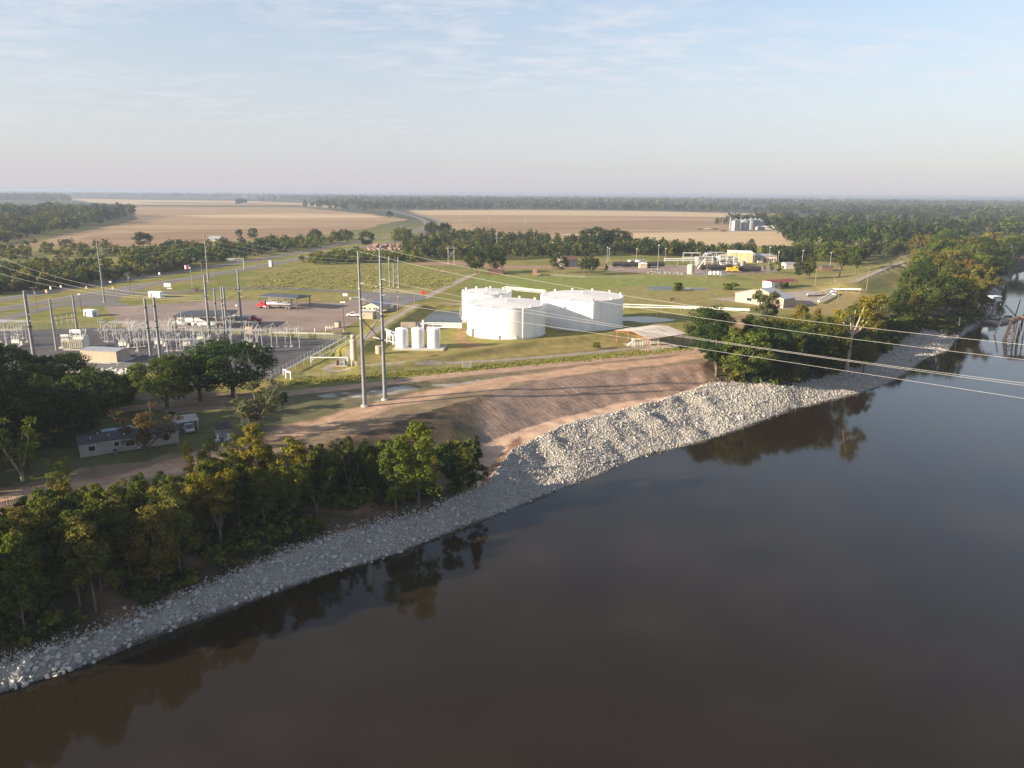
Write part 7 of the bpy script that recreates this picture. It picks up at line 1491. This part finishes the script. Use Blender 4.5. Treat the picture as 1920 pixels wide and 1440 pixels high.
# ------------------------------------------------------------------ buildings by the right bank
t = house('metal_barn', 'building', 'cream gabled metal building with a grey roof behind the riverside trees', g(1378, 565), g(1468, 578), 9, 4.4, 3.6, 'tan', 'roof_gr', 'y', .5, doors=(('f', .55, .72, 3.4, 'white'),), win=[('f', .25, .36, 1.2, 2.8), ('l', .3, .5, 1.2, 2.8)])
t = house('red_roof_shed', 'shed', 'white shed with an open bay under a dull red roof', g(1446, 541), g(1466, 540), 7.5, 3.6, 0, 'white', 'white', 'x', .02, doors=(('f', .3, .6, 2.4, 'steel_lt'),))
L_ = 19.; mb = MB(); mb.slab([(-.8, -.6, 3.7), (L_, -.6, 3.7), (L_, 4, 4.7), (-.8, 4, 4.7)], .12); mb.slab([(-.8, 4, 4.7), (L_, 4, 4.7), (L_, 8.2, 3.7), (-.8, 8.2, 3.7)], .12); mb.build('red_roof', MT['roof_red'], t)
for x in (11, 15, 18.7):
    for y in (0, 7.8): mb = MB(); mb.box((x, y, 1.85), (.16, .16, 3.7)); mb.build('post', MT['redsteel'], t)
pipe('pipeline', 'long pale elevated pipe from the paved lot to the river wood', [up(gz(1513, 557), 1.4), up(gz(1560, 549), 2.0), up(gz(1614, 545), 2.4)], .38, sup=6)
pipe('pipeline', 'lower dark pipe under the pale elevated pipe', [up(gz(1513, 557), .6), up(gz(1558, 554), .6)], .3, 'rust', sup=0)
pipe('pipeline', 'slanting pale conveyor pipe down to the riverside trees', [up(gz(1562, 553), 1.8), up(gz(1534, 570), 1.4)], .5, sup=5)
t = thing('pump_unit', 'white pump head where the elevated pipes meet', 'pump', gz(1562, 553)); mb = MB(); mb.box((0, 0, 1.2), (2.6, 1.6, 2.2)); mb.build('housing', MT['white'], t); mb = MB(); mb.cyl((0, 0, 2.2), (0, 0, 3.2), .3, .3, 8); mb.build('motor', MT['rust'], t)
t = thing('concrete_block', 'pale block lying on the grass left of the gravel lot', 'block', gz(1259, 563)); mb = MB(); mb.box((0, 0, .5), (2.6, 1.6, 1.0), .2, .9); mb.build('block', MT['rust'], t)
fence(G2((1000, 515), (1100, 521), (1210, 522)), 1.2, 'low wire fence across the mown meadow', 8, m='wood')
# ------------------------------------------------------------------ wreckage and dock at the right edge
ZW = -9.0
def w9(px, py): return g(px, py, ZW)
t = thing('timber_pier', 'dark broken timber pier leg frame standing in the water', 'pier', w9(1886, 641)); o = w9(1886, 641)
def wl(px, py, up_): q = w9(px, py) - o; return Vector((q.x, q.y, up_))
A0, A1, B0, B1 = wl(1878, 640, -2), wl(1890, 634, 8.2), wl(1898, 642, -2), wl(1902, 634, 8.4)
for a, b in ((A0, A1), (B0, B1), (wl(1884, 637, -2), wl(1893, 632, 8))): mb = MB(); mb.cyl(a, b, .42, .36, 8); mb.build('pile', MT['timber'], t)
for k in (.25, .45, .68): mb = MB(); mb.cyl(A0.lerp(A1, k), B0.lerp(B1, k), .22, .22, 6); mb.build('crossbeam', MT['timber'], t)
for a, b in ((.25, .68), (.68, .25)): mb = MB(); mb.cyl(A0.lerp(A1, a), B0.lerp(B1, b), .16, .16, 6); mb.build('brace', MT['timber'], t)
mb = MB(); q = wl(1912, 634, 8.6); mb.box((q.x - 1, q.y, 8.6), (9, 3.2, .7), .1); mb.build('deck', MT['timber'], t)
for k in range(4): mb = MB(); mb.box((q.x - 3 + k * 2.0, q.y - .3, 9.3 + .3 * (k % 2)), (1.4, 2.0, .9), k * .7); mb.build('debris', MT['rust' if k == 1 else 'timber'], t)
for x in (1909, 1917):
    a = wl(x, 634, -2); mb = MB(); mb.cyl(a, a + Vector((.4, 0, 10.4)), .3, .26, 7); mb.build('pile', MT['timber'], t)
for px, py, dx, hh, lab in ((1864, 628, 3.2, 8.5, 'single leaning pile left of the timber pier'), (1796, 626, 0, 7.5, 'pale upright pile at the end of the stone spit'), (1902, 598, 1.6, 10.5, 'dark leaning mast behind the debris barge'), (1906, 636, .6, 7, 'slim leaning pile right of the timber pier'), (1918, 600, .4, 6, 'dark stub mast at the right edge')):
    b = w9(px, py); t = thing('mooring_pile', lab, 'pile', b, 0, 'piles standing in the river'); mb = MB(); mb.cyl((-dx * .2, 0, -2), (dx, .3, hh), .3, .22, 8); mb.build('shaft', MT['palebark' if px == 1796 else 'timber'], t); mb = MB(); mb.cyl((-dx * .02, 0, .1), (.02 * dx, 0, .7), .36, .36, 8); mb.build('waterline_band', MT['rust'], t)
b = w9(1868, 609); t = thing('barge', 'low grey barge heaped with debris against the pier', 'barge', b, math.atan2(w9(1905, 602).y - b.y, w9(1905, 602).x - b.x)); Lb = (w9(1908, 602) - b).length
mb = MB(); mb.prism([(0, .2), (1.2, -.6), (Lb, -.6), (Lb, 1.3), (0, 1.3)], 0, 6); mb.build('hull', MT['greywood'], t); mb = MB(); mb.box((Lb * .5, 3, 1.36), (Lb * .9, 5.4, .1)); mb.build('deck', MT['concrete'], t); rr = random.Random(12)
for k in range(12): mb = MB(); mb.box((Lb * rr.uniform(.15, .95), rr.uniform(1, 5), 1.6 + rr.random() * .5), (rr.uniform(1, 4), rr.uniform(.3, 1.2), rr.uniform(.3, .9)), rr.uniform(0, 3)); mb.build('debris', MT[rr.choice(('timber', 'greywood', 'rust', 'steel'))], t)
b = w9(1832, 590); e = w9(1876, 588); t = thing('dock', 'grey roofed dock house on dark piles under the gold trees', 'dock', b, math.atan2(e.y - b.y, e.x - b.x)); Ld = (e - b).length
for k in range(5):
    for y in (0, 5): mb = MB(); mb.cyl((Ld * k / 4, y, -2), (Ld * k / 4, y, 4.4), .3, .28, 7); mb.build('pile', MT['timber'], t)
mb = MB(); mb.box((Ld / 2, 2.5, 4.5), (Ld + 1, 6.4, .35)); mb.build('deck', MT['timber'], t); mb = MB(); mb.slab([(-.6, -.8, 7.1), (Ld * .95, -.8, 7.1), (Ld * .95, 6, 7.6), (-.6, 6, 7.6)], .15); mb.build('roof', MT['roof_gr'], t)
for k in range(5): mb = MB(); mb.box((Ld * k / 4.4, -.4, 5.8), (.2, .2, 2.6)); mb.build('post', MT['greywood'], t)
mb = MB(); mb.box((Ld * .78, 2.5, 8.4), (Ld * .36, 4, 1.7)); mb.build('pale_cabin', MT['ltblue'], t); mb = MB(); mb.box((Ld * .78, 2.5, 9.33), (Ld * .4, 4.6, .14)); mb.build('cabin_roof', MT['white'], t)
a = w9(1882, 590) + Vector((0, 0, 5)); t = thing('gangway', 'dark sloping gangway from the dock down to the barge', 'gangway', a); d = w9(1905, 600) + Vector((0, 0, 1.4)) - a; mb = MB(); mb.cyl((0, 0, 0), d, .35, .35, 4); mb.build('walkway', MT['timber'], t); mb = MB(); mb.cyl((0, 0, 1), d + Vector((0, 0, 1)), .08, .08, 5); mb.build('handrail', MT['steel'], t)
# ------------------------------------------------------------------ every label singles out one thing
def uniquify():
    from collections import defaultdict
    D = defaultdict(list)
    for o in bpy.data.objects:
        if o.parent is None and 'label' in o: D[o['label']].append(o)
    for lab, L_ in D.items():
        if len(L_) < 2: continue
        L_.sort(key=lambda o: pr(o.location if o.type == 'EMPTY' else o.bound_box[0])[0]); n = len(L_)
        for i, o in enumerate(L_):
            w = ['left', 'right'] if n == 2 else ['leftmost', 'middle', 'rightmost'] if n == 3 else None
            nm = ['leftmost', 'second', 'third', 'fourth', 'fifth', 'sixth', 'seventh', 'eighth', 'ninth', 'tenth', 'eleventh', 'twelfth', 'thirteenth', 'fourteenth', 'fifteenth', 'sixteenth', 'seventeenth', 'eighteenth', 'nineteenth', 'twentieth', 'twenty-first', 'twenty-second', 'twenty-third', 'twenty-fourth']
            if w: s = f'{w[i]} {lab}'
            elif i == 0: s = 'leftmost ' + lab
            elif i == n - 1: s = 'rightmost ' + lab
            else: s = f'{nm[min(i, 23)]} from left, {lab}'
            o['label'] = s
uniquify()
# ------------------------------------------------------------------ air
def build_haze():
    mb = MB(); lo = -16.0; hi = 58.0
    mb.box((0, 30000, (lo + hi) / 2), (126000, 90000, hi - lo))
    m = bpy.data.materials.new('haze'); m.use_nodes = True; nt = m.node_tree; N = nt.nodes; L = nt.links; N.clear()
    out = N.new('ShaderNodeOutputMaterial'); v = N.new('ShaderNodeVolumePrincipled'); v.inputs['Color'].default_value = (0.42, 0.49, 0.63, 1); v.inputs['Density'].default_value = HAZE_D; v.inputs['Anisotropy'].default_value = 0.1
    L.new(v.outputs[0], out.inputs['Volume'])
    link('haze', mb.mesh('haze', m), kind='stuff')
HAZE_D = 1.5e-4
build_haze()
